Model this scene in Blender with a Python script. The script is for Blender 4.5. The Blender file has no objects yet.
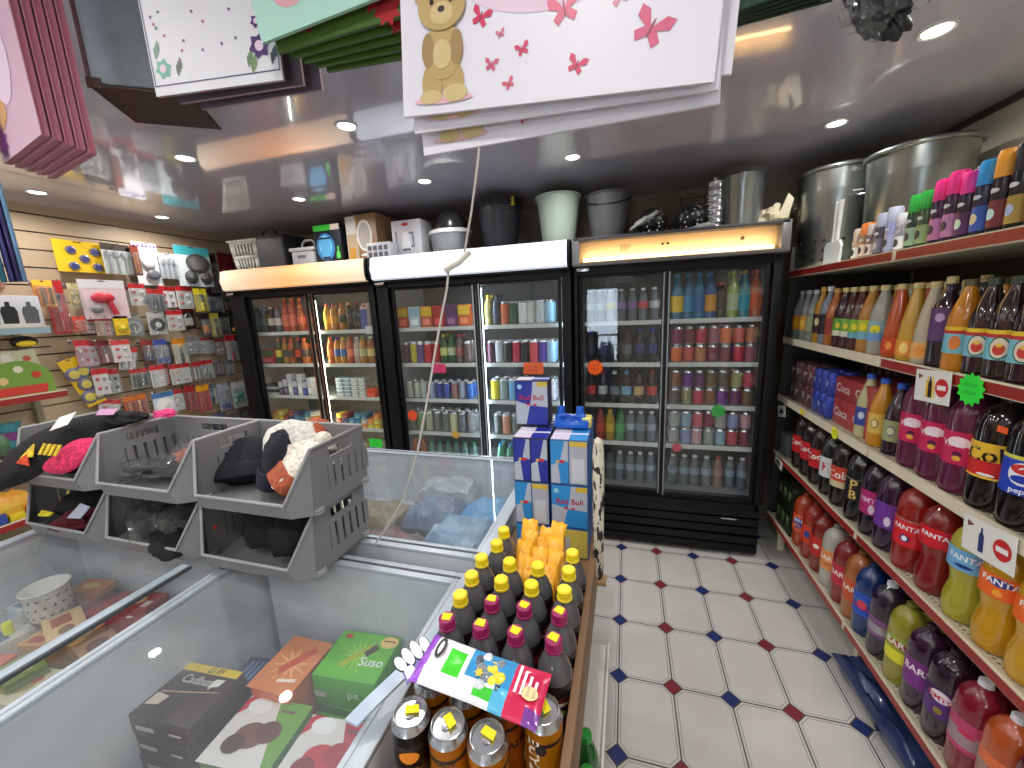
import bpy, bmesh, math, random
from mathutils import Vector, Matrix, Euler, noise
random.seed(7)
PI = math.pi
SC = bpy.context.scene
COL = SC.collection

# ---------------------------------------------------------------- camera, world, exposure
YAW, PITCH, ROLL, FPX = .288872553, .19178255, -.0441192897, 389.49
CAMZ = 1.65
def cam_axes():
    cy, sy, cp, sp = math.cos(YAW), math.sin(YAW), math.cos(PITCH), math.sin(PITCH)
    F = Vector((-sy*cp, cy*cp, -sp)); R0 = Vector((cy, sy, 0)); U0 = R0.cross(F)
    return R0*math.cos(ROLL)+U0*math.sin(ROLL), U0*math.cos(ROLL)-R0*math.sin(ROLL), F
cR, cU, cF = cam_axes()
cam = bpy.data.cameras.new('camera'); camo = bpy.data.objects.new('camera', cam); COL.objects.link(camo)
camo.matrix_world = Matrix(((cR.x, cU.x, -cF.x, 0), (cR.y, cU.y, -cF.y, 0), (cR.z, cU.z, -cF.z, CAMZ), (0, 0, 0, 1)))
cam.sensor_width = 36; cam.lens = FPX*36/1024; cam.clip_start = .02; cam.clip_end = 60
SC.camera = camo
w = bpy.data.worlds.new('daylight'); SC.world = w; w.use_nodes = True
bg = w.node_tree.nodes['Background']; bg.inputs[0].default_value = (.75, .86, 1, 1); bg.inputs[1].default_value = 9.0
SC.view_settings.view_transform = 'Standard'; SC.view_settings.look = 'None'
SC.view_settings.gamma = 1; SC.view_settings.exposure = 0.0; SC.view_settings.use_curve_mapping = False
DOWNLIGHT_W = 4.6

def lin(c):
    return tuple((v/255/12.92) if v/255 <= .04045 else ((v/255+.055)/1.055)**2.4 for v in c)+(1,)

# ---------------------------------------------------------------- materials
MATS = {}
def M(c, r=.5, m=0, e=0, coat=0, tr=0):
    """plain material: sRGB colour, roughness, metallic, emission, coat, see-through share"""
    k = (c, r, m, e, coat, tr)
    if k in MATS: return MATS[k]
    a = bpy.data.materials.new('surface_%d' % len(MATS)); a.use_nodes = True
    nt = a.node_tree; b = nt.nodes['Principled BSDF']
    b.inputs['Base Color'].default_value = lin(c); b.inputs['Roughness'].default_value = r; b.inputs['Metallic'].default_value = m
    if coat: b.inputs['Coat Weight'].default_value = coat; b.inputs['Coat Roughness'].default_value = .06
    if e: b.inputs['Emission Color'].default_value = lin(c); b.inputs['Emission Strength'].default_value = e
    if tr:
        t = nt.nodes.new('ShaderNodeBsdfTransparent'); t.inputs[0].default_value = (.92, .95, .95, 1)
        x = nt.nodes.new('ShaderNodeMixShader'); x.inputs[0].default_value = tr
        nt.links.new(b.outputs[0], x.inputs[1]); nt.links.new(t.outputs[0], x.inputs[2])
        nt.links.new(x.outputs[0], nt.nodes['Material Output'].inputs[0])
    MATS[k] = a
    return a
def liquid(c):  return M(tuple(int(v*.84) for v in c), .10, 0, 0, 0.6)
def plastic(c): return M(c, .38)
def card(c):    return M(c, .42)
def paper(c):   return M(c, .75)
def foil(c):    return M(c, .28, .35)
CL_ = {}
def cloth(c):
    if c not in CL_: CL_[c] = noisy('knitted_cloth', tuple(int(v*.8) for v in c), tuple(min(255, int(v*1.12)+3) for v in c), 90, .95, 1.0)
    return CL_[c]

def nodes_mat(name):
    a = bpy.data.materials.new(name); a.use_nodes = True
    return a, a.node_tree, a.node_tree.nodes['Principled BSDF']
class NX:
    """tiny expression helper for shader maths"""
    def __init__(s, nt): s.nt = nt
    def m(s, op, a, b=None, c=None):
        n = s.nt.nodes.new('ShaderNodeMath'); n.operation = op
        for i, v in enumerate((a, b, c)):
            if v is None: continue
            if isinstance(v, (int, float)): n.inputs[i].default_value = v
            else: s.nt.links.new(v, n.inputs[i])
        return n.outputs[0]
    def mix(s, f, a, b):
        n = s.nt.nodes.new('ShaderNodeMix'); n.data_type = 'RGBA'
        for i, v in ((0, f), (6, a), (7, b)):
            if isinstance(v, (int, float, tuple)): n.inputs[i].default_value = v
            else: s.nt.links.new(v, n.inputs[i])
        return n.outputs[2]
    def noise(s, vec, sc, det=3):
        n = s.nt.nodes.new('ShaderNodeTexNoise'); n.inputs['Scale'].default_value = sc; n.inputs['Detail'].default_value = det
        s.nt.links.new(vec, n.inputs['Vector']); return n.outputs[0]

def floor_material():
    a, nt, b = nodes_mat('patterned_floor_tiles'); X = NX(nt)
    g = nt.nodes.new('ShaderNodeNewGeometry'); sp = nt.nodes.new('ShaderNodeSeparateXYZ'); nt.links.new(g.outputs['Position'], sp.inputs[0])
    TX, TY, DD = .2270, .3290, .039
    u = X.m('DIVIDE', X.m('ADD', sp.outputs[0], .013), TX); v = X.m('DIVIDE', X.m('SUBTRACT', sp.outputs[1], 2.522), TY)
    ru = X.m('ROUND', u); rv = X.m('ROUND', v)
    fu = X.m('MULTIPLY', X.m('ABSOLUTE', X.m('SUBTRACT', u, ru)), TX); fv = X.m('MULTIPLY', X.m('ABSOLUTE', X.m('SUBTRACT', v, rv)), TY)
    s = X.m('ADD', fu, fv)
    dia = X.m('LESS_THAN', s, DD)
    par = X.m('GREATER_THAN', X.m('ABSOLUTE', X.m('MODULO', ru, 2)), .5)
    dcol = X.mix(par, lin((38, 52, 104)), lin((122, 48, 56)))
    cd = X.m('MULTIPLY', X.m('SUBTRACT', s, DD), .707)
    dmin = X.m('MINIMUM', X.m('MINIMUM', fu, fv), X.m('ABSOLUTE', cd))
    inset = X.m('MINIMUM', X.m('MINIMUM', fu, fv), cd)
    ring = X.m('MULTIPLY', X.m('GREATER_THAN', inset, .0100), X.m('LESS_THAN', inset, .0130))
    grout = X.m('MAXIMUM', X.m('MULTIPLY', X.m('SUBTRACT', 1, dia), X.m('LESS_THAN', X.m('MINIMUM', fu, fv), .0027)),
                X.m('LESS_THAN', X.m('ABSOLUTE', cd), .0027))
    n1 = X.noise(g.outputs['Position'], 5, 6); n2 = X.noise(g.outputs['Position'], 60, 2)
    base = X.mix(X.m('MULTIPLY_ADD', n1, .9, X.m('MULTIPLY', n2, .15)), lin((180, 177, 172)), lin((206, 204, 199)))
    base = X.mix(ring, base, lin((142, 140, 140)))
    c = X.mix(dia, base, dcol)
    c = X.mix(grout, c, lin((66, 54, 48)))
    nt.links.new(c, b.inputs['Base Color'])
    nt.links.new(X.m('MULTIPLY_ADD', grout, .4, .22), b.inputs['Roughness'])
    bp = nt.nodes.new('ShaderNodeBump'); bp.inputs['Strength'].default_value = .25; bp.inputs['Distance'].default_value = .002
    nt.links.new(X.m('SUBTRACT', 1, grout), bp.inputs['Height']); nt.links.new(bp.outputs[0], b.inputs['Normal'])
    return a
def noisy(name, c1, c2, sc, rough, bump=0, stretch=(1, 1, 1), metal=0):
    a, nt, b = nodes_mat(name); X = NX(nt)
    g = nt.nodes.new('ShaderNodeTexCoord'); mp = nt.nodes.new('ShaderNodeMapping'); mp.inputs['Scale'].default_value = stretch
    nt.links.new(g.outputs['Object'], mp.inputs[0])
    n = X.noise(mp.outputs[0], sc, 5)
    f = X.m('MULTIPLY_ADD', n, 2.2, -.6); 
    nt.links.new(X.mix(f, lin(c1), lin(c2)), b.inputs['Base Color']); b.inputs['Roughness'].default_value = rough; b.inputs['Metallic'].default_value = metal
    if bump:
        bp = nt.nodes.new('ShaderNodeBump'); bp.inputs['Strength'].default_value = bump; bp.inputs['Distance'].default_value = .004
        nt.links.new(n, bp.inputs['Height']); nt.links.new(bp.outputs[0], b.inputs['Normal'])
    return a
def glass(name, tint=(1, 1, 1, 1), haze=0.0, gloss=.04, rough=.02, hazecol=(200, 210, 215)):
    """thin clear sheet: lets light straight through, mirrors at grazing angles, with a little haze of dirt"""
    a = bpy.data.materials.new(name); a.use_nodes = True; nt = a.node_tree; nt.nodes.clear()
    o = nt.nodes.new('ShaderNodeOutputMaterial'); t = nt.nodes.new('ShaderNodeBsdfTransparent'); t.inputs[0].default_value = tint
    gl = nt.nodes.new('ShaderNodeBsdfGlossy'); gl.inputs['Roughness'].default_value = rough
    ge = nt.nodes.new('ShaderNodeNewGeometry'); dt = nt.nodes.new('ShaderNodeVectorMath'); dt.operation = 'DOT_PRODUCT'
    nt.links.new(ge.outputs['Normal'], dt.inputs[0]); nt.links.new(ge.outputs['Incoming'], dt.inputs[1])
    x = nt.nodes.new('ShaderNodeMixShader'); X = NX(nt)
    nt.links.new(X.m('MULTIPLY_ADD', X.m('POWER', X.m('SUBTRACT', 1, X.m('ABSOLUTE', dt.outputs['Value'])), 5), .9, gloss), x.inputs[0])
    src = t.outputs[0]
    if haze:
        d = nt.nodes.new('ShaderNodeBsdfDiffuse'); d.inputs[0].default_value = lin(hazecol)
        tc = nt.nodes.new('ShaderNodeTexCoord')
        y = nt.nodes.new('ShaderNodeMixShader'); nt.links.new(X.m('MULTIPLY', X.noise(tc.outputs['Object'], 3, 4), haze*2), y.inputs[0])
        nt.links.new(src, y.inputs[1]); nt.links.new(d.outputs[0], y.inputs[2]); src = y.outputs[0]
    nt.links.new(src, x.inputs[1]); nt.links.new(gl.outputs[0], x.inputs[2]); nt.links.new(x.outputs[0], o.inputs[0])
    return a
DOOR_GLASS = glass('cooler_door_glass', (.95, .97, .97, 1), .012, .045)
LID_GLASS = glass('freezer_lid_glass', (.95, .97, .98, 1), .07, .02, .02, (196, 204, 210))
WRAP = glass('clear_film', (.97, .97, .97, 1), .05, .05, .1)

# ---------------------------------------------------------------- mesh building
class MB:
    def __init__(s): s.v = []; s.f = []; s.fm = []; s.mats = []
    def mi(s, m):
        if m not in s.mats: s.mats.append(m)
        return s.mats.index(m)
    def add(s, vs, fs, m, T=None):
        o = len(s.v); k = s.mi(m)
        s.v += [tuple(T @ Vector(p)) for p in vs] if T else [tuple(p) for p in vs]
        s.f += [tuple(i+o for i in f) for f in fs]; s.fm += [k]*len(fs)
        return s
    def box(s, x0, x1, y0, y1, z0, z1, m, r=0, T=None):
        if r:
            vs, fs = rbox(round(x1-x0, 5), round(y1-y0, 5), round(z1-z0, 5), r)
            c = Vector(((x0+x1)/2, (y0+y1)/2, (z0+z1)/2))
            return s.add([Vector(p)+c for p in vs], fs, m, T)
        vs = [(x, y, z) for x in (x0, x1) for y in (y0, y1) for z in (z0, z1)]
        fs = [(0, 1, 3, 2), (4, 6, 7, 5), (0, 4, 5, 1), (2, 3, 7, 6), (0, 2, 6, 4), (1, 5, 7, 3)]
        return s.add(vs, fs, m, T)
    def lathe(s, prof, m, seg=20, c=(0, 0, 0), T=None, capt=True, capb=True, sx=1, sy=1):
        vs = []; fs = []
        for r, z in prof:
            for i in range(seg):
                a = 2*PI*i/seg; vs.append((c[0]+r*sx*math.cos(a), c[1]+r*sy*math.sin(a), c[2]+z))
        for j in range(len(prof)-1):
            for i in range(seg):
                i2 = (i+1) % seg; fs.append((j*seg+i, j*seg+i2, (j+1)*seg+i2, (j+1)*seg+i))
        if capb: fs.append(tuple(range(seg-1, -1, -1)))
        if capt: fs.append(tuple((len(prof)-1)*seg+i for i in range(seg)))
        return s.add(vs, fs, m, T)
    def tube(s, pts, r, m, seg=8, T=None, closed=False):
        pts = [Vector(p) for p in pts]; n = len(pts); vs = []; fs = []
        rr = r if isinstance(r, (list, tuple)) else [r]*n
        up = None
        for i, p in enumerate(pts):
            if closed: d = pts[(i+1) % n]-pts[i-1]
            else: d = pts[min(i+1, n-1)]-pts[max(i-1, 0)]
            d.normalize()
            if up is None:
                up = Vector((0, 0, 1)) if abs(d.z) < .9 else Vector((1, 0, 0))
            a = d.cross(up).normalized(); b = a.cross(d).normalized(); up = b
            for k in range(seg):
                t = 2*PI*k/seg; vs.append(p+a*rr[i]*math.cos(t)+b*rr[i]*math.sin(t))
        m_ = n if closed else n-1
        for i in range(m_):
            for k in range(seg):
                k2 = (k+1) % seg; j = (i+1) % n
                fs.append((i*seg+k, i*seg+k2, j*seg+k2, j*seg+k))
        if not closed: fs += [tuple(range(seg-1, -1, -1)), tuple((n-1)*seg+k for k in range(seg))]
        return s.add(vs, fs, m, T)
    def prism(s, poly, t0, t1, m, plane='xz', T=None):
        """polygon in a plane ('xz': extruded along y, 'yz': along x, 'xy': along z)"""
        def P(a, b, t): return {'xz': (a, t, b), 'yz': (t, a, b), 'xy': (a, b, t)}[plane]
        n = len(poly); vs = [P(a, b, t0) for a, b in poly]+[P(a, b, t1) for a, b in poly]
        fs = [tuple(range(n)), tuple(range(2*n-1, n-1, -1))]+[(i, i+n, (i+1) % n+n, (i+1) % n) for i in range(n)]
        return s.add(vs, fs, m, T)
    def ball(s, c, r, m, seg=12, T=None):
        rx, ry, rz = r if isinstance(r, (tuple, list)) else (r, r, r)
        h = max(4, seg//2); prof = [(max(.02, math.sin(PI*(i+.0)/h)), -math.cos(PI*i/h)) for i in range(h+1)]
        vs = []; fs = []
        for q, z in prof:
            for i in range(seg):
                a = 2*PI*i/seg; vs.append((c[0]+rx*q*math.cos(a), c[1]+ry*q*math.sin(a), c[2]+rz*z))
        for j in range(h):
            for i in range(seg):
                i2 = (i+1) % seg; fs.append((j*seg+i, j*seg+i2, (j+1)*seg+i2, (j+1)*seg+i))
        fs += [tuple(range(seg-1, -1, -1)), tuple(h*seg+i for i in range(seg))]
        return s.add(vs, fs, m, T)
    def flat(s, poly, m, T):
        """polygon (u,v) laid on the plane of T (local x right, z up, facing -y)"""
        vs = [(u, 0, v) for u, v in poly]; return s.add(vs, [tuple(range(len(poly)))], m, T)
    def text(s, t, size, m, T=None, wrap=None, c=(0, 0), bold=.012, sx=1, rot=0):
        vs, fs = text_geo(t, bold); out = []
        cr, sr = math.cos(rot), math.sin(rot)
        for x, y in vs:
            x, y = x*size*sx, y*size; x, y = x*cr-y*sr+c[0], x*sr+y*cr+c[1]
            if wrap: a = x/wrap; out.append((wrap*math.sin(a), -wrap*math.cos(a), y))
            else: out.append((x, 0, y))
        return s.add(out, fs, m, T)
    def wrapdisc(s, r, m, c, rx, rz, n=14):
        """ellipse wrapped round a cylinder of radius r, centred on its front"""
        vs = []
        for k in (0, .5, 1):
            for i in range(n):
                a = 2*PI*i/n; u = c[0]+rx*k*math.cos(a); z = c[1]+rz*k*math.sin(a); vs.append((r*math.sin(u/r), -r*math.cos(u/r), z))
        fs = [(n+i, n+(i+1) % n, 2*n+(i+1) % n, 2*n+i) for i in range(n)]+[tuple(range(n, 2*n))]
        return s.add(vs, fs, m)
    def mesh(s, name, smooth=True):
        me = bpy.data.meshes.new(name); me.from_pydata(s.v, [], s.f)
        for m in s.mats: me.materials.append(m)
        me.polygons.foreach_set('material_index', s.fm)
        if smooth:
            me.polygons.foreach_set('use_smooth', [True]*len(s.f)); me.set_sharp_from_angle(angle=math.radians(38))
        me.update(); return me
    def build(s, name, parent=None, smooth=True):
        o = bpy.data.objects.new(name, s.mesh(name, smooth)); COL.objects.link(o)
        if parent: o.parent = parent
        return o
_rb = {}
def rbox(x, y, z, r):
    k = (x, y, z, r)
    if k not in _rb:
        bm = bmesh.new(); bmesh.ops.create_cube(bm, size=1)
        for v in bm.verts: v.co = Vector((v.co.x*x, v.co.y*y, v.co.z*z))
        r = min(r, .48*min(x, y, z))
        bmesh.ops.bevel(bm, geom=bm.edges[:], offset=r, segments=2, affect='EDGES', profile=.6)
        bm.verts.index_update()
        _rb[k] = ([tuple(v.co) for v in bm.verts], [tuple(v.index for v in f.verts) for f in bm.faces]); bm.free()
    return _rb[k]
_tx = {}
def text_geo(t, bold):
    k = (t, bold)
    if k not in _tx:
        c = bpy.data.curves.new('lettering', 'FONT'); c.body = t; c.align_x = 'CENTER'; c.align_y = 'CENTER'; c.resolution_u = 2; c.offset = bold; c.size = 1
        o = bpy.data.objects.new('lettering', c); COL.objects.link(o); bpy.context.view_layer.update()
        me = bpy.data.meshes.new_from_object(o.evaluated_get(bpy.context.evaluated_depsgraph_get()))
        _tx[k] = ([(v.co.x, v.co.y) for v in me.vertices], [tuple(p.vertices) for p in me.polygons])
        bpy.data.objects.remove(o); bpy.data.curves.remove(c); bpy.data.meshes.remove(me)
    return _tx[k]
def TR(loc=(0, 0, 0), rz=0, rx=0, ry=0, s=1):
    return Matrix.Translation(loc) @ Euler((rx, ry, rz), 'XYZ').to_matrix().to_4x4() @ Matrix.Scale(s, 4)
def tag(o, label, cat, group=None, kind=None):
    o['label'] = label; o['category'] = cat
    if group: o['group'] = group
    if kind: o['kind'] = kind
    return o
def thing(name, label, cat, loc=(0, 0, 0), rz=0, group=None, rx=0, ry=0):
    o = bpy.data.objects.new(name, None); COL.objects.link(o); o.empty_display_size = .02
    o.location = loc; o.rotation_euler = (rx, ry, rz); return tag(o, label, cat, group)
def struct(name, mb, smooth=False):
    o = mb.build(name, None, smooth); o['kind'] = 'structure'; return o
def copy_tree(o, parent=None):
    c = o.copy(); COL.objects.link(c)
    if parent: c.parent = parent
    for ch in list(o.children): copy_tree(ch, c)
    return c
ORD = ['', 'first', 'second', 'third', 'fourth', 'fifth', 'sixth', 'seventh', 'eighth', 'ninth', 'tenth', 'eleventh', 'twelfth', 'thirteenth', 'fourteenth', 'fifteenth', 'sixteenth', 'seventeenth', 'eighteenth', 'nineteenth', 'twentieth']
def star(n, r1, r0): return [((r1 if i % 2 == 0 else r0)*math.cos(PI*i/n+.2), (r1 if i % 2 == 0 else r0)*math.sin(PI*i/n+.2)) for i in range(2*n)]
def oval(rx, ry, n=14, cx=0, cy=0): return [(cx+rx*math.cos(2*PI*i/n), cy+ry*math.sin(2*PI*i/n)) for i in range(n)]
def rect(x0, x1, z0, z1): return [(x0, z0), (x1, z0), (x1, z1), (x0, z1)]

# ---------------------------------------------------------------- room
X0, X1, Y0, Y1, H = -3.70, 1.56, -2.9, 3.32, 2.44
m = MB(); m.box(X0-.1, X1+.1, Y0-.1, Y1+.1, -.08, 0, floor_material()); struct('floor', m)
ca, cnt, cb = nodes_mat('glossy_ceiling_panels')
cb.inputs['Base Color'].default_value = lin((186, 184, 200)); cb.inputs['Roughness'].default_value = .13; cb.inputs['Coat Weight'].default_value = 1; cb.inputs['Coat Roughness'].default_value = .04
m = MB(); m.box(X0-.1, X1+.1, Y0-.1, Y1+.1, H, H+.08, ca); struct('ceiling', m)
wallm = noisy('painted_wall', (150, 134, 116), (172, 156, 136), 2.5, .8, .1)
m = MB(); m.box(X0-.1, X1+.1, Y1, Y1+.1, 0, H, wallm); struct('wall_back', m)
m = MB(); m.box(X1, X1+.1, Y0-.1, Y1, 0, H, noisy('cream_wall', (196, 190, 172), (210, 204, 188), 2.5, .7, .1)); struct('wall_right', m)
# left wall clad with grooved boards
slat = M((190, 168, 140), .45); groove = M((58, 34, 24), .7)
m = MB(); m.box(X0-.1, X0, Y0, Y1, 0, H, groove)
z = 2.375
m.box(X0, X0+.018, Y0, Y1, z+.009, H, slat)
while z > .2:
    m.box(X0, X0+.018, Y0, Y1, z-.103, z, slat); z -= .112
struct('wall_left', m)
# shopfront wall behind the camera with a glazed opening
m = MB(); A, B_, C_, D_ = -.82, -.12, .25, 2.0
fw = M((190, 182, 168), .8)
m.box(X0-.1, A, Y0-.1, Y0, 0, H, fw); m.box(B_, X1+.1, Y0-.1, Y0, 0, H, fw); m.box(A, B_, Y0-.1, Y0, 0, C_, fw); m.box(A, B_, Y0-.1, Y0, D_, H, fw)
struct('wall_front', m)
m = MB(); fm = M((60, 62, 66), .4)
for a, b, c, d in ((A, A+.05, C_, D_), (B_-.05, B_, C_, D_), (A, B_, C_, C_+.05), (A, B_, D_-.05, D_), (A, B_, 1.02, 1.05)): m.box(a, b, Y0-.09, Y0-.02, c, d, fm)
m.box(A+.02, B_-.02, Y0-.06, Y0-.054, C_+.02, D_-.02, DOOR_GLASS)
struct('window_1', m)
# thin coving where ceiling meets the right wall
m = MB(); m.box(X1-.012, X1, Y0, Y1, H-.03, H, M((70, 62, 60), .5)); struct('trim_1', m)

# ---------------------------------------------------------------- recessed ceiling lights
bez = M((225, 225, 228), .3, .4); lens = M((255, 250, 240), .3, 0, 9.0)
def downlight(x, y, label):
    t = thing('ceiling_light', label, 'light', (x, y, H), 0, 'recessed ceiling spotlights')
    b = MB(); b.lathe([(.034, -.0015), (.043, -.006), (.047, -.004), (.047, 0)], bez, 20, capt=False, capb=False); b.build('bezel', t)
    b = MB(); b.lathe([(.0345, -.0035), (.0345, 0)], lens, 20); b.build('lens', t)
    l = bpy.data.lights.new('spot_glow', 'AREA'); l.shape = 'DISK'; l.size = .068; l.energy = DOWNLIGHT_W; l.color = (1, .97, .93)
    l.spread = math.radians(165)
    lo = bpy.data.objects.new('lamp_glow', l); COL.objects.link(lo); lo.parent = t; lo.location = (0, 0, -.008)
seen = [(-3.33, 1.6, 'above the hanging packets at far left'), (-3.37, 2.28, 'near the top of the slatted wall corner'), (-2.08, 1.565, 'above the stacked grey bins'),
        (-2.14, 2.33, 'in front of the lantern box'), (-1.15, 1.575, 'beside the reflected white header'), (-1.2, 2.346, 'above the kettle box'),
        (-.29, 2.315, 'below the bear gift bag'), (.94, 2.39, 'in front of the large metal bins'), (.915, 1.716, 'at top right near the black wrapped item')]
for x, y, s in seen: downlight(x, y, 'small round recessed ceiling spotlight '+s)
for x in (-3.3, -2.1, -1.15, -.1, .92):
    for y in (.75, -.15, -1.1, -2.1):
        downlight(x, y, 'small round recessed ceiling spotlight over the counter side, out of view')
# ---------------------------------------------------------------- drinks
SILVER = M((200, 202, 206), .22, .9); BLACKP = plastic((18, 18, 22)); WHITE = card((236, 236, 234)); RED = card((196, 24, 30))
KIND = {  # body profile, cap (z0, r, h), label band (z0, z1, r)
 'pet2':  ([(.036, 0), (.047, .004), (.052, .018), (.052, .10), (.051, .14), (.0525, .18), (.0525, .22), (.0505, .245), (.0445, .268), (.033, .287), (.0195, .298), (.0135, .303), (.0135, .311)], (.304, .0155, .017), (.095, .195, .0528)),
 'waist': ([(.034, 0), (.045, .005), (.05, .02), (.05, .07), (.041, .115), (.043, .14), (.0505, .18), (.052, .225), (.049, .252), (.041, .273), (.03, .289), (.018, .299), (.0135, .304), (.0135, .311)], (.304, .0155, .017), (.168, .232, .0525)),
 'ridge': ([(.034, 0), (.042, .006), (.044, .02), (.041, .045), (.044, .07), (.041, .095), (.044, .12), (.044, .2), (.04, .225), (.028, .25), (.014, .268), (.0135, .285)], (.28, .015, .017), (.12, .2, .0448)),
 'juice': ([(.034, 0), (.038, .004), (.0385, .02), (.0385, .14), (.037, .165), (.028, .2), (.018, .232), (.0135, .25), (.0135, .262)], (.254, .0155, .02), (.055, .135, .0392)),
 'cone':  ([(.034, 0), (.038, .004), (.039, .03), (.038, .08), (.034, .13), (.026, .185), (.018, .228), (.0135, .25), (.0135, .262)], (.254, .0155, .02), (.02, .075, .0398)),
 'tall':  ([(.032, 0), (.036, .004), (.036, .17), (.031, .2), (.018, .232), (.012, .25), (.012, .272)], (.264, .014, .022), (.05, .15, .0367)),
 'pet5':  ([(.022, 0), (.029, .003), (.0325, .012), (.0325, .07), (.031, .085), (.0325, .1), (.0325, .14), (.029, .165), (.019, .19), (.0125, .2), (.0125, .21)], (.204, .0145, .019), (.065, .125, .0332)),
 'water': ([(.024, 0), (.03, .003), (.031, .012), (.028, .06), (.031, .09), (.031, .13), (.026, .165), (.015, .19), (.0125, .2), (.0125, .205)], (.2, .0145, .014), (.085, .13, .0316)),
 'can':   ([(.024, 0), (.031, .006), (.033, .012), (.033, .102), (.0265, .114), (.0265, .116)], None, (.012, .102, .0332)),
 'can5':  ([(.024, 0), (.031, .006), (.033, .012), (.033, .154), (.0275, .167), (.0275, .168)], None, (.012, .154, .0332)),
 'slim':  ([(.02, 0), (.025, .005), (.0265, .01), (.0265, .125), (.0235, .134), (.0235, .135)], None, (.01, .125, .0267)),
 'sport': ([(.024, 0), (.031, .003), (.035, .012), (.035, .07), (.0335, .085), (.035, .1), (.035, .15), (.031, .172), (.021, .194), (.014, .203), (.014, .212)], (.205, .0165, .025), (.065, .13, .0357)),
 'carton':(None, (.205, .013, .014), None),
}
def band(mb, k, bands, seg):
    z0, z1, r = KIND[k][2]
    for f0, f1, c in bands:
        a, b = z0+(z1-z0)*f0, z0+(z1-z0)*f1
        mb.lathe([(r, a), (r, b)], card(c), seg, capt=False, capb=False)
def emblem(mb, k, embs):
    z0, z1, r = KIND[k][2]; r += .0005; hh = z1-z0
    for i, e in enumerate(embs):
        rr = r+.0002*i
        if e[0] == 't':   # text, colour, size, z fraction, [rotation]
            mb.text(e[1], e[3], card(e[2]), None, rr, (0, z0+hh*e[4]), .02, e[6] if len(e) > 6 else 1, e[5] if len(e) > 5 else 0)
        elif e[0] == 'd': # disc, colour, rx, rz, z fraction, [x]
            mb.wrapdisc(rr, card(e[1]), ((e[5] if len(e) > 5 else 0), z0+hh*e[4]), e[2], e[3])
DR = {}
def drink(kind, liq, cap=None, bands=(), embs=(), seg=18, neck=None):
    """returns (first, key): a fresh Empty with body, cap or lid, and label; later calls copy it"""
    key = (kind, liq, cap, tuple(bands), tuple(embs), seg, neck)
    if key in DR: return copy_tree(DR[key])
    prof, cp, lb = KIND[kind]
    isc = kind in ('can', 'can5', 'slim')
    t = bpy.data.objects.new('drink_can' if isc else 'juice_carton' if kind == 'carton' else 'drink_bottle', None); COL.objects.link(t); t.empty_display_size = .02
    b = MB()
    if kind == 'carton':
        b.box(-.035, .035, -.035, .035, 0, .165, card(liq), .003)
        b.prism([(-.035, .165), (.035, .165), (.004, .2), (-.004, .2)], -.034, .034, card(liq), 'yz'); b.box(-.034, .034, -.003, .003, .198, .212, card(liq))
        for f0, f1, c in bands: b.box(-.0345, .0345, -.0358, -.0345, .165*f0, .165*f1, card(c))
        b.build('body', t)
        b = MB(); b.lathe([(.012, .18), (.012, .195), (.009, .2)], plastic(cap or (240, 240, 240)), 12, (0, -.02, -.002)); b.build('cap', t)
    elif isc:
        b.lathe(prof[:4], SILVER, seg, capt=False); b.lathe(prof[3:], SILVER, seg, capt=False, capb=False)
        z0, z1, r = lb; b.lathe([(r-.0002, z0), (r-.0002, z1)], foil(liq), seg, capt=False, capb=False)
        band(b, kind, bands, seg); emblem(b, kind, embs); b.build('body', t)
        R, top = prof[-1]
        b = MB(); b.lathe([(.02 if R > .025 else .018, top-.004), (R-.003, top-.004), (R-.001, top+.0015), (R+.0006, top+.001), (R, top-.001)], SILVER, seg, capt=False, capb=False)
        b.lathe([(.0005, top-.0035), (R-.004, top-.0035)], SILVER, seg, capt=False, capb=False)
        b.build('lid', t)
        b = MB(); b.add([(x, y, top-.002+(.0015 if y > 0 else 0)) for x, y in oval(.007, .011, 12)], [tuple(range(12))], SILVER)
        b.box(-.006, .006, -.009, .009, top-.003, top-.0015, SILVER, .0008); b.build('ring_pull', t)
    else:
        if neck:   # clear upper body over the fill line
            fz = prof[-1][1]*.72; lo = [p for p in prof if p[1] < fz]; hi = [p for p in prof if p[1] >= fz]; j = prof.index(hi[0]); a, c = prof[j-1], prof[j]
            q = (a[0]+(c[0]-a[0])*(fz-a[1])/(c[1]-a[1]), fz)
            b.lathe(lo+[q], liquid(liq), seg, capt=False); b.lathe([q]+hi, liquid(neck), seg, capb=False)
        else: b.lathe(prof, liquid(liq), seg)
        b.build('body', t)
        z, r, h = cp; b = MB(); cm = plastic(cap or (230, 230, 230))
        n = 24; pr = [(r, z), (r, z+h*.85), (r*.86, z+h)]
        b.lathe([(r*1.06, z), (r*1.06, z+h*.18)]+[(r, z+h*.2), (r, z+h*.88), (r*.84, z+h)], cm, n); b.build('cap', t)
        if bands:
            b = MB(); band(b, kind, bands, seg); emblem(b, kind, embs); b.build('label', t)
    DR[key] = t
    return t
def put(o, x, y, z, rz, label, cat, group=None):
    o.location = (x, y, z); o.rotation_euler = (0, 0, rz); tag(o, label, cat, group); return o

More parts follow.
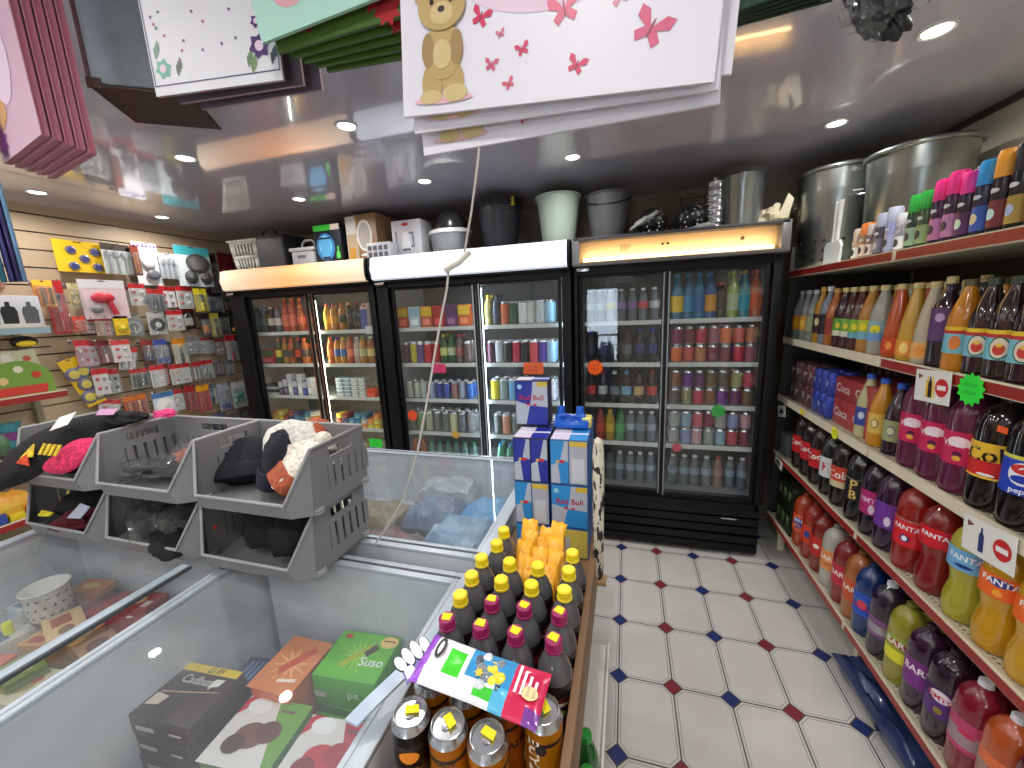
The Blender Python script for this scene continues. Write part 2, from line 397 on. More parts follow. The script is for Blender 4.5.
# ---------------------------------------------------------------- glass door coolers
BLK = M((12, 13, 17), .45); BLK2 = M((22, 23, 27), .55)
for q_ in (BLK, BLK2): q_.node_tree.nodes['Principled BSDF'].inputs['Specular IOR Level'].default_value = .25; INW = M((222, 226, 226), .45)
YF = 2.58
SHZ = (1.54, 1.265, .985, .715)
def cooler(x0, x1, d0, dm0, dm1, d1, label, style, glow, inside, frame):
    t = thing('drinks_cooler', label, 'refrigerator', ((x0+x1)/2, 3.25, 0)); ox, oy = t.location.x, t.location.y
    def W(*a): return (a[0]-ox, a[1]-ox, a[2]-oy, a[3]-oy, a[4], a[5])
    def bx(b, a, mm, r=0): b.box(*W(*a), mm, r)
    yb = YF+.055
    b = MB()   # carcass
    for s in ((x0+.008, x0+.05), (x1-.05, x1-.008)): bx(b, (s[0], s[1], yb, 3.25, .30, 2.0), BLK)
    bx(b, (x0+.008, x1-.008, 3.2, 3.25, .3, 2.0), BLK); bx(b, (x0+.008, x1-.008, yb, 3.25, 1.86, 2.03), BLK); bx(b, (x0+.008, x1-.008, yb, 3.25, .3, .40), BLK)
    for s in ((x0+.05, x0+.058), (x1-.058, x1-.05)): bx(b, (s[0], s[1], yb+.01, 3.2, .40, 1.86), inside)
    bx(b, (x0+.058, x1-.058, 3.19, 3.2, .40, 1.86), M((112, 112, 108), .5)); bx(b, (x0+.058, x1-.058, yb+.01, 3.2, 1.85, 1.86), inside); bx(b, (x0+.058, x1-.058, yb+.01, 3.2, .40, .41), inside)  # back liner coloured darker to stand for light falloff behind the stock
    b.build('carcass', t)
    b = MB()   # face frame round the doors
    bx(b, (x0+.008, d0-.03, YF-.01, yb, .37, 1.88), BLK, .006); bx(b, (d1+.03, x1-.008, YF-.01, yb, .37, 1.88), BLK, .006)
    bx(b, (d0-.03, d1+.03, YF-.01, yb, 1.835, 1.88), BLK); bx(b, (d0-.03, d1+.03, YF-.01, yb, .33, .37), BLK)
    b.build('face_frame', t)
    b = MB()   # plinth with louvres
    bx(b, (x0+.008, x1-.008, yb-.01, 3.25, .03, .33), BLK2); 
    for k, zz in enumerate((.285, .225, .165, .10)): 
        b.prism([(YF-.012-oy, zz), (YF-.002-oy, zz+.042), (yb-oy, zz+.042), (yb-oy, zz-.01), (YF+.01-oy, zz-.01)], x0+.02-ox, x1-.02-ox, BLK, 'yz')
    bx(b, (x0+.02, x1-.02, YF-.006, yb, .03, .085), BLK, .005)
    b.build('grille', t)
    for s in (x0+.08, x1-.12):
        b = MB(); bx(b, (s, s+.04, YF+.06, YF+.1, 0, .03), BLK2); bx(b, (s, s+.04, 3.1, 3.14, 0, .03), BLK2); b.build('foot', t)
    # doors: left one behind, right one in front
    for k, (a, c, yy) in enumerate(((d0, dm0, YF+.022), (dm1, d1, YF+.002))):
        b = MB(); f = .022
        z0, z1 = .385, 1.825
        fmx = frame
        a2 = a-f if k == 0 else a-.03; c2 = c+.03 if k == 0 else c+f
        bx(b, (a2, a, yy, yy+.02, z0-.012, z1+.012), BLK, .003); bx(b, (c, c2, yy, yy+.02, z0-.012, z1+.012), BLK, .003)
        bx(b, (a, c, yy, yy+.02, z1-.008, z1+.012), BLK); bx(b, (a, c, yy, yy+.02, z0-.012, z0+.014), BLK)
        if k == 0: bx(b, (c+.004, c+.013, yy-.001, yy+.004, z0, z1), frame)
        else: bx(b, (a-.012, a-.004, yy-.001, yy+.004, z0, z1), frame)
        d = b.build('door', t)
        b = MB(); bx(b, (a, c, yy+.009, yy+.0115, z0+.014, z1-.008), DOOR_GLASS); b.build('glass_pane', d)
        hx = a-.016 if k == 0 else c+.004
        b = MB(); bx(b, (hx, hx+.012, yy-.012, yy+.002, .95, 1.32), BLK2, .003); b.build('handle', d)
    # shelves with ticket strips
    for zz in SHZ:
        b = MB(); bx(b, (x0+.06, x1-.06, YF+.10, 3.17, zz-.022, zz-.014), M((150, 154, 156), .45))
        bx(b, (x0+.06, x1-.06, YF+.092, YF+.10, zz-.030, zz-.002), M((206, 208, 204), .4))
        for gx in [x0+.06+.025*i for i in range(int((x1-x0-.12)/.025))]: bx(b, (gx, gx+.004, YF+.1, 3.17, zz-.014, zz-.011), M((205, 208, 210), .4))
        b.build('shelf', t)
    # header
    b = MB(); hy = YF-.085
    if style == 'bowed':
        prof = [(yb-oy, 1.885), (YF-.02-oy, 1.885), (YF-.062-oy, 1.897), (hy+.012-oy, 1.93), (hy+.012-oy, 2.0), (YF-.06-oy, 2.050), (yb-oy, 2.055)]
        for s in ((x0+.004, x0+.022), (x1-.022, x1-.004)): b.prism([(p[0]-.006, p[1]) for p in prof], s[0]-ox, s[1]-ox, BLK, 'yz')
        bx(b, (x0+.01, x1-.01, YF-.05, yb, 1.875, 1.888), BLK); bx(b, (x0+.01, x1-.01, yb-.02, 3.25, 2.028, 2.045), BLK2)
        b.build('header_housing', t)
        b = MB(); pts = [(YF-.03, 1.884), (YF-.068, 1.898), (hy+.014, 1.925), (hy+.004, 1.965), (hy+.014, 2.008), (YF-.066, 2.042), (YF-.02, 2.056)]
        n = len(pts); vs = [(x-ox, p[0]-oy, p[1]) for x in (x0+.022, x1-.022) for p in pts]
        b.add(vs, [(i, i+1, n+i+1, n+i) for i in range(n-1)], glow); b.build('lit_header_panel', t)
    else:
        # open light box: panel missing, bare tube inside
        bx(b, (x0+.004, x0+.05, hy+.01, yb, 1.89, 2.05), M((120, 120, 122), .35, .4), .006); bx(b, (x1-.05, x1-.004, hy+.01, yb, 1.89, 2.05), M((120, 120, 122), .35, .4), .006)
        bx(b, (x0+.01, x1-.01, hy+.01, yb, 2.03, 2.05), M((70, 70, 74), .4, .3), .004); bx(b, (x0+.01, x1-.01, hy+.006, yb, 1.882, 1.905), M((96, 92, 90), .4, .3), .004)
        bx(b, (x0+.01, x1-.01, yb-.02, 3.25, 2.035, 2.045), BLK2)
        b.build('header_housing', t)
        b = MB(); back = M((214, 178, 128), .45)
        bx(b, (x0+.05, x1-.05, YF-.008, YF, 1.905, 2.03), back)
        for gx in range(5): bx(b, (.0+gx*.012-.04, .005+gx*.012-.04, YF-.0085, YF-.008, 1.955, 2.0), M((110, 84, 56), .6))
        for gx in (.2, .23): b.lathe([(.008, 0), (.008, .002)], M((60, 44, 30), .6), 12, T=TR((gx-ox, YF-.0075-oy, 1.985), rx=PI/2))
        b.lathe([(.011, 0), (.011, .003)], M((84, 60, 44), .6), 12, T=TR((.62-ox, YF-.0075-oy, 1.98), rx=PI/2))
        b.build('back_plate', t)
        b = MB(); b.tube([(x0+.07-ox, YF-.03-oy, 1.922), (x1-.07-ox, YF-.03-oy, 1.922)], .010, M((255, 222, 160), .4, 0, 5.5), 10); b.build('fluorescent_tube', t)
        l = bpy.data.lights.new('tube_glow', 'AREA'); l.shape = 'RECTANGLE'; l.size = x1-x0-.16; l.size_y = .03; l.energy = 1.6; l.color = (1, .8, .55)
        lo = bpy.data.objects.new('lamp_glow', l); COL.objects.link(lo); lo.parent = t; lo.location = (0, YF-.045-oy, 1.93); lo.rotation_euler = (math.radians(130), 0, 0)
    b = MB(); bx(b, (x1-.24, x1-.15, YF-.016, YF-.010, .262, .270), SILVER); b.build('maker_plate', t)
    b = MB(); bx(b, (x0+.03, x0+.105, YF-.052, YF-.045, 1.855, 1.873), SILVER, .002); b.build('badge', t)
    return t
hA, hnt, hb = nodes_mat('bowed_header_amber'); X = NX(hnt)   # amber lit plastic, paler at its ends
tc = hnt.nodes.new('ShaderNodeTexCoord'); sp = hnt.nodes.new('ShaderNodeSeparateXYZ'); hnt.links.new(tc.outputs['Object'], sp.inputs[0])
f = X.m('MINIMUM', X.m('MULTIPLY', X.m('ABSOLUTE', sp.outputs[0]), 1.45), 1); hb.inputs['Roughness'].default_value = .35
hcol = X.mix(f, lin((250, 176, 112)), lin((226, 204, 180))); hnt.links.new(hcol, hb.inputs['Base Color']); hnt.links.new(hcol, hb.inputs['Emission Color']); hb.inputs['Emission Strength'].default_value = .62
hB = M((226, 233, 248), .35, 0, .62)
c1 = cooler(-3.22, -1.795, -3.03, -2.475, -2.37, -1.86, 'left of three black glass-door coolers with glowing amber header and lit tube between doors', 'bowed', hA, M((226, 214, 196), .5), M((120, 84, 66), .4))
c2 = cooler(-1.79, -.335, -1.655, -1.04, -.97, -.43, 'middle black two-door drinks cooler with a bright white bowed header', 'bowed', hB, INW, M((196, 202, 206), .3, .3))
c3 = cooler(-.33, .84, -.27, .21, .255, .755, 'right black two-door drinks cooler with open warm header box and louvred grille', 'open', None, M((110, 114, 118), .5), M((150, 150, 150), .35, .5))  # dark grey inner walls put the unlit look into the colour
def tube_light(parent, x, y, z0, z1, e, col, power, rot, r=.012, vis=True):
    b = MB(); px, py = parent.location.x, parent.location.y
    b.tube([(x-px, y-py, z0), (x-px, y-py, z1)], r, M(col, .4, 0, e), 10); b.build('fluorescent_tube', parent)
    l = bpy.data.lights.new('tube_glow', 'AREA'); l.shape = 'RECTANGLE'; l.size = .03; l.size_y = z1-z0; l.energy = power; l.color = tuple(v/255 for v in col)
    lo = bpy.data.objects.new('lamp_glow', l); COL.objects.link(lo); lo.parent = parent; lo.location = (x-px, y-py+.016, (z0+z1)/2); lo.rotation_euler = (PI/2, 0, rot)
    l.spread = math.radians(170)
tube_light(c1, -2.435, 2.655, .45, 1.78, 7, (255, 244, 214), 5, PI, .016)
tube_light(c2, -.995, 2.652, .45, 1.8, 4, (225, 240, 255), 7, PI, .012)
tube_light(c2, -.40, 2.652, .45, 1.8, 4, (225, 240, 255), 3, PI, .009)
tube_light(c3, .232, 2.652, .45, 1.8, .6, (235, 240, 255), .5, PI, .008)  # weak lamp and tube added inside the otherwise unlit right cooler

# what stands on the cooler shelves: (x start, x end, z, [specs left to right])
OR, DK, RD, GN, BL, PU, YE = (226, 106, 28), (34, 18, 16), (178, 26, 34), (40, 120, 60), (28, 66, 168), (92, 40, 110), (232, 190, 40)
CL, PK, LB, GY, BR, WH = (112, 126, 132), (214, 84, 130), (70, 150, 205), (120, 124, 130), (120, 70, 40), (226, 228, 230)
def B(kind, liq, cap, lab=None, emb=()): return (kind, liq, cap, ((0, 1, lab),) if lab else (), tuple(emb))
names = {OR: 'orange', DK: 'dark brown', RD: 'red', GN: 'green', BL: 'blue', PU: 'purple', YE: 'yellow', CL: 'clear', PK: 'pink', LB: 'light blue', GY: 'grey', BR: 'amber', WH: 'white'}
def nm(c): return names.get(c) or min(names, key=lambda k: sum((a-b)**2 for a, b in zip(k, c))) and names[min(names, key=lambda k: sum((a-b)**2 for a, b in zip(k, c)))]
shelfname = ['top', 'second', 'third', 'fourth', 'bottom']
def stock(xa, xb, lvl, specs, where, y=2.725, stackn=1, back=False, group=None):
    xa *= 1.05; xb *= 1.05
    z = (list(SHZ)+[.41])[lvl]+(-.0105 if lvl < 4 else 0); n = len(specs); step = (xb-xa)/n
    for i, sp_ in enumerate(specs):
        kind, liq, cap, bands, emb = sp_
        isc = kind in ('can', 'can5', 'slim')
        for s in range(stackn if isc else 1):
            kk = specs[(i+3*s) % n] if stackn > 1 and isc and s else sp_
            o = drink(*kk, 14); bands = kk[3]
            hgt = {'can': .1165, 'can5': .1685, 'slim': .1355}.get(kind, 0)
            what = 'can' if isc else 'carton' if kind == 'carton' else 'bottle'
            vis = bands[0][2] if (bands and isc) else liq
            pos = ('upper ' if s == 1 else 'lower ') if (stackn > 1 and isc) else ''
            lab = '%s%s drinks %s, %s from left, %s shelf, %s' % (pos, nm(vis), what, ORD[i+1], shelfname[lvl], where)
            put(o, xa+(i+.5)*step+random.uniform(-.003, .003), y+random.uniform(-.006, .006), z+s*hgt, random.uniform(-.25, .25), lab, what, '%ss on the %s shelf, %s' % (what, shelfname[lvl], where))
        if back:
            for s in range(stackn if isc else 1):
                o = drink(kind, liq, cap, bands, emb, 14)
                pos = ('upper ' if s == 1 else 'lower ') if (stackn > 1 and isc) else ''
                put(o, xa+(i+.5)*step, y+.085, z+s*hgt, 0, '%s drinks %s standing in the row behind, %s from left, %s shelf, %s' % (nm(vis), what, ORD[i+1], shelfname[lvl], where) if False else
                    '%s%s %s in second row, %s from left, %s shelf, %s' % (pos, nm(vis), what, ORD[i+1], shelfname[lvl], where), what, '%ss in the second row of the %s shelf, %s' % (what, shelfname[lvl], where))
L1, R1, L2, R2, L3, R3 = 'left cooler left door', 'left cooler right door', 'middle cooler left door', 'middle cooler right door', 'right cooler left door', 'right cooler right door'
P = 'pet5'
# left cooler
stock(-3.0, -2.49, 0, [B(P, (60, 90, 96), DK, (40, 70, 84)), B(P, (50, 84, 90), BL, (50, 80, 90)), B(P, (70, 50, 40), WH, (200, 190, 180)), B(P, CL, RD, (210, 200, 200)), B('tall', (214, 96, 60), OR, (224, 120, 90)), B('tall', (210, 90, 64), OR, (220, 110, 80)), B(P, (190, 90, 60), OR, (200, 90, 60))], L1, back=True)
stock(-2.3, -1.87, 0, [B(P, (236, 176, 30), OR, YE), B(P, (228, 140, 24), RD, (230, 160, 30)), B(P, (214, 130, 40), OR, (60, 40, 30)), B(P, (60, 40, 30), OR, (90, 60, 40)), B(P, (60, 36, 28), RD, (40, 30, 30)), B('carton', (226, 206, 200), RD, (60, 80, 150))], R1, back=True)
stock(-2.83, -2.49, 1, [B(P, (70, 90, 30), OR, (214, 190, 60)), B(P, (200, 140, 40), OR, (60, 50, 30)), B(P, (200, 90, 40), OR, (70, 40, 30)), B(P, (60, 30, 24), RD, (200, 60, 40)), B(P, (206, 110, 50), OR, (60, 50, 50))], L1, back=True)
stock(-2.3, -1.87, 1, [B(P, (232, 110, 40), OR, (238, 120, 60)), B(P, (236, 150, 40), BL, (60, 90, 160)), B(P, (222, 150, 60), YE, (60, 110, 160)), B(P, (214, 90, 50), RD, (220, 120, 90)), B(P, (220, 190, 170), WH, (200, 170, 150)), B(P, (210, 140, 60), GN, (180, 180, 120)), B(P, (190, 120, 60), WH, (220, 200, 120))], R1, back=True)
# middle cooler, right side is the bright one
stock(-.945, -.46, 0, [B(P, (190, 176, 96), YE, (120, 120, 60)), B(P, (70, 80, 90), DK, (50, 60, 80)), B('can5', (206, 96, 50), 0, (200, 100, 60)), B('can5', (220, 196, 40), 0, (40, 90, 60)), B('can5', (226, 226, 222), 0, (226, 226, 222)), B('can5', (190, 192, 190), 0, (210, 210, 206)), B('can5', (60, 64, 66), 0, (196, 200, 200)), B('can5', (150, 196, 214), 0, (150, 200, 220))], R2, back=True)
stock(-.94, -.45, 1, [B('can5', (70, 26, 40), 0, (70, 24, 40)), B('can5', (200, 200, 206), 0, (196, 198, 204)), B('can5', (28, 24, 28), 0, (30, 26, 30)), B('can5', (180, 50, 70), 0, (186, 60, 80)), B('can5', (30, 30, 36), 0, (34, 34, 40)), B('can5', (200, 60, 70), 0, (206, 70, 80)), B('can5', (90, 60, 160), 0, (90, 56, 160)), B('can5', (150, 196, 226), 0, (156, 200, 230))], R2, back=True)
stock(-.93, -.45, 2, [B('can5', (40, 40, 40), 0, (214, 200, 40)), B('can5', (120, 130, 130), 0, (140, 150, 150)), B('can5', (200, 214, 222), 0, (110, 170, 210)), B('can5', (40, 60, 140), 0, (40, 60, 140)), B('can5', (180, 186, 196), 0, (180, 186, 196)), B('can5', (30, 70, 150), 0, (30, 70, 150)), B('can5', (190, 190, 196), 0, (190, 190, 196))], R2, back=True)
stock(-.92, -.45, 3, [B('can5', (100, 104, 100), 0, (90, 96, 90)), B('can5', (190, 130, 90), 0, (200, 140, 110)), B('can5', (110, 116, 110), 0, (100, 110, 104)), B('can5', (190, 180, 110), 0, (190, 180, 110)), B('can5', (120, 120, 60), 0, (120, 130, 100)), B('can5', (60, 70, 60), 0, (60, 70, 60)), B('can5', (140, 150, 150), 0, (150, 150, 150))], R2)
stock(-.92, -.45, 4, [B(P, (90, 160, 120), LB, (190, 220, 220))]*3+[B(P, (110, 150, 140), GN, (190, 220, 220))]*3, R2, back=True)
stock(-1.62, -1.06, 1, [B('can5', PU, 0, (80, 40, 70)), B('can5', (206, 180, 50), 0, (200, 180, 60)), B('can5', (90, 70, 130), 0, (90, 70, 130)), B('can5', (190, 36, 44), 0, (190, 40, 44)), B('can5', (196, 40, 44), 0, (180, 30, 40)), B(P, (40, 100, 40), YE, (200, 200, 120)), B(P, (50, 110, 50), GN, (190, 200, 160)), B(P, (120, 100, 90), RD, (150, 90, 80)), B('can5', (100, 80, 70), 0, (100, 80, 70))], L2, back=True)
stock(-1.62, -1.06, 2, [B('slim', (190, 190, 180), 0, (190, 190, 180)), B('slim', (196, 204, 186), 0, (190, 200, 180)), B('slim', (180, 180, 176), 0, (176, 180, 176)), B('slim', (150, 160, 180), 0, (150, 160, 190)), B('slim', (50, 70, 150), 0, (50, 70, 150)), B('slim', (60, 80, 160), 0, (60, 80, 160)), B('slim', (150, 100, 100), 0, (160, 110, 110)), B('slim', (140, 150, 170), 0, (150, 160, 180)), B('slim', (40, 100, 190), 0, (44, 100, 190))], L2, back=True)
stock(-1.62, -1.06, 3, [B('can5', (110, 110, 90), 0, (120, 120, 96)), B('can5', (120, 150, 100), 0, (120, 150, 100)), B('can5', (160, 166, 130), 0, (170, 170, 140)), B('can5', (120, 120, 116), 0, (120, 120, 110)), B('can5', (130, 136, 130), 0, (110, 116, 110)), B('can5', (190, 190, 150), 0, (200, 196, 160)), B('can5', (110, 116, 120), 0, (100, 110, 116)), B('can5', (140, 140, 140), 0, (150, 150, 150))], L2, back=True)
stock(-1.62, -1.06, 4, [B(P, (190, 90, 40), OR, (190, 90, 50))]*2+[B('water', (110, 150, 140), GN, (170, 200, 190))]*6, L2)
# right cooler
stock(-.26, .2, 0, [B('water', CL, WH, (200, 204, 210)), B('water', CL, WH, (190, 196, 206)), B('water', (200, 200, 206), WH, (216, 196, 60)), B('water', CL, WH, (150, 130, 190)), B('water', CL, WH, (130, 90, 160)), B('water', CL, WH, (200, 60, 70)), B('water', CL, WH, (200, 200, 200))], L3, back=True)
stock(.27, .74, 0, [B('tall', (40, 140, 170), LB, YE), B('tall', (30, 120, 170), LB, (40, 130, 180)), B('tall', (40, 130, 180), LB, (36, 90, 160)), B('tall', (40, 100, 170), LB, (220, 150, 40)), B(P, DK, RD, (60, 30, 34)), B('tall', (160, 190, 60), (200, 214, 70), (170, 190, 150)), B('tall', (40, 150, 170), YE, (50, 150, 170)), B('tall', (226, 100, 40), OR, (226, 90, 40))], R3, back=True)
stock(-.26, .2, 1, [B(P, (26, 20, 26), BL, (50, 50, 90))]*2+[B(P, (24, 20, 24), DK, (90, 90, 100))]*2+[B(P, (24, 18, 22), BL, (40, 50, 110))]*2, L3, back=True)
stock(.27, .74, 1, [B('can', OR, 0, (224, 110, 50)), B('can', (200, 70, 60), 0, (206, 90, 80)), B('can', (150, 90, 80), 0, (190, 120, 80)), B('can', (130, 40, 80), 0, (130, 40, 76)), B('can', (120, 36, 50), 0, (120, 40, 60)), B('can', (190, 40, 56), 0, (186, 40, 60)), B('can', (150, 150, 160), 0, (160, 90, 110))], R3, stackn=2, back=True)
stock(-.26, .2, 2, [B(P, DK, RD, (206, 60, 60)), B(P, DK, RD, (180, 190, 190)), B(P, DK, WH, (110, 120, 130)), B(P, DK, LB, (120, 170, 200)), B(P, DK, DK, (200, 160, 110)), B(P, DK, RD, (190, 60, 50))], L3, back=True)
stock(.27, .74, 2, [B('can', (80, 70, 70), 0, (90, 80, 70)), B('can', (60, 120, 190), 0, (150, 150, 100)), B('can', (190, 110, 120), 0, (190, 60, 80)), B('can', (120, 140, 90), 0, (130, 80, 50)), B('can', PU, 0, (110, 50, 140)), B('can', (110, 60, 120), 0, (100, 50, 100)), B('can', (100, 90, 70), 0, (110, 90, 50))], R3, stackn=2, back=True)
stock(-.26, .2, 3, [B('can5', (30, 60, 120), 0, (30, 60, 120)), B(P, (190, 60, 40), RD, (196, 70, 40)), B(P, (220, 180, 50), YE, (216, 180, 60)), B(P, (60, 150, 80), GN, (60, 160, 80)), B('water', CL, WH, (150, 170, 180)), B('water', CL, WH, (120, 140, 150)), B('water', CL, WH, (140, 150, 160))], L3)
stock(.27, .74, 3, [B('can', (150, 150, 156), 0, (160, 160, 160)), B('can', (150, 160, 190), 0, (140, 150, 190)), B('can', (190, 140, 150), 0, (196, 150, 160)), B('can', (140, 150, 150), 0, (150, 160, 150)), B('can', (130, 170, 190), 0, (140, 170, 190)), B('can', (190, 70, 80), 0, (190, 80, 90)), B('can', (130, 40, 70), 0, (130, 40, 66))], R3, stackn=2, back=True)
stock(-.26, .2, 4, [B('water', (90, 100, 110), DK, (100, 110, 120))]*3+[B('water', CL, WH, (130, 150, 160))]*4, L3)
stock(.27, .74, 4, [B('water', CL, WH, (130, 150, 170))]*4+[B('water', (170, 130, 120), RD, (160, 120, 110))]+[B('water', CL, WH, (130, 150, 170))]*2, R3)

# packs of food on the cooler shelves
KX = 1.05
def pack(x0, x1, y0, y1, z0, z1, col, label, cat='carton box', group=None, stripe=None, name='food_box', rz=0, extra=None):
    x0 *= KX; x1 *= KX; b = MB(); w_, d_, h_ = x1-x0, y1-y0, z1-z0
    b.box(-w_/2, w_/2, -d_/2, d_/2, 0, h_, card(col), min(.004, h_*.1))
    if stripe: b.box(-w_/2*.98, w_/2*.98, -d_/2-.0008, -d_/2+.002, h_*.55, h_*.95, card(stripe))
    b.box(-w_*.3, w_*.3, -d_/2-.0008, -d_/2+.002, h_*.15, h_*.42, card(extra or tuple(min(255, v+60) for v in col)))
    o = b.build(name); o.location = ((x0+x1)/2, (y0+y1)/2, z0); o.rotation_euler = (0, 0, rz); tag(o, label, cat, group); return o
zz = SHZ[0]-.0105
for i, (c, s) in enumerate([((196, 64, 40), YE), ((190, 206, 214), (150, 190, 210)), ((200, 90, 60), YE), ((190, 30, 34), RD), ((110, 60, 110), (90, 40, 90)), ((206, 90, 40), YE)]):
    pack(-1.63+i*.098, -1.54+i*.098, 2.70, 2.76, zz, zz+.165, c, '%s ready meal box with %s band, %s from left, top shelf, middle cooler' % (nm(c), nm(s), ORD[i+1]), 'food box', 'food boxes on the top shelf of the middle cooler', s)
zz = SHZ[1]-.0105
pack(-3.0, -2.84, 2.70, 2.8, zz, zz+.13, (190, 60, 70), 'red and green fruit drink multipack at left end of left cooler second shelf', 'multipack', None, (60, 120, 60), 'drink_multipack')
zz = SHZ[2]-.0105
for k in range(4): pack(-2.99+.002*k, -2.86+.002*k, 2.70, 2.8, zz+k*.026, zz+.024+k*.026, (30, 30, 34) if k % 2 else (206, 206, 206), '%s flat snack tray, %s from the bottom of the stack, left cooler third shelf' % ('black' if k % 2 else 'white', ORD[k+1]), 'food tray', 'flat trays stacked in the left cooler', None, 'snack_tray')
for i, (c, h_) in enumerate([((70, 50, 90), .13), ((90, 70, 110), .15), ((224, 224, 226), .19), ((60, 70, 130), .14), ((226, 224, 220), .19), ((40, 60, 140), .13), ((200, 200, 206), .16)]):
    pack(-2.84+i*.05, -2.795+i*.05, 2.70, 2.76, zz, zz+h_, c, '%s dairy carton, %s from left of the carton row, left cooler third shelf' % (nm(c), ORD[i+1]), 'carton', 'dairy cartons in the left cooler', (200, 200, 210), 'dairy_carton')
for i in range(4):
    for k in range(5):
        c = (110, 150, 170) if i < 2 else (176, 184, 178)
        pack(-2.25+i*.07, -2.185+i*.07, 2.70, 2.78, zz+k*.033, zz+.031+k*.033, c, '%s yoghurt tub, %s from bottom, %s stack from left, left cooler right door' % (nm(c), ORD[k+1], ORD[i+1]), 'tub', 'stacked tubs in the left cooler', (220, 220, 216), 'yoghurt_tub')
pack(-1.96, -1.88, 2.69, 2.77, zz, zz+.07, (220, 60, 30), 'bright orange-red tub at right end of left cooler third shelf', 'tub', None, None, 'food_tub')
zz = SHZ[3]-.0105
for q, (xa, xb, wh) in enumerate(((-3.0, -2.49, 'left door'), (-2.28, -1.87, 'right door'))):
    n = 9 if q == 0 else 7; st = (xb-xa)/n
    for i in range(n):
        for k in range(3 if (i*7+q) % 3 else 2):
            c = [(216, 200, 90), (60, 70, 110), (190, 190, 180), (220, 190, 40), (90, 140, 170), (230, 140, 60), (150, 60, 50), (60, 120, 150)][(i*3+k*5+q) % 8]
            pack(xa+i*st, xa+(i+.93)*st, 2.69, 2.78, zz+k*.042, zz+.04+k*.042, c, '%s chilled packet, %s up, stack %s from left, fourth shelf, left cooler %s' % (nm(c), ORD[k+1], ORD[i+1], wh), 'food packet', 'chilled packets, left cooler fourth shelf', None, 'chilled_packet')
for i in range(6):
    c = [(190, 190, 120), (120, 150, 130), (206, 200, 190), (190, 150, 60), (120, 160, 180), (210, 210, 200)][i]
    pack(-2.28+i*.068, -2.22+i*.068, 2.70, 2.78, .41, .55, c, '%s packet, %s from left on bottom shelf, left cooler right door' % (nm(c), ORD[i+1]), 'food packet', 'packets on the bottom shelf of the left cooler', None, 'chilled_packet')

KX = 1
# neon price stickers and cards (on door glass and shelf edges)
def sticker(x, y, z, r, c, label, rz=0, shape='star', marks=True, group=None, sx=1):
    b = MB(); poly = star(13, r, r*.8) if shape == 'star' else rect(-r*1.2, r*1.2, -r*.7, r*.7) if shape == 'rect' else oval(r, r)
    b.prism([(u*sx, v) for u, v in poly], -.001, 0, paper(c), 'xz')
    if marks:
        for k, zz_ in enumerate((.25, -.2)):   # handwriting too faint to read
            for q in range(5): b.prism([(r*(-.45+.18*q), r*(zz_-.10)), (r*(-.41+.18*q), r*(zz_-.10)), (r*(-.32+.18*q), r*(zz_+.12)), (r*(-.36+.18*q), r*(zz_+.12))], -.0014, -.001, paper(tuple(int(v*.5) for v in c)), 'xz')
    o = b.build('price_sticker', None, False); o.location = (x, y, z); o.rotation_euler = (0, 0, rz); return tag(o, label, 'sticker', group)
gy = YF+.0215+.008
sticker(.020-.215, YF+.030, 1.24, .055, (244, 96, 20), 'bright orange starburst price sticker on left glass of right cooler')
sticker(.60-.03, YF+.0945-.004, .95, .045, (30, 190, 60), 'green starburst price sticker on third shelf edge of right cooler')
sticker(.335, YF+.0885, .69, .03, (230, 60, 90), 'small pink round sticker on fourth shelf edge of right cooler', shape='disc', marks=False)
sticker(-.63, YF+.0885, 1.225, .06, (250, 100, 30), 'orange price card on second shelf edge, middle cooler right door', shape='rect')
sticker(-1.37, YF+.0885, 1.225, .05, (244, 60, 120), 'pink price card on second shelf edge, middle cooler left door', shape='rect')
sticker(-1.27, YF+.0885, .70, .035, (240, 170, 60), 'small orange-yellow sticker on fourth shelf edge of middle cooler', marks=False)
sticker(-1.6, YF+.030, .86, .045, (236, 80, 40), 'orange starburst sticker low on left glass of middle cooler')
sticker(-1.95, YF+.010, .62, .05, (40, 220, 60), 'neon green price label low on right glass of left cooler', shape='rect')
sticker(-1.93, YF+.0885, 1.53, .045, (210, 212, 210), 'white price card on top shelf edge at right of left cooler', shape='rect')

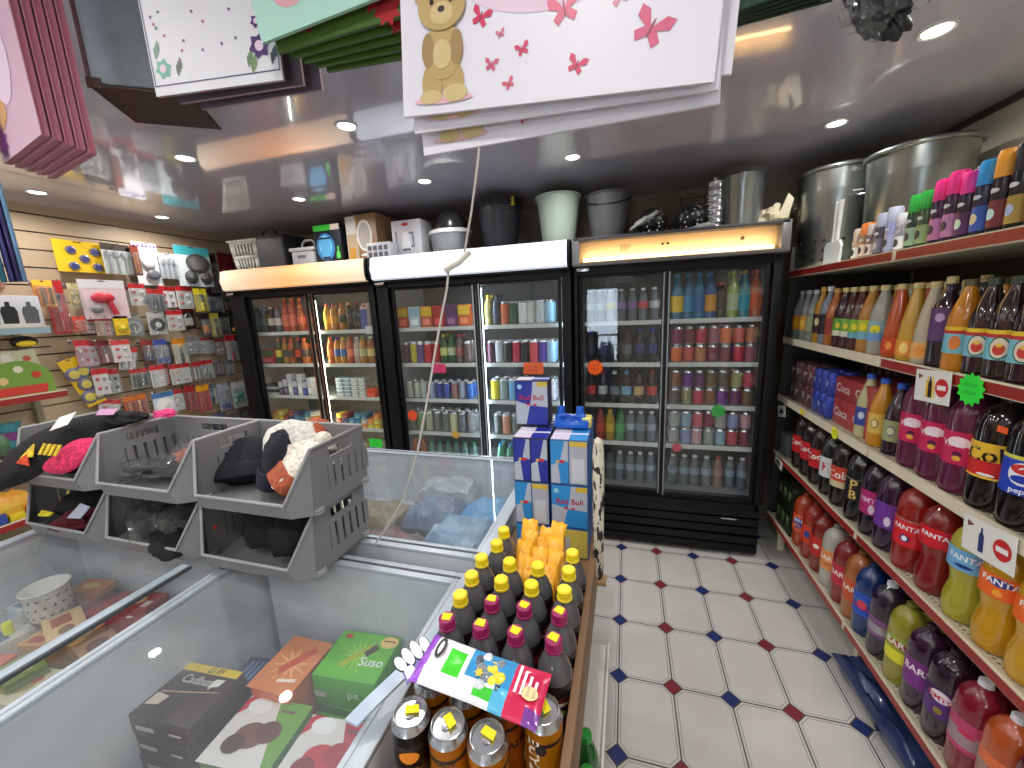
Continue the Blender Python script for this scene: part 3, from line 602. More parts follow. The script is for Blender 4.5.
# ---------------------------------------------------------------- right hand shelving
CREAM = noisy('cream_shelf_enamel', (206, 198, 172), (222, 214, 190), 4, .45); CREAMD = M((150, 142, 122), .5); STRIP = M((150, 34, 30), .35); STRIP2 = M((222, 212, 188), .35)
XF = .92; SY0, SY1 = .35, 2.76; RZ = (1.79, 1.405, 1.045, .68, .25)
t = thing('shelving_unit', 'long cream metal shelving unit with red ticket strips along the right wall', 'shelving', (1.24, 1.55, 0)); ox, oy = 1.24, 1.55
b = MB()
for yy in (SY0, 1.775, SY1-.03): b.box(1.50-ox, 1.545-ox, yy-oy, yy+.03-oy, 0, 1.95, CREAMD)
b.box(1.505-ox, 1.515-ox, SY0+.03-oy, SY1-.03-oy, .1, 1.93, M((92, 84, 74), .6)); b.build('back_panel', t)
for k, z in enumerate(RZ):
    for ya, yb_ in ((SY0, 1.785), (1.79, SY1)):
        b = MB(); b.box(XF+.012-ox, 1.505-ox, ya-oy, yb_-oy, z-.028, z-.004, CREAM)
        b.box(XF+.002-ox, XF+.014-ox, ya-oy, yb_-oy, z-.034, z+.004, CREAM, .002)
        if k in (3, 4, 2):   # perforations near the front lip
            for i in range(int((yb_-ya)/.016)):
                for q in range(2): b.box(XF+.03+q*.02-ox, XF+.038+q*.02-ox, ya+.008+i*.016-oy, ya+.014+i*.016-oy, z-.0045, z-.0035, M((120, 108, 88), .6))
        s = b.build('shelf', t)
        red = (k in (0, 3, 4)) or (k == 1 and ya < 1)
        b = MB(); b.box(XF-ox, XF+.003-ox, ya+.01-oy, yb_-.01-oy, z-.030, z+.001, STRIP if red else STRIP2, 0); b.box(XF-.001-ox, XF+.002-ox, ya+.004-oy, yb_-.004-oy, z+.000, z+.004, CREAM)
        b.build('ticket_strip', s)
b = MB()
for yy in (SY0+.02, 1.775, SY1-.05): b.box(XF+.06-ox, XF+.10-ox, yy-oy, yy+.03-oy, 0, .222, CREAM)
b.box(XF+.26-ox, 1.5-ox, SY0-oy, SY1-oy, 0.001, .2, M((60, 52, 46), .7)); b.build('plinth', t)
b = MB(); b.box(XF+.005-ox, 1.50-ox, SY1-.012-oy, SY1-oy, .2, 1.93, M((40, 38, 36), .6)); b.build('end_panel', t)

RS = -PI/2
def rshelf(lvl, y, x, spec, label, cat='bottle', group=None, seg=28, neck=None, sc=1):
    kind, liq, cap, bands, emb = spec
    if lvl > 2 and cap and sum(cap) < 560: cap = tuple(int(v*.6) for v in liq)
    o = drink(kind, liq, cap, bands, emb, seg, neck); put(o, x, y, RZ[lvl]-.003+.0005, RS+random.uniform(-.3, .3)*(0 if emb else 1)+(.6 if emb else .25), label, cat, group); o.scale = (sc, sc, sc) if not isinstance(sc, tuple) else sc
    return o
def S(kind, liq, cap, bands, emb=()): return (kind, liq, cap, tuple(bands), tuple(emb))
# second shelf: juice and cordial bottles
WHc = (232, 228, 216); STRAW = (206, 188, 130)
peach = [(0, .74, (120, 190, 206)), (.74, .86, (196, 40, 40)), (.86, 1, (232, 196, 40))]
peachE = [('d', (40, 90, 70), .021, .031, .40), ('d', (226, 214, 190), .018, .027, .40), ('d', (206, 60, 50), .012, .016, .36), ('d', (236, 190, 80), .007, .006, .5)]
lst = [
 (2.70, 'juice', (150, 160, 158), (170, 176, 176), [(0, 1, (226, 150, 40))], [('d', (240, 190, 60), .012, .02, .5)], 'clear water bottle with orange-yellow label and clear cap'),
 (2.61, 'juice', (150, 158, 156), (170, 176, 176), [(0, 1, (214, 150, 50))], [('d', (240, 200, 80), .012, .02, .5)], 'clear bottle with small orange fruit label'),
 (2.52, 'juice', (156, 164, 160), (180, 184, 184), [(0, 1, (150, 160, 120))], [], 'clear bottle with faded green label'),
 (2.44, 'tall', (206, 150, 40), (214, 160, 60), [(0, 1, (60, 40, 36))], [('d', (220, 200, 160), .012, .02, .6)], 'slim yellow-topped squash bottle with dark label'),
 (2.37, 'tall', (150, 160, 176), (226, 226, 228), [(0, 1, (40, 36, 44))], [], 'slim clear bottle with white cap and dark label'),
 (2.30, 'juice', (206, 120, 50), (190, 150, 70), [(0, 1, (150, 60, 50))], [], 'orange juice bottle with brown-red label'),
 (2.22, 'juice', (70, 30, 34), STRAW, [(.3, 1, (90, 160, 60)), (0, .3, (210, 214, 190))], [('d', (220, 200, 60), .01, .014, .6)], 'dark berry juice bottle with green label'),
 (2.15, 'juice', (84, 34, 36), STRAW, [(.3, 1, (110, 170, 60)), (0, .3, (214, 214, 190))], [('d', (226, 206, 60), .01, .014, .6)], 'dark red juice bottle with lime label'),
 (2.08, 'juice', (96, 44, 40), STRAW, [(.3, 1, (130, 180, 50)), (0, .3, (110, 170, 190))], [('d', (230, 214, 50), .013, .014, .6)], 'brown-red juice bottle with yellow-green label'),
 (2.01, 'juice', (216, 150, 60), STRAW, [(0, .4, (120, 180, 200)), (.4, 1, (190, 200, 60))], [('d', (236, 220, 40), .014, .014, .65)], 'amber juice bottle with lemon label'),
 (1.93, 'juice', (196, 196, 182), STRAW, [(0, .4, (110, 160, 206)), (.4, 1, (140, 180, 190))], [('d', (236, 220, 30), .018, .016, .6), ('d', (150, 190, 60), .006, .006, .5)], 'cloudy pale lemonade bottle with lemon picture'),
 (1.83, 'cone', (220, 96, 34), STRAW, [(0, 1, (206, 70, 30))], [('d', (240, 150, 60), .01, .016, .5)], 'conical bright orange drink bottle'),
 (1.745, 'cone', (238, 184, 70), STRAW, [(0, 1, (230, 150, 50))], [('d', (250, 214, 120), .014, .02, .5)], 'conical pale mango drink bottle'),
 (1.665, 'cone', (222, 208, 180), STRAW, [(0, 1, (232, 176, 100))], [('d', (240, 150, 70), .014, .018, .5)], 'conical cream coconut drink bottle'),
 (1.60, 'tall', (40, 24, 44), (196, 176, 120), [(.35, 1.4, (92, 60, 110))], [('d', (190, 160, 200), .012, .014, 1.1)], 'tall dark purple cordial bottle with pale flower'),
 (1.525, 'juice', (238, 150, 20), (90, 80, 50), peach, [('d', (226, 130, 60), .014, .022, .4)], 'orange juice drink bottle with pale blue label'),
 (1.445, 'juice', (52, 22, 26), (60, 70, 50), peach, peachE, 'dark peach-label juice bottle'),
 (1.375, 'juice', (52, 22, 26), (60, 70, 50), peach, peachE, 'dark peach-label juice bottle'),
 (1.305, 'juice', (52, 22, 26), (60, 70, 50), peach, peachE, 'dark peach-label juice bottle'),
 (1.235, 'juice', (56, 24, 26), (40, 100, 60), peach, peachE, 'dark peach-label juice bottle'),
 (1.16, 'juice', (150, 170, 60), (40, 100, 60), peach, peachE, 'pale green juice drink bottle with peach label'),
]
npe = 0
for y, k, liq, cap, bd, em, lab in lst:
    g = None
    if 'dark peach-label' in lab: npe += 1; lab = lab+', '+ORD[npe]+' of four from left'
    rshelf(1, y, .985, S(k, liq, cap, bd, em), lab+', second shelf from top, right', group='juice bottles on the second shelf')
    if y < 2.35:
        i = lst.index((y, k, liq, cap, bd, em, lab.split(', ')[0])) if False else 0
        rshelf(1, y+.02, 1.08, S(k, liq, cap, bd, em), 'bottle directly behind the '+lab.split(', first')[0].split(', second')[0].split(', third')[0].split(', fourth')[0]+(' (%s)' % ORD[npe] if 'peach' in lab and npe else ''), group='juice bottles in the row behind, second shelf')
# top shelf: aerosols
def aerosol(y, x, h, body, cap, label, bandc=None, r=.0245, sticker_c=None):
    b = MB(); t = thing('spray_can', label, 'spray can', (x, y, RZ[0]-.003), RS, 'spray cans on the top shelf')
    b.lathe([(r*.94, 0), (r, .004), (r, h*.66), (r*.94, h*.69)], foil(body), 24)
    bc = bandc or tuple(min(255, v+110) for v in body)
    b.lathe([(r+.0003, h*.1), (r+.0003, h*.42)], card(bc), 24, capt=False, capb=False)
    b.wrapdisc(r+.0006, card(tuple(255-v//2 for v in bc) if sum(bc) < 380 else (50, 50, 60)), (0, h*.26), r*.5, r*.6)
    b.wrapdisc(r+.0006, card((210, 210, 214)), (0, h*.54), r*.6, r*.25); b.build('body', t)
    b = MB(); b.lathe([(r*.97, h*.685), (r*.99, h*.72), (r*.94, h*.95), (r*.8, h)], plastic(cap) if cap != 'clear' else M((214, 220, 222), .1, 0, 0, .5, .55), 24); b.build('cap', t)
    return t
for i, (y, h, bd, cp, bc, lab) in enumerate([
 (2.09, .155, (196, 170, 140), (206, 190, 170), None, 'slim bronze aerosol with beige cap'), (2.035, .17, (150, 120, 96), (214, 120, 50), None, 'slim brown aerosol with orange cap'),
 (1.985, .155, (120, 100, 92), (190, 180, 176), None, 'slim brown aerosol with pale cap'), (1.93, .19, (70, 66, 78), (166, 170, 186), (120, 116, 130), 'grey aerosol with lavender-grey cap'),
 (1.865, .20, (150, 156, 196), (176, 180, 200), (170, 176, 206), 'lavender aerosol with pale grey cap'), (1.80, .16, (150, 150, 160), (214, 214, 222), None, 'pale small aerosol behind the strip joint'),
 (1.745, .215, (40, 60, 50), (40, 170, 60), (150, 180, 150), 'dark aerosol with green cap, left'), (1.69, .215, (60, 76, 50), (40, 170, 60), (150, 176, 120), 'dark aerosol with green cap, right'),
 (1.63, .235, (60, 34, 60), (240, 40, 140), (190, 120, 170), 'dark aerosol with pink cap, first from the left'), (1.575, .245, (60, 30, 56), (240, 40, 140), (196, 130, 180), 'dark aerosol with pink cap, second from the left'),
 (1.52, .225, (40, 24, 44), (240, 50, 150), (90, 40, 90), 'dark aerosol with pink cap, third from the left'), (1.465, .24, (40, 40, 60), (40, 150, 220), (50, 90, 180), 'dark aerosol with bright blue cap'),
 (1.41, .25, (30, 24, 26), (240, 160, 40), (120, 40, 44), 'black aerosol with orange cap'), (1.355, .25, (24, 24, 26), (26, 26, 30), (170, 140, 60), 'black aerosol with black cap and gold band'),
 (1.30, .25, (24, 24, 30), (30, 30, 34), (120, 60, 60), 'black aerosol at the right end')]):
    h *= .86; y += .03
    aerosol(y, .965, h, bd, cp, lab+', top shelf', bc)
    if 6 <= i <= 9: aerosol(y+.02, 1.03, h*1.02, bd, 'clear', 'clear-capped aerosol in the row behind, '+ORD[i-5]+' from the left, top shelf', bc)
# large metal bins on the top shelf
ALU = noisy('brushed_aluminium', (118, 124, 122), (170, 174, 170), 9, .26, 0, (1, 1, .15), .92)
def metal_bin(x, y, r, h, label, holes=True, lid=False):
    t = thing('metal_bin', label, 'metal bin', (x, y, RZ[0]-.004), 0)
    b = MB(); b.lathe([(r*.88, 0), (r*.9, .01), (r*.97, h*.75), (r*.975, h*.76), (r*.975, h*.78), (r, h-.02), (r*.99, h-.02), (r*.9, .014), (.001, .012)], ALU, 48, capt=False); b.build('body', t)
    b = MB(); pts = [((r+.003)*math.cos(2*PI*i/48), (r+.003)*math.sin(2*PI*i/48), h-.014) for i in range(48)]; b.tube(pts, .011, ALU, 10, closed=True); b.build('rolled_rim', t)
    if holes:
        b = MB(); hm = M((8, 8, 8), .8)
        for j in range(3):
            zz = .05+j*.05; rr = r*(.9+.07*zz/(h*.75))+.0015
            for i in range(26):
                T = TR((rr*math.cos(2*PI*i/26), rr*math.sin(2*PI*i/26), zz), rz=2*PI*i/26+PI/2, rx=PI/2)
                b.lathe([(.008, -.001), (.008, .001)], hm, 10, T=T)
        b.build('vent_hole_band', t)
    b = MB()
    for s in (0, PI):
        a = 2.6+s; c = Vector((math.cos(a), math.sin(a), 0)); q = Vector((-math.sin(a), math.cos(a), 0)); zz = Vector((0, 0, h*.72))
        b.tube([c*(r*.97)+zz+q*.06, c*(r+.03)+zz+q*.06, c*(r+.035)+zz, c*(r+.03)+zz-q*.06, c*(r*.97)+zz-q*.06], .005, SILVER, 8)
    b.build('side_handle', t)
    return t
metal_bin(1.115, 2.735, .185, .53, 'tall galvanised metal bin with punched holes, left of two on the top shelf')
metal_bin(1.285, 2.40, .185, .50, 'wide bare metal bin with rolled rim, right of two on the top shelf', False)
# white plastic hand tools leaning before the left bin
t = thing('dustpan_and_brush', 'pale blue and white plastic dustpan set standing by the metal bins', 'dustpan', (.975, 2.36, RZ[0]-.003), RS)
b = MB(); b.prism([(-.075, 0), (.075, 0), (.08, .09), (.06, .115), (-.06, .115), (-.08, .09)], -.012, -.002, plastic((222, 232, 238)), 'xz'); b.box(-.085, -.03, -.002, .03, 0, .11, plastic((150, 190, 206)), .01); b.build('pan', t)
for s, c in ((-.012, (226, 230, 234)), (.022, (232, 236, 238))):
    b = MB(); b.tube([(s, -.004, .10), (s*1.1, -.002, .17), (s*1.2, .0, .30)], [.008, .007, .009], plastic(c), 10); b.build('long_handle', t)

# third shelf: can multipacks and bottles
def multipack(x0, x1, y0, y1, z0, cols, rows, col, label, txt=None, tc=(240, 240, 240), rad=.033, hh=.115, film=True, facing='x', group=None):
    """block of cans seen end-on, shrink-wrapped"""
    t = thing('can_multipack', label, 'multipack', ((x0+x1)/2, (y0+y1)/2, z0), 0, group); cx, cy = (x0+x1)/2, (y0+y1)/2
    n = max(1, round((y1-y0)/.067)); m_ = max(1, round((x1-x0)/.067))
    for r_ in range(rows):
        for i in range(n):
            for j in range(min(m_, 2)):
                b = MB(); zz = r_*(hh+.002); px = x0-cx+.0335+.067*j; py = y0-cy+.0335+i*.067
                T = TR((px, py, zz), RS)
                b.lathe([(rad*.75, 0), (rad, .009), (rad, hh-.012), (rad*.8, hh-.001), (rad*.75, hh-.003)], foil(col), 18, T=T)
                if j == 0:
                    bb = MB(); 
                    if txt: bb.text(txt[(i+r_) % len(txt)], .034, card(tc), None, rad+.0006, (0, hh*.5), .02, 1, .9)
                    bb.wrapdisc(rad+.0004, card(tuple(max(0, v-60) for v in col)), (0, hh*.18), .012, .008)
                    for k_, m__ in enumerate(bb.mats):
                        pass
                    b.add(bb.v, [f for f, q in zip(bb.f, bb.fm) if q == 0], bb.mats[0], T)
                    if len(bb.mats) > 1: b.add(bb.v, [f for f, q in zip(bb.f, bb.fm) if q == 1], bb.mats[1], T)
                b.build('can', t)
    b = MB(); b.box(x0-cx-.0015, x1-cx, y0-cy-.001, y1-cy+.001, -.0005, rows*(hh+.002)+.001, WRAP, .008); b.build('shrink_film', t)
    return t
z3 = RZ[2]-.0025
multipack(.955, 1.09, 2.56, 2.72, z3, 3, 2, (86, 18, 36), 'maroon fruit cola can multipack with white lettering, far left of third shelf', ['DR', 'PEP'], (230, 226, 226))
multipack(.955, 1.09, 2.40, 2.555, z3, 2, 2, (92, 20, 38), 'maroon fruit cola can multipack beside the blue cans, third shelf', ['DR', 'PEP'], (230, 226, 226))
multipack(.955, 1.09, 2.21, 2.385, z3, 2, 2, (24, 60, 180), 'blue cola can multipack on the third shelf', ['P', 'O'], (230, 236, 244))
t = thing('cola_can_box', 'long red cola can carton with white script, third shelf', 'multipack', (1.08, 2.03, z3), RS)
b = MB(); b.box(-.16, .16, -.11, .15, 0, .125, card((190, 26, 34)), .006); b.box(-.16, .16, -.11, .15, .127, .225, card((176, 22, 30)), .006)
for zz in (.06, .175): b.text('Coca', .055, card((240, 236, 232)), TR((-.09, -.1106, zz))); b.text('Cola', .05, card((240, 236, 232)), TR((.06, -.1106, zz)))
b.build('carton', t)
b = MB(); b.box(-.165, .165, -.113, .152, -.0002, .228, WRAP, .008); b.build('shrink_film', t)
multipack(1.30, 1.43, 2.25, 2.7, z3, 2, 2, (60, 14, 30), 'dark can multipack stored at the back of the third shelf', None)
BLc = (40, 90, 190)
rshelf(2, 1.955, .99, S('juice', (218, 212, 160), BLc, [(0, 1, (50, 70, 150))], [('d', (190, 200, 220), .012, .016, .55)]), 'cloudy pale yellow bottle with blue cap and navy label, third shelf')
rshelf(2, 1.85, .985, S('juice', (236, 160, 30), BLc, [(0, 1, (220, 180, 90))], [('d', (120, 100, 60), .014, .02, .5), ('d', (230, 210, 150), .01, .015, .5)]), 'orange bottle with blue cap and cream label, third shelf')
rshelf(2, 1.75, .985, S('juice', (50, 22, 44), BLc, [(0, 1, (150, 160, 110))], [('d', (110, 60, 120), .014, .02, .5), ('d', (190, 200, 160), .012, .015, .5)]), 'dark purple bottle with blue cap and green label, third shelf')
rshelf(2, 1.75, 1.09, S('juice', (50, 22, 44), BLc, [(0, 1, (150, 160, 110))], []), 'dark purple bottle with blue cap behind the green-labelled one, third shelf')
pk = [(0, 1, (196, 24, 84))]; pkE = [('d', (240, 214, 226), .026, .016, .7), ('t', 'VIMTO', (236, 226, 232), .026, .62), ('d', (90, 20, 70), .011, .012, .3), ('d', (230, 170, 60), .01, .008, .2)]
for i, y in enumerate((1.635, 1.535, 1.435)):
    rshelf(2, y, .985, S('pet2', (112, 34, 74), (190, 30, 50), pk, pkE), 'large purple-pink drink bottle with pink label, %s of three from the left, third shelf' % ORD[i+1], group='large pink-labelled bottles')
    rshelf(2, y+.02, 1.10, S('pet2', (112, 34, 74), (190, 30, 50), pk, ()), 'large purple-pink bottle in the row behind, %s from the left, third shelf' % ORD[i+1], group='large pink-labelled bottles behind')
cocaE = [('t', 'Coca', (26, 14, 14), .05, .66, .0), ('d', (240, 236, 230), .018, .004, .12)]
rshelf(2, 1.335, .985, S('pet2', (26, 16, 18), (30, 20, 20), [(0, .06, (236, 190, 50)), (.06, .5, (206, 30, 34)), (.5, 1, (230, 184, 44))], [('t', 'Cola', (24, 14, 14), .058, .66, .12), ('d', (240, 236, 230), .018, .004, .12)]), 'large cola bottle with yellow and red label and black script, third shelf')
rshelf(2, 1.235, .985, S('pet2', (24, 18, 22), (30, 60, 180), [(0, .9, (24, 62, 184)), (.9, 1, (214, 206, 80))], [('d', (236, 236, 240), .028, .03, .55, 0), ('d', (206, 40, 44), .024, .013, .68, 0), ('d', (30, 60, 170), .022, .010, .42, 0), ('t', 'pepsi', (230, 234, 244), .02, .12)]), 'large cola bottle with blue label and round red-white-blue badge, third shelf')
for y in (1.30, 1.19, 1.08): rshelf(2, y+.03, 1.10, S('pet2', (26, 16, 18), (196, 30, 30), [(0, 1, (200, 30, 34))], ()), 'large cola bottle with red cap in the row behind, %s, third shelf' % {1.30: 'behind the yellow label', 1.19: 'behind the blue label', 1.08: 'nearest the camera'}[y], group='cola bottles in the row behind')
rshelf(2, 1.135, .985, S('pet2', (24, 18, 22), (30, 60, 180), [(0, 1, (24, 62, 184))], [('t', 'pepsi', (230, 234, 244), .02, .12)]), 'large blue-labelled cola bottle cut off by the right picture edge, third shelf')
# fourth shelf
coke = S('pet2', (30, 16, 16), (190, 24, 28), [(0, 1, (190, 26, 32))], [('t', 'Coca', (240, 236, 232), .045, .6, .1)])
for i, (y, sp_, lab) in enumerate([
 (2.50, coke, 'large cola bottle with red label, first from the left, fourth shelf'), (2.39, coke, 'large cola bottle with red label, second from the left, fourth shelf'), (2.28, coke, 'large cola bottle with red label, third from the left, fourth shelf'),
 (2.16, S('pet2', (26, 18, 20), (210, 210, 214), [(0, 1, (206, 208, 212))], [('t', 'K', (190, 30, 36), .06, .5)]), 'large diet cola bottle with silver-white label, fourth shelf'),
 (2.05, S('pet2', (30, 18, 18), (190, 24, 28), [(0, .3, (206, 190, 150)), (.3, 1, (196, 60, 40))], [('t', 'Cola', (240, 230, 220), .05, .6)]), 'large cola bottle with cream and red label, fourth shelf'),
 (1.92, S('pet2', (18, 16, 20), (20, 20, 24), [(0, 1, (26, 24, 28)), (.95, 1, (196, 190, 160))], [('t', 'P', (206, 176, 96), .06, .7), ('t', 'B', (206, 176, 96), .055, .25)]), 'large black cola bottle with gold letters on black label, fourth shelf'),
 (1.80, S('pet2', (34, 18, 36), (40, 20, 40), [(0, 1, (172, 40, 110))], [('t', 'VIMTO', (220, 170, 200), .03, .6), ('d', (226, 200, 214), .01, .02, .25, .01)]), 'large dark bottle with magenta label, beside the gold-lettered one, fourth shelf'),
 (1.70, S('pet2', (60, 24, 60), (50, 20, 60), [(0, 1, (110, 50, 150))], [('d', (220, 210, 230), .01, .02, .3, .01)]), 'large dark bottle with purple label, fourth shelf'),
 (1.585, S('pet2', (170, 40, 34), (190, 30, 30), [(0, 1, (214, 30, 40)), (.92, 1, (236, 220, 220))], [('t', 'FANTA', (240, 240, 244), .024, .68), ('d', (40, 40, 120), .014, .014, .3), ('d', (240, 240, 240), .008, .01, .3)]), 'large red strawberry soda bottle with red label, fourth shelf'),
 (1.465, S('waist', (150, 30, 36), (190, 30, 30), [(0, 1, (206, 26, 40))], [('t', 'FANTA', (240, 240, 244), .022, .6)]), 'waisted dark red soda bottle with red label, fourth shelf'),
 (1.345, S('waist', (196, 190, 60), (226, 214, 40), [(0, 1, (110, 170, 214))], [('t', 'FANTA', (240, 240, 244), .024, .62), ('d', (30, 60, 130), .02, .006, .25)]), 'waisted yellow lemon soda bottle with light blue label, fourth shelf'),
 (1.235, S('waist', (232, 170, 30), (230, 110, 30), [(0, 1, (232, 100, 30))], [('d', (36, 60, 140), .024, .012, .72), ('t', 'FANTA', (244, 240, 236), .024, .72), ('d', (240, 160, 60), .01, .01, .25)]), 'waisted orange soda bottle with orange label, left of two, fourth shelf'),
 (1.13, S('waist', (236, 176, 40), (230, 110, 30), [(0, 1, (236, 104, 30))], [('d', (36, 60, 140), .024, .012, .72), ('t', 'FANTA', (244, 240, 236), .024, .72), ('d', (240, 160, 60), .01, .01, .25)]), 'waisted orange soda bottle with orange label, right of two, fourth shelf'),
 (1.02, S('pet2', (60, 18, 26), (60, 20, 30), [(0, 1, (200, 196, 200))], [('d', (150, 30, 60), .02, .012, .6)]), 'dark red bottle with white label at the right picture edge, fourth shelf')]):
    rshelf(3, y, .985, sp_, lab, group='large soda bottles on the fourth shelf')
    rshelf(3, y+.03, 1.10, S(*sp_[:3], sp_[3], ()), 'bottle directly behind the '+lab.replace(', fourth shelf', '').replace('large ', ''), group='soda bottles in the second row, fourth shelf')
b = MB(); b.box(-.05, .05, -.04, .04, 0, .15, M((120, 124, 128), .35, .5), .008); b.box(-.04, .04, -.041, -.039, .02, .13, M((150, 154, 158), .3, .5)); o = b.build('foil_pack'); o.location = (.99, 2.67, RZ[3]-.0025); o.rotation_euler = (0, 0, RS+.2); tag(o, 'silver-grey foil pack at the far left end of the fourth shelf', 'pack')
# bottom shelf
barr = lambda c: [('t', 'BARR', (226, 226, 214), .034, .55), ]
rows5 = [
 (2.39, S('pet2', (190, 70, 30), (40, 70, 160), [(0, 1, (220, 90, 40))], [('d', (30, 60, 160), .03, .034, .5), ('t', 'IRN', (240, 240, 240), .028, .65), ('t', 'BRU', (240, 150, 60), .028, .35)]), 'orange-red soda bottle with blue and orange label'),
 (2.275, S('pet2', (176, 50, 30), (190, 40, 30), [(0, 1, (206, 60, 30))], [('d', (40, 60, 150), .016, .02, .5)]), 'red-orange soda bottle with red label'),
 (2.165, S('pet2', (150, 40, 30), (30, 24, 24), [(0, 1, (196, 40, 36))], [('d', (236, 220, 200), .016, .012, .5)]), 'red soda bottle with dark cap'),
 (2.05, S('pet2', (206, 200, 190), (220, 150, 90), [(0, 1, (224, 140, 70))], [('t', 'BARR', (244, 236, 220), .036, .6), ('t', 'BARR', (120, 40, 30), .012, .3)]), 'clear cream soda bottle with orange label'),
 (1.94, S('pet2', (150, 40, 44), (150, 30, 40), [(0, 1, (190, 40, 60))], [('t', 'BARR', (240, 226, 220), .034, .55)]), 'red cherry soda bottle with red label'),
 (1.84, S('pet2', (190, 110, 50), (200, 110, 40), [(0, 1, (196, 80, 40))], [('t', 'BARR', (240, 226, 220), .034, .55)]), 'amber soda bottle behind the blue one'),
 (1.755, S('pet2', (30, 60, 130), (30, 80, 190), [(0, 1, (40, 80, 190)), (.3, .42, (220, 60, 90)), (.6, .68, (150, 200, 240))], [('d', (220, 60, 90), .018, .02, .5)]), 'blue energy soda bottle with blue and pink label'),
 (1.645, S('pet2', (52, 40, 60), (214, 214, 220), [(0, .75, (126, 80, 130)), (.15, .5, (220, 216, 222))], [('d', (120, 70, 120), .02, .006, .55)]), 'dark grape bottle with white cap and purple-white label'),
 (1.535, S('pet2', (176, 170, 50), (200, 200, 50), [(0, .45, (226, 220, 40)), (.45, 1, (150, 160, 50))], [('d', (150, 40, 40), .03, .013, .72), ('t', 'BARR', (240, 236, 220), .034, .72)]), 'yellow-green lemon soda bottle with BARR label'.replace('BARR', 'lettered')),
 (1.435, S('pet2', (60, 26, 60), (70, 30, 80), [(0, 1, (120, 44, 130))], [('t', 'BARR', (240, 230, 236), .034, .65)]), 'dark purple soda bottle with bright purple label'),
 (1.335, S('pet2', (50, 26, 46), (50, 20, 50), [(0, 1, (84, 40, 120)), (.55, 1, (110, 60, 140))], [('d', (232, 222, 232), .026, .02, .75), ('t', 'VIMTO', (200, 40, 70), .022, .7), ('d', (150, 130, 60), .011, .012, .25)]), 'dark bottle with purple label and white corner'),
 (1.235, S('pet2', (150, 24, 50), (214, 214, 218), [(0, 1, (190, 60, 110)), (.15, .65, (230, 220, 226))], [('d', (196, 40, 80), .02, .007, .6)]), 'strawberry red bottle with pink and white label'),
 (1.135, S('pet2', (214, 96, 40), (214, 214, 218), [(0, 1, (226, 110, 60)), (.15, .65, (232, 222, 216))], [('d', (190, 60, 40), .02, .007, .6)]), 'orange squash bottle with white label'),
 (1.045, S('pet2', (110, 20, 36), (120, 24, 40), [(0, .5, (40, 20, 30)), (.5, .9, (206, 60, 70))], []), 'dark cherry red bottle with red and black label'),
 (.955, S('pet2', (176, 176, 50), (200, 200, 50), [(0, 1, (220, 210, 40))], [('t', 'BARR', (200, 60, 60), .03, .6)]), 'yellow soda bottle at bottom right corner'),
 (.86, S('pet2', (150, 24, 50), (190, 30, 40), [(0, 1, (190, 40, 60))], []), 'red bottle beyond the bottom right picture corner')]
for y, sp_, lab in rows5:
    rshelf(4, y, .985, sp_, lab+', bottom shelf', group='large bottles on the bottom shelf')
    rshelf(4, y+.03, 1.10, S(*sp_[:3], sp_[3], ()), 'bottle right behind the '+lab+', bottom shelf', group='large bottles in the second row, bottom shelf')
t = thing('can_multipack', 'dark green energy can multipack with pale claw marks, far left of bottom shelf', 'multipack', (1.02, 2.56, RZ[4]-.0025), RS)
b = MB(); b.box(-.11, .11, -.08, .09, 0, .155, card((16, 28, 18)), .006); b.box(-.11, .11, -.08, .09, .157, .30, card((18, 30, 18)), .006)
for cx_ in (-.07, 0, .07):
    for zz in (.08, .235):
        for q in (-.014, 0, .014): b.prism([(cx_+q-.003, zz+.03), (cx_+q+.005, zz+.03), (cx_+q+.001, zz-.03)], -.0808, -.0795, card((110, 140, 90)), 'xz')
b.build('carton', t)
# shelf edge cards
def shelfcard(y, z, wd, ht, label, bottle=None, tilt=0, out=.006, sign=True):
    b = MB(); T = TR((0, 0, 0), ry=tilt)
    b.box(-wd/2, wd/2, -.001, 0, -ht, 0, paper((226, 224, 220)), 0, T)
    if sign:
        b.add([(u+wd*.27, -.0015, v-ht*.5) for u, v in oval(ht*.26, ht*.28)], [tuple(range(14))], paper((196, 30, 34)), T)
        b.flat(rect(wd*.27-ht*.17, wd*.27+ht*.17, -ht*.57, -ht*.43), paper((236, 226, 226)), T @ TR((0, -.002, 0)))
        b.flat([(-wd*.42, -ht*.12), (-wd*.27, -ht*.2), (-wd*.40, -ht*.3)], paper((120, 60, 60)), T @ TR((0, -.0015, 0)))
        for k, c in enumerate(((230, 180, 60), (60, 60, 80), (236, 200, 90))[:(3 if bottle else 1)]):
            xx = -wd*.12+k*wd*.07; c = c if bottle else (40, 50, 110)
            b.add([(u+xx, -.0015, v-ht*.55) for u, v in ((-.008, -ht*.3), (.008, -ht*.3), (.008, ht*.15), (.003, ht*.25), (.003, ht*.36), (-.003, ht*.36), (-.003, ht*.25), (-.008, ht*.15))], [tuple(range(8))], paper(c), T)
    else: b.flat([(-wd*.3, -ht*.6), (-wd*.1, -ht*.3), (wd*.1, -ht*.3), (wd*.3, -ht*.55), (wd*.3, -ht*.7), (-wd*.3, -ht*.7)], paper((50, 50, 54)), T @ TR((0, -.0015, 0)))
    o = b.build('price_card', None, False); o.location = (XF-out, y, z); o.rotation_euler = (0, 0, RS); return tag(o, label, 'price card')
shelfcard(1.50, 1.405+.0, .145, .10, 'white price card with three bottles and red spot under the juice shelf', True, -.08)
shelfcard(1.225, 1.045-.0, .155, .10, 'white price card with one dark bottle and red spot under third shelf', False, -.1)
shelfcard(2.62, .675, .12, .055, 'small white price card at the far end of the fourth shelf strip', None, .2, sign=False)
shelfcard(2.66, 1.0, .12, .07, 'grey price label below far end of third shelf', None, -.25, sign=False)
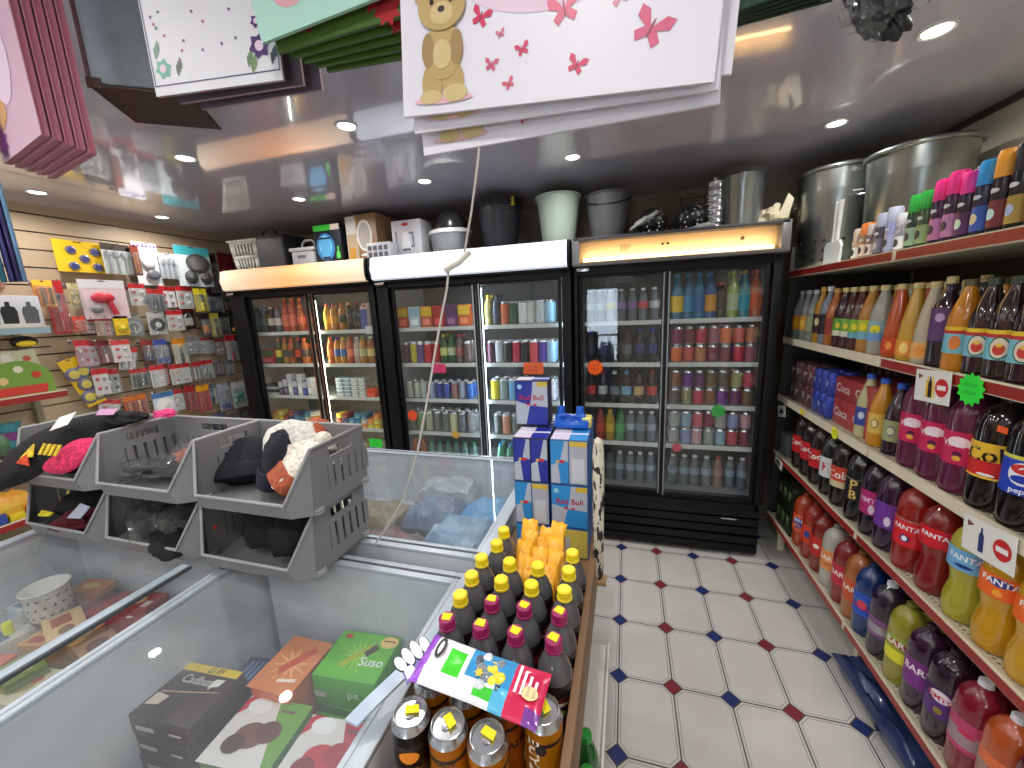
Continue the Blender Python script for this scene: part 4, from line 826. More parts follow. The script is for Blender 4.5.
for y, z, c, r, s, lab in ((1.36, 1.375, (40, 226, 60), .047, 'star', 'large neon green starburst sticker on the strip under the juice bottles'), (2.03, 1.03, (226, 230, 40), .03, 'star', 'neon yellow starburst sticker on the third shelf edge'),
                         (2.38, 1.035, (226, 206, 60), .02, 'rect', 'small yellow tab sticker on far part of the third shelf edge'), (1.265, 1.29, (236, 90, 30), .012, 'rect', 'small orange square sticker on the blue-labelled cola bottle')):
    o = sticker(XF-.004 if r > .015 else .9305, y, z, r, c, lab, RS, s, r > .025)

# ---------------------------------------------------------------- chest freezers
FW = M((206, 212, 218), .38); FL = noisy('frosted_liner', (188, 194, 200), (214, 218, 222), 6, .5); RAIL = M((180, 190, 200), .35, .15); RAILD = M((70, 74, 80), .4)
def freezer(x0, x1, y0, y1, label, split='x', floor_z=.30, wl=.05, wr=.05):
    t = thing('chest_freezer', label, 'freezer', ((x0+x1)/2, (y0+y1)/2, 0)); ox, oy = t.location.x, t.location.y
    w_, d_ = (x1-x0)/2, (y1-y0)/2; T_ = .045; zt = .835
    b = MB()
    b.box(-w_, -w_+wl-.005, -d_, d_, .06, zt, FW, .006); b.box(w_-wr+.005, w_, -d_, d_, .06, zt, FW, .006)
    b.box(-w_+T_, w_-T_, -d_, -d_+T_, .06, zt, FW); b.box(-w_+T_, w_-T_, d_-T_, d_, .06, zt, FW); b.box(-w_+.01, w_-.01, -d_+.01, d_-.01, .03, .10, FW)
    b.build('cabinet', t)
    b = MB(); i = T_; g = .004
    b.box(-w_+wl-.005, -w_+wl-.001, -d_+i, d_-i, floor_z, zt-.01, FL); b.box(w_-wr+.001, w_-wr+.005, -d_+i, d_-i, floor_z, zt-.01, FL)
    b.box(-w_+i, w_-i, -d_+i, -d_+i+g, floor_z, zt-.01, FL); b.box(-w_+i, w_-i, d_-i-g, d_-i, floor_z, zt-.01, FL); b.box(-w_+i, w_-i, -d_+i, d_-i, floor_z-.01, floor_z, FL)
    b.build('liner', t)
    b = MB()   # top frame
    for a in ((-w_, -w_+wl, -d_, d_), (w_-wr, w_, -d_, d_), (-w_+wl, w_-wr, -d_, -d_+.05), (-w_+wl, w_-wr, d_-.05, d_)):
        b.box(a[0], a[1], a[2], a[3], zt, zt+.014, RAIL, .004)
    for a in ((-w_+.03, w_-.03, -d_+.022, -d_+.03), (-w_+.03, w_-.03, d_-.03, d_-.022)):
        b.box(a[0], a[1], a[2], a[3], zt+.012, zt+.0155, RAILD)
    b.build('top_frame', t)
    for k in range(2):   # two sliding lids
        zz = zt+.008+k*.006
        if k == 0: a = (-w_+.032, w_-.032, -d_+.032, .03)
        else: a = (-w_+.032, w_-.032, -.03, d_-.032)
        if split == 'x': a = (-w_+.032, .03, -d_+.032, d_-.032) if k == 0 else (-.03, w_-.032, -d_+.032, d_-.032)
        if split == 'one':
            if k == 1: continue
            a = (-w_+wl-.015, w_-wr+.015, -d_+.032, d_-.032)
        b = MB(); b.box(a[0], a[1], a[2], a[3], zz, zz+.004, LID_GLASS); L = b.build('lid', t, False); 
        b = MB(); f = .012
        b.box(a[0], a[0]+f, a[2], a[3], zz-.002, zz+.008, RAIL, .003); b.box(a[1]-f, a[1], a[2], a[3], zz-.002, zz+.008, RAIL, .003)
        b.box(a[0]+f, a[1]-f, a[2], a[2]+f, zz-.002, zz+.008, RAIL, .003); b.box(a[0]+f, a[1]-f, a[3]-f, a[3], zz-.002, zz+.008, RAIL, .003); b.build('lid_frame', L)
    for sx_ in (-1, 1):
        for sy_ in (-1, 1):
            b = MB(); b.lathe([(.02, 0), (.02, .03)], RAILD, 12, (sx_*(w_-.08), sy_*(d_-.08), 0)); b.build('foot', t)
    return t
fA = freezer(-1.265, -.445, -.45, .985, 'white chest freezer with glass lid holding ice cream boxes, nearest the bottle stand', 'one', .38, .018, .05)
fL = freezer(-2.32, -1.268, -.45, .985, 'white chest freezer with sliding glass lids at the left, under the grey bins', 'one', .36, .05, .018)
fB = freezer(-1.60, -.43, 1.06, 1.93, 'white chest freezer with frosted glass top in front of the coolers', 'one', .55)
# raised rail of the left freezer's right lid
b = MB(); b.box(-1.392, -1.36, -.42, .79, .862, .874, M((170, 184, 196), .35, .1), .003); b.box(-1.36, -1.352, -.42, .79, .862, .872, RAILD)
b.v = [(x+1.795, y-.2675, z) for x, y, z in b.v]; b.build('sliding_rail', fL)
# curved pale-blue handle at the near right
b = MB(); PBL = M((176, 192, 210), .3)
pts = [(-.53, .50, .868), (-.505, .535, .885), (-.475, .60, .893), (-.455, .68, .889), (-.45, .76, .868)]
vs = []; 
for p in pts: vs += [(p[0]-.016, p[1], p[2]), (p[0]+.016, p[1]-.004, p[2]), (p[0]+.016, p[1]-.004, p[2]+.006), (p[0]-.016, p[1], p[2]+.006)]
fs = []
for i in range(4):
    for k in range(4): fs.append((i*4+k, i*4+(k+1) % 4, i*4+4+(k+1) % 4, i*4+4+k))
fs += [(3, 2, 1, 0), (16, 17, 18, 19)]
b.add([(x+.880, y-.2675, z) for x, y, z in vs], fs, PBL); b.build('lid_handle', fA)

# boxes in the near freezer
def icebox(x, y, z, w_, d_, h_, rz, col, label, deco=(), name='ice_cream_box', cat='ice cream box', group=None, rx=0):
    """deco: on the top face, ('p', poly, colour) or ('t', text, size, colour, x, y, rot, sx); 's' = front side versions"""
    t = thing(name, label, cat, (x, y, z), rz, group, rx); b = MB(); b.box(-w_/2, w_/2, -d_/2, d_/2, 0, h_, card(col), .002)
    k = 0
    for e in deco:
        k += 1; o_ = .0003*k+.0003
        T = Matrix.Translation((0, 0, h_+o_)) @ Euler((-PI/2, 0, 0)).to_matrix().to_4x4()     # x right, +z(text up) -> +y
        T = Matrix(((1, 0, 0, 0), (0, 0, 1, 0), (0, -1, 0, h_+o_), (0, 0, 0, 1)))
        Ts = TR((0, -d_/2-o_, h_/2))
        if e[0] == 'p': b.flat(e[1], card(e[2]), T)
        elif e[0] == 'sp': b.flat(e[1], card(e[2]), Ts)
        elif e[0] == 't': b.text(e[1], e[2], card(e[3]), T, c=(e[4], e[5]), rot=e[6] if len(e) > 6 else 0)
        elif e[0] == 'st': b.text(e[1], e[2], card(e[3]), Ts, c=(e[4], e[5]))
    b.build('carton', t); return t
# chocolate ice cream boxes (stack), ice lolly boxes, cone boxes
choc = [('p', rect(-.1, .1, .055, .078), (226, 190, 30)), ('t', '£1.89', .024, (60, 50, 30), .02, .066), ('t', 'Cadbury', .034, (206, 196, 186), .0, .032), ('p', [(.04, .018), (.07, .026), (.075, .046), (.045, .044)], (226, 220, 206)),
        ('p', [(-.09, -.05), (-.05, -.045), (-.04, -.02), (-.085, -.015)], (214, 196, 176)), ('p', [(-.08, -.01), (0, 0), (.09, .012), (.09, .010), (0, -.004), (-.08, -.014)], (190, 150, 120)), ('sp', rect(-.08, -.02, -.008, .006), (190, 180, 176)), ('sp', rect(.03, .07, -.004, .003), (210, 200, 196))]
for k in range(4):
    icebox(-1.16+.006*(k % 2), .603, .383+.0655*k, .205, .16, .064, .04+.03*(k % 2), (58, 34, 36), 'dark brown ice cream box, %s from the bottom of its stack%s' % (ORD[k+1], ', yellow price band' if k == 3 else ''), choc if k > 1 else choc[-2:], group='brown ice cream boxes')
icebox(-1.15, .79, .383, .14, .10, .13, .1, (40, 60, 110), 'dark blue ice cream box at the back corner behind the brown boxes', [('p', rect(-.05+.018*q, -.04+.018*q, -.03, .035), (120, 140, 180)) for q in range(6)])
lolly = [('p', rect(-.1, .1, -.075, .075), (100, 190, 40)), ('p', star(14, .07, .02), (150, 214, 60)), ('p', [(-.045, -.035), (-.03, -.05), (.035, .03), (.02, .045)], (170, 190, 30)), ('p', [(.012, .01), (.03, -.004), (.055, .03), (.037, .045)], (70, 44, 30)), ('t', 'Suso', .042, (240, 244, 236), .055, -.02, .05), ('p', oval(.03, .022, 14, .075, .055), (236, 200, 120)), ('p', rect(.055, .095, .056, .061), (150, 60, 50)), ('p', oval(.014, .008, 12, -.07, .06), (206, 50, 40)), ('sp', rect(-.1, -.06, -.02, -.002), (200, 210, 190)), ('st', 'pit', .036, (226, 240, 220), .03, .002)]
icebox(-.775, .83, .383, .215, .17, .10, -.02, (84, 170, 40), 'green ice lolly box at the bottom of the green pair', lolly[-2:], group='green ice lolly boxes')
icebox(-.785, .842, .515, .205, .165, .10, .08, (90, 180, 42), 'green ice lolly box on top with brown-tipped lolly picture', lolly, group='green ice lolly boxes')
icebox(-.78, .835, .4845, .2, .16, .029, .03, (70, 140, 50), 'thin green carton squeezed between the two green lolly boxes', [])
orl = [('p', rect(-.075, .075, -.09, .09), (222, 130, 70)), ('p', star(12, .07, .02), (236, 170, 100)), ('p', [(-.03, -.02), (-.01, -.04), (.05, .05), (.03, .07)], (206, 80, 40)), ('p', [(0, -.06), (.055, -.05), (.055, -.04), (0, -.05)], (246, 226, 200))]
icebox(-.962, .762, .42, .13, .17, .20, .02, (214, 110, 60), 'orange ice lolly box leaning between the brown and green boxes', orl, rx=.0)
icebox(-1.02, .755, .383, .14, .15, .036, -.2, (150, 70, 70), 'dark red carton under the orange lolly box', [])
cone = lambda blob, acc: [('p', rect(-.1, .1, -.085, .085), (222, 214, 208)), ('p', [(-.1, .03), (-.05, .085), (-.09, .085), (-.1, .075)], (190, 30, 50)), ('p', oval(.035, .022, 14, -.05, .062), (236, 232, 230)), ('p', [(.0, .085), (.1, .085), (.1, -.085), (.082, -.085)], acc), ('p', oval(.045, .032, 16, -.012, -.01), blob), ('p', oval(.035, .028, 16, .03, .004), tuple(int(v*.85) for v in blob)), ('p', oval(.03, .024, 16, -.04, -.035), tuple(int(v*.7) for v in blob)), ('p', rect(.02, .065, .055, .062), (120, 90, 90))]
icebox(-.915, .60, .383, .20, .155, .10, .1, (206, 196, 190), 'pale cone box underneath the cone box with chocolate picture', [], group='white cone boxes')
icebox(-.918, .60, .485, .20, .155, .10, .08, (96, 140, 70), 'white and green cone box with brown chocolate cone picture on top', cone((120, 76, 66), (110, 160, 60)), group='white cone boxes')
icebox(-.70, .60, .383, .17, .14, .10, .1, (206, 196, 190), 'pale cone box underneath the cone box with red fruit', [], group='white cone boxes')
icebox(-.70, .60, .485, .17, .14, .10, .09, (214, 208, 204), 'white cone box with red strawberry picture near the lid handle', cone((196, 50, 60), (180, 60, 70)), group='white cone boxes')
icebox(-1.40+.01, .475, .383, .13, .10, .10, .1, (150, 40, 44), 'dark red box with yellow corner at bottom left of near freezer', [('p', [(-.06, .0), (.06, .02), (.06, .045), (-.06, .045)], (226, 190, 60)), ('t', 'yum', .03, (236, 200, 90), 0, -.02)]) if False else None
icebox(-1.16, .41, .383, .15, .12, .14, -.15, (150, 40, 44), 'dark red box with yellow band at the bottom edge of the picture', [('p', [(-.07, .01), (.07, .02), (.07, .055), (-.07, .055)], (226, 190, 60)), ('p', rect(-.05, .05, -.035, -.015), (236, 200, 90))])
icebox(-1.00, .36, .383, .14, .11, .14, .1, (40, 34, 60), 'dark box with yellow strip beside the red one at the bottom edge', [('p', rect(-.065, .065, .02, .05), (230, 200, 50))])
icebox(-.60, .84, .383, .09, .16, .17, .1, (90, 60, 110), 'small purple carton at right of the green lolly boxes', [('p', rect(-.04, .04, -.07, .07), (120, 90, 150))])
# left freezer contents
fb = [(-1.83, .83, .30, .10, (150, 34, 38), .22, 'red party food box with gold decoration, by the far wall of the left freezer', [('p', star(8, .03, .015), (206, 160, 80)), ('p', oval(.018, .012, 12, .09, .01), (214, 170, 90)), ('p', oval(.014, .01, 12, -.09, -.01), (190, 130, 60)), ('p', rect(.05, .075, -.045, -.02), (214, 206, 196))]),
      (-2.10, .86, .16, .09, (150, 80, 40), .22, 'brown pastry box behind the patterned tub', [('p', oval(.05, .03), (206, 160, 90))]),
      (-1.95, .70, .22, .10, (190, 140, 80), .20, 'tan snack box right of the patterned tub', [('p', oval(.07, .03), (226, 190, 130)), ('p', rect(-.09, -.03, -.04, -.01), (150, 50, 40))]),
      (-1.68, .68, .22, .12, (110, 60, 40), .16, 'brown burger box in front of the red box', [('p', oval(.06, .035), (190, 110, 60)), ('p', rect(.03, .09, .0, .03), (206, 196, 170))]),
      (-2.18, .64, .12, .14, (206, 206, 200), .19, 'white frozen meal box at far left of freezer', [('p', rect(-.04, .04, -.01, .015), (90, 110, 150))]),
      (-2.04, .53, .16, .13, (214, 190, 170), .17, 'pale orange and white frozen box below the patterned tub', [('p', rect(-.07, .07, .01, .05), (226, 110, 60)), ('p', oval(.04, .02, 12, 0, -.03), (150, 160, 80))]),
      (-1.84, .54, .20, .12, (196, 186, 150), .19, 'cream and olive pizza box in the middle of the left freezer', [('p', oval(.07, .035), (160, 140, 70)), ('p', oval(.02, .014, 10, .05, .02), (196, 70, 40))]),
      (-1.62, .52, .18, .12, (90, 66, 50), .17, 'dark brown frozen box beside the inner rail', [('p', rect(-.06, .06, -.02, .03), (150, 110, 80))]),
      (-1.90, .40, .18, .11, (120, 70, 60), .16, 'red-brown frozen box with pale swirl near the left edge', [('p', [(-.06, -.01), (-.03, .01), (0, -.01), (.03, .012), (.06, -.005), (.03, .02), (0, .0), (-.03, .02)], (200, 196, 190))]),
      (-2.12, .38, .16, .11, (170, 130, 90), .15, 'tan box at the near left of left freezer', []),
      (-1.70, .38, .16, .11, (206, 110, 90), .14, 'salmon pink frozen box near the bottom left', []),
      (-1.38, .84, .14, .18, (60, 66, 90), .20, 'dark slate frozen carton in the strip beside the rail, far end', [('p', rect(-.05, .05, -.02, .06), (110, 120, 150))]),
      (-1.40, .66, .14, .14, (120, 90, 60), .19, 'brown carton in the strip between rail and freezer edge', [('p', oval(.04, .03), (196, 150, 100))]),
      (-1.39, .52, .14, .12, (170, 150, 130), .18, 'grey-tan carton in the strip beside the rail', [('p', rect(-.04, .05, -.03, .03), (120, 100, 90))]),
      (-1.40, .38, .14, .12, (206, 110, 96), .17, 'pink and white carton in the strip beside the rail, near end', [('p', oval(.04, .02), (226, 220, 210))]),
      (-1.50, .25, .14, .12, (150, 170, 60), .17, 'green carton nearest the camera beside the rail', [])]
for i, (x, y, w_, d_, c, h_, lab, de) in enumerate(fb):
    icebox(x, y, .363, w_, d_, h_, random.Random(i).uniform(-.25, .25)*(0 if x > -1.45 else 1), c, lab, de, 'frozen_food_box', 'frozen food box')
for i, (x, y, z_, w_, d_, h_, c, lab, de) in enumerate([
      (-1.80, .845, .585, .20, .09, .03, (160, 44, 40), 'flat red carton with cream print lying on the red party food box', [('p', oval(.05, .025), (214, 180, 130)), ('p', rect(.06, .085, -.03, 0), (220, 214, 206))]),
      (-2.08, .86, .585, .14, .08, .03, (196, 120, 60), 'flat orange carton on the brown pastry box behind the patterned tub', [('p', oval(.04, .02), (226, 190, 120))]),
      (-1.94, .71, .565, .18, .10, .035, (206, 170, 120), 'cream snack carton lying on the tan snack box right of the tub', [('p', rect(-.07, 0, -.03, .02), (150, 70, 50)), ('p', oval(.03, .02, 12, .045, 0), (120, 80, 50))]),
      (-2.22, .76, .363, .09, .13, .25, (190, 196, 196), 'tall pale carton at the left wall beside the patterned tub', [('p', rect(-.03, .03, -.05, .05), (110, 140, 170))]),
      (-2.20, .53, .365, .11, .10, .22, (200, 200, 196), 'white carton with grey-blue print at the near left freezer corner', [('p', oval(.03, .03), (120, 130, 170))]),
      (-1.86, .565, .555, .13, .09, .03, (120, 140, 70), 'flat green carton lying on the cream and olive pizza box', [('p', rect(-.04, .04, -.02, .02), (206, 200, 150))]),
      (-2.03, .545, .535, .12, .09, .03, (206, 90, 60), 'flat orange-red carton on the pale orange and white frozen box', [('p', rect(-.05, .02, -.03, .03), (226, 220, 206))]),
      (-1.75, .70, .525, .12, .10, .04, (150, 110, 70), 'small tan carton on the brown burger box', [('p', oval(.04, .03), (90, 50, 36))]),
      (-1.72, .56, .363, .10, .10, .15, (60, 60, 70), 'dark carton wedged between pizza box and brown frozen box', [('p', rect(-.03, .04, -.03, .01), (150, 150, 160))])]):
    icebox(x, y, z_, w_, d_, h_, .35*math.sin(i*2.3+.4) if h_ < .1 else .05, c, lab, de, 'frozen_food_box', 'frozen food box')
t = thing('patterned_tub', 'white round tub with small black bird marks inside the left freezer', 'tub', (-2.09, .745, .583))
b = MB(); b.lathe([(.052, 0), (.058, .01), (.066, .115), (.068, .118), (.066, .120), (.062, .115), (.055, .02), (.001, .02)], paper((228, 226, 220)), 32, capt=False); 
for i in range(16):
    for r_ in range(3):
        a = i*PI/8+r_*.2; zz = .025+r_*.034; rr = .0585+.008*(zz-.01)/.105+.0012
        T = TR((rr*math.sin(a), -rr*math.cos(a), zz), rz=a, ry=(i*1.7+r_) % 2-1)
        b.flat([(-.009, .004), (-.002, -.001), (.008, .006), (.003, -.004), (-.002, -.005)], paper((30, 30, 34)), T)
b.build('tub', t)
b = MB(); b.lathe([(.014, 0), (.014, .04), (.012, .045)], plastic((226, 236, 30)), 16); o = b.build('bottle_cap'); o.location = (-2.17, .66, .555); tag(o, 'small fluorescent yellow cap lying beside the patterned tub', 'cap')
# frozen bags in the back freezer
def pillow(name, x, y, z, w_, d_, h_, rz, mat, label, cat='frozen bag', seed=0, group=None, rx=0):
    b = MB(); n = 14; rnd = random.Random(seed); vs = []; fs = []
    for side in (1, -1):
        for i in range(n+1):
            for j in range(n+1):
                u, v = i/n*2-1, j/n*2-1; e = max(0, (1-u**6)*(1-v**6))**.5
                q = noise.noise(Vector((u*2.2+seed*7, v*2.2, side*3)))*.35+noise.noise(Vector((u*6, v*6+seed, side)))*.16
                vs.append((u*w_/2*(1+.03*math.sin(v*5+seed)), v*d_/2*(1+.03*math.sin(u*6)), h_/2+side*h_/2*e*(.75+q)))
    N = (n+1)**2
    for s in (0, 1):
        for i in range(n):
            for j in range(n):
                a = s*N+i*(n+1)+j; f = (a, a+1, a+n+2, a+n+1); fs.append(f if s else f[::-1])
    b.add(vs, fs, mat); o = b.build(name); o.location = (x, y, z); o.rotation_euler = (rx, 0, rz); return tag(o, label, cat, group)
fb_ = lambda c1, c2: noisy('printed_film', c1, c2, 7, .35, .3)
for i, (x, y, w_, d_, c1, c2, lab) in enumerate([
 (-1.16, 1.50, .30, .26, (150, 136, 110), (120, 104, 80), 'brown frozen fish bag at the left of the back freezer'), (-1.38, 1.36, .24, .24, (130, 120, 100), (160, 150, 120), 'grey-brown frozen bag beside the left wall of the back freezer'),
 (-.97, 1.30, .30, .2, (90, 90, 96), (150, 90, 80), 'dark grey and red frozen bag at the near middle of the back freezer'), (-.86, 1.52, .24, .24, (90, 110, 140), (120, 140, 160), 'slate blue frozen bag in the centre of the back freezer'),
 (-.63, 1.62, .28, .26, (70, 140, 196), (90, 160, 206), 'bright blue frozen bag at the right rear of the back freezer'), (-.66, 1.36, .26, .24, (110, 150, 186), (180, 196, 206), 'blue and white frozen bag at the right front of the back freezer'),
 (-1.12, 1.22, .3, .18, (170, 110, 80), (150, 140, 90), 'orange-brown frozen bag at the near left of the back freezer'), (-.9, 1.75, .3, .2, (150, 160, 166), (170, 176, 180), 'pale grey frozen bag at the rear of the back freezer')]):
    pillow('frozen_food_bag', x, y, .555+.05*(i % 2), w_, d_, .18, .2*math.sin(i*2.1), fb_(c1, c2), lab, seed=i)

# ---------------------------------------------------------------- stand with bottles, cans and energy drink packs
WOODM = noisy('worn_brown_wood', (112, 82, 56), (150, 118, 84), 5, .55, .15, (1, .12, 1)); BRD = noisy('cardboard', (150, 118, 82), (166, 134, 98), 8, .8)
t = thing('display_stand', 'narrow waist-high display stand with worn wooden side board beside freezers', 'stand', (-.24, .86, 0)); ox, oy = -.24, .86
b = MB(); b.box(-.415-ox, -.085-ox, .36-oy, 1.40-oy, .77, .798, WOODM); b.box(-.415-ox, -.40-ox, .36-oy, 1.40-oy, .03, .77, M((150, 150, 150), .6)); b.box(-.12-ox, -.105-ox, .36-oy, 1.40-oy, .50, .77, M((196, 190, 180), .6)); b.box(-.40-ox, -.12-ox, 1.37-oy, 1.40-oy, .0, .77, M((120, 116, 112), .6)); b.box(-.40-ox, -.12-ox, .36-oy, .38-oy, .0, .77, M((120, 116, 112), .6))
b.build('body', t)
b = MB(); b.box(-.093-ox, -.076-ox, .30-oy, 1.02-oy, .80, .935, WOODM, .003); b.box(-.10-ox, -.084-ox, .36-oy, 1.40-oy, .70, .80, WOODM, .003); b.build('side_board', t)
b = MB(); b.box(-.40-ox, -.05-ox, .40-oy, 1.30-oy, .36, .375, M((222, 220, 212), .5)); b.box(-.052-ox, -.046-ox, .40-oy, 1.30-oy, .33, .39, M((226, 224, 216), .5)); b.build('lower_shelf', t)
# zebra-striped roll hung at the far corner of the stand
za, znt, zb = nodes_mat('cream_cloth_with_black_flecks'); X = NX(znt); tc = znt.nodes.new('ShaderNodeTexCoord'); mp = znt.nodes.new('ShaderNodeMapping'); mp.inputs['Scale'].default_value = (1, 1, .35); znt.links.new(tc.outputs['Object'], mp.inputs[0])
n1 = X.noise(mp.outputs[0], 60, 2); znt.links.new(X.mix(X.m('GREATER_THAN', n1, .545), lin((206, 200, 184)), lin((44, 40, 38))), zb.inputs['Base Color']); zb.inputs['Roughness'].default_value = .7
b = MB(); b.lathe([(.012, 0), (.019, .02), (.021, .2), (.022, .40), (.017, .455), (.006, .465)], za, 20, sx=.8); o = b.build('fabric_roll'); o.location = (-.075, 1.12, .80); o.rotation_euler = (0, 0, 0); tag(o, 'upright cream fabric roll with black flecks beside the energy drink packs', 'fabric roll')
b = MB(); b.box(-.10, -.05, 1.10, 1.14, .785, .7995, BRD); o = b.build('cardboard_pad'); tag(o, 'small cardboard pad under the flecked fabric roll', 'cardboard')
# bottles
YC, PC = (240, 214, 30), (150, 30, 90)
def sodab(x, y, cap, label):
    o = drink('sport', (44, 38, 42), cap, ((0, 1, (34, 26, 30)), (.0, .3, (200, 90, 60)), (.62, .95, (206, 70, 60))), (('d', (150, 190, 60), .014, .009, .45), ('d', (226, 220, 210), .02, .004, .75)), 32, (98, 98, 104))
    put(o, x, y, .80, (x*37+y*91) % 1.2-.5, label, 'bottle', 'bottles on the display stand'); return o
GX = (-.350, -.275, -.202, -.126)
rows = [(.628, PC, (0, 1, 2, 3)), (.697, PC, (1, 2, 3)), (.697, YC, (0,)), (.765, YC, (0, 1, 2, 3)), (.834, YC, (0, 1, 2, 3)), (.903, YC, (0.26, 3)), (.968, YC, (.26,))]
rn = 0
for y, c, cols in rows:
    rn = {.628: 1, .697: 2, .765: 3, .834: 4, .903: 5, .968: 6}[y]
    for i in cols:
        x = GX[int(i)]+(.018 if i == .26 else 0); ci = int(i)
        sodab(x, y, c, 'dark cola bottle with %s cap, %s row from the cans, %s column from the left' % ('yellow' if c == YC else 'magenta', ORD[rn], ORD[ci+1]))
        if c == PC:   # yellow price dot on the cap
            b = MB(); b.prism([(-.008, -.010), (.009, -.008), (.010, .009), (-.007, .011)], 0, .001, paper((238, 222, 30)), 'xy'); o = b.build('price_dot'); o.location = (x, y, 1.0302); o.rotation_euler = (0, 0, x*40); tag(o, 'yellow price dot on the magenta cap in %s row, %s column from the left' % (ORD[rn], ORD[ci+1]), 'sticker', 'yellow price dots')
# energy drink cans in front
def ecan(x, y, main, alt, label, txt, rz=0):
    o = drink('can5', main, 0, ((0, .55, alt), (.80, .86, (24, 22, 24))) if alt else ((0, .08, (24, 22, 24)), (.82, .87, (24, 22, 24))), txt, 40); put(o, x, y, .812, rz, label, 'can', 'energy drink cans on the stand')
    b = MB(); b.prism([(-.007, -.012), (.007, -.010), (.008, .012), (-.006, .013)], 0, .001, paper((240, 220, 30)), 'xy'); s = b.build('price_dot'); s.location = (x+.002, y+.004, .812+.169); s.rotation_euler = (0, 0, rz+.6-x*3); tag(s, 'yellow price dot on top of the '+label.split(',')[0], 'sticker', 'yellow price dots on cans')
b = MB(); b.box(-.385, -.098, .36, .585, .7985, .8115, BRD); o = b.build('cardboard_tray'); tag(o, 'shallow cardboard tray under the orange energy drink cans', 'tray')
ecan(-.347, .470, (40, 24, 22), (50, 26, 22), 'dark brown and orange energy can, left end', (('d', (226, 130, 20), .018, .012, .72), ('d', (210, 130, 90), .016, .004, .55), ('d', (190, 90, 50), .010, .004, .35)), .3)
ecan(-.276, .468, (232, 140, 20), None, 'plain orange energy can, second from left', (('t', 'LUCOZADE', (60, 36, 24), .016, .82), ('d', (240, 170, 50), .02, .04, .4)), -.5)
ecan(-.206, .466, (236, 150, 24), None, 'orange energy can with black swoosh, third from left', (('t', 'LUCOZADE', (40, 26, 24), .014, .84), ('d', (236, 190, 80), .018, .05, .35), ('d', (26, 22, 24), .022, .006, .6, .006)), .1)
ecan(-.128, .530, (234, 150, 24), None, 'orange energy can with vertical lettering, beside wooden board', (('t', 'LUCOZADE', (236, 226, 210), .028, .38, PI/2), ('d', (24, 20, 22), .010, .010, .78, .012)), -.3)
ecan(-.200, .537, (224, 120, 20), None, 'orange energy can half hidden under the sweet bag', (('t', 'LUCOZADE', (40, 30, 30), .02, .6),), 0)
ecan(-.272, .537, (232, 140, 20), None, 'orange energy can in second row under bag', (('t', 'LUCOZADE', (40, 30, 30), .02, .6),), 0)
ecan(-.343, .540, (232, 140, 20), None, 'orange can in second row beneath the paper hand', (('t', 'LUCOZADE', (40, 30, 30), .02, .6),), 0)

# sweet bag and paper hand lying over the cans
FILM = lambda c: M(c, .22, .1, 0, .4)
def bagmesh(w_, d_, h_, colf, seed=1, n=28):
    b = MB(); vs = []; 
    for s in (1, -1):
        for i in range(n+1):
            for j in range(n+1):
                u, v = i/n*2-1, j/n*2-1; e = max(0, (1-u**8)*(1-v**4))**.6
                q = noise.noise(Vector((u*4+seed, v*3, s)))*.3+noise.noise(Vector((u*11, v*9+seed, s)))*.12
                vs.append((u*w_/2, v*d_/2*(1-.05*(1-abs(u))), s*h_/2*e*(.8+q)))
    N = (n+1)**2
    for s in (0, 1):
        for i in range(n):
            for j in range(n):
                a = s*N+i*(n+1)+j; f = (a, a+n+1, a+n+2, a+1); f = f if not s else f[::-1]
                b.v = b.v or vs; b.f.append(f[::-1] if s == 0 and False else f); b.fm.append(b.mi(FILM(colf((i+.5)/n*2-1, (j+.5)/n*2-1, s))))
    return b
def bagcol(u, v, s):
    if u < -.84: return (150, 80, 200)
    if s: return (226, 226, 230)
    if u > .52: return (206, 40, 84) if not (v < -.5 and u > .75) else (120, 60, 150)
    if -.60 < u < -.30 and v > -.45 and v < .55: return (70, 210, 50)
    if -.24 < u < .52 and v > -.2: return (60, 150, 206)
    if .02 < u < .3 and v < -.35 and v > -.8: return (70, 200, 60)
    if u > .3: return (90, 180, 220)
    return (232, 232, 236)
b = bagmesh(.24, .092, .024, bagcol)
Tb = Matrix(((1, 0, 0, 0), (0, 0, 1, 0), (0, -1, 0, .0135), (0, 0, 0, 1)))
rnd = random.Random(3)
for k in range(16):
    u, v = -.01+.058*rnd.random(), -.018+.05*rnd.random(); r_ = .007+.004*rnd.random()
    c = [(120, 130, 140), (230, 200, 40), (70, 80, 90), (200, 206, 210), (236, 214, 60)][k % 5]; b.ball((u, v, .0085), (r_, r_, .003), FILM(c), 10)
[b.flat(rect(.068+.011*q, .073+.011*q, -.01, .035-.006*q), card((236, 226, 232)), Tb) for q in range(4)]
b.flat(oval(.015, .011, 14, .096, -.004), card((226, 206, 150)), Tb); b.flat(star(6, .009, .005), card((240, 190, 60)), Tb)
b.flat(oval(.009, .02, 14, -.088, .018), card((40, 40, 44)), Tb @ TR((0, -.0002, 0))); b.flat(oval(.004, .013, 10, -.088, .018), card((220, 220, 226)), Tb @ TR((0, -.0005, 0)))
o = b.build('sweet_bag'); o.location = (-.243, .535, 1.008); o.rotation_euler = (.16, .03, -.10); tag(o, 'shiny sweet bag with purple, white, blue and red panels lying across the orange cans', 'sweet bag')
b = MB(); LIL = paper((126, 116, 176)); WHT = paper((236, 234, 240)); DKO = paper((30, 26, 40))
b.prism([(-.035, -.028), (.03, -.03), (.035, .0), (-.03, .004)], -.002, 0, LIL, 'xy')
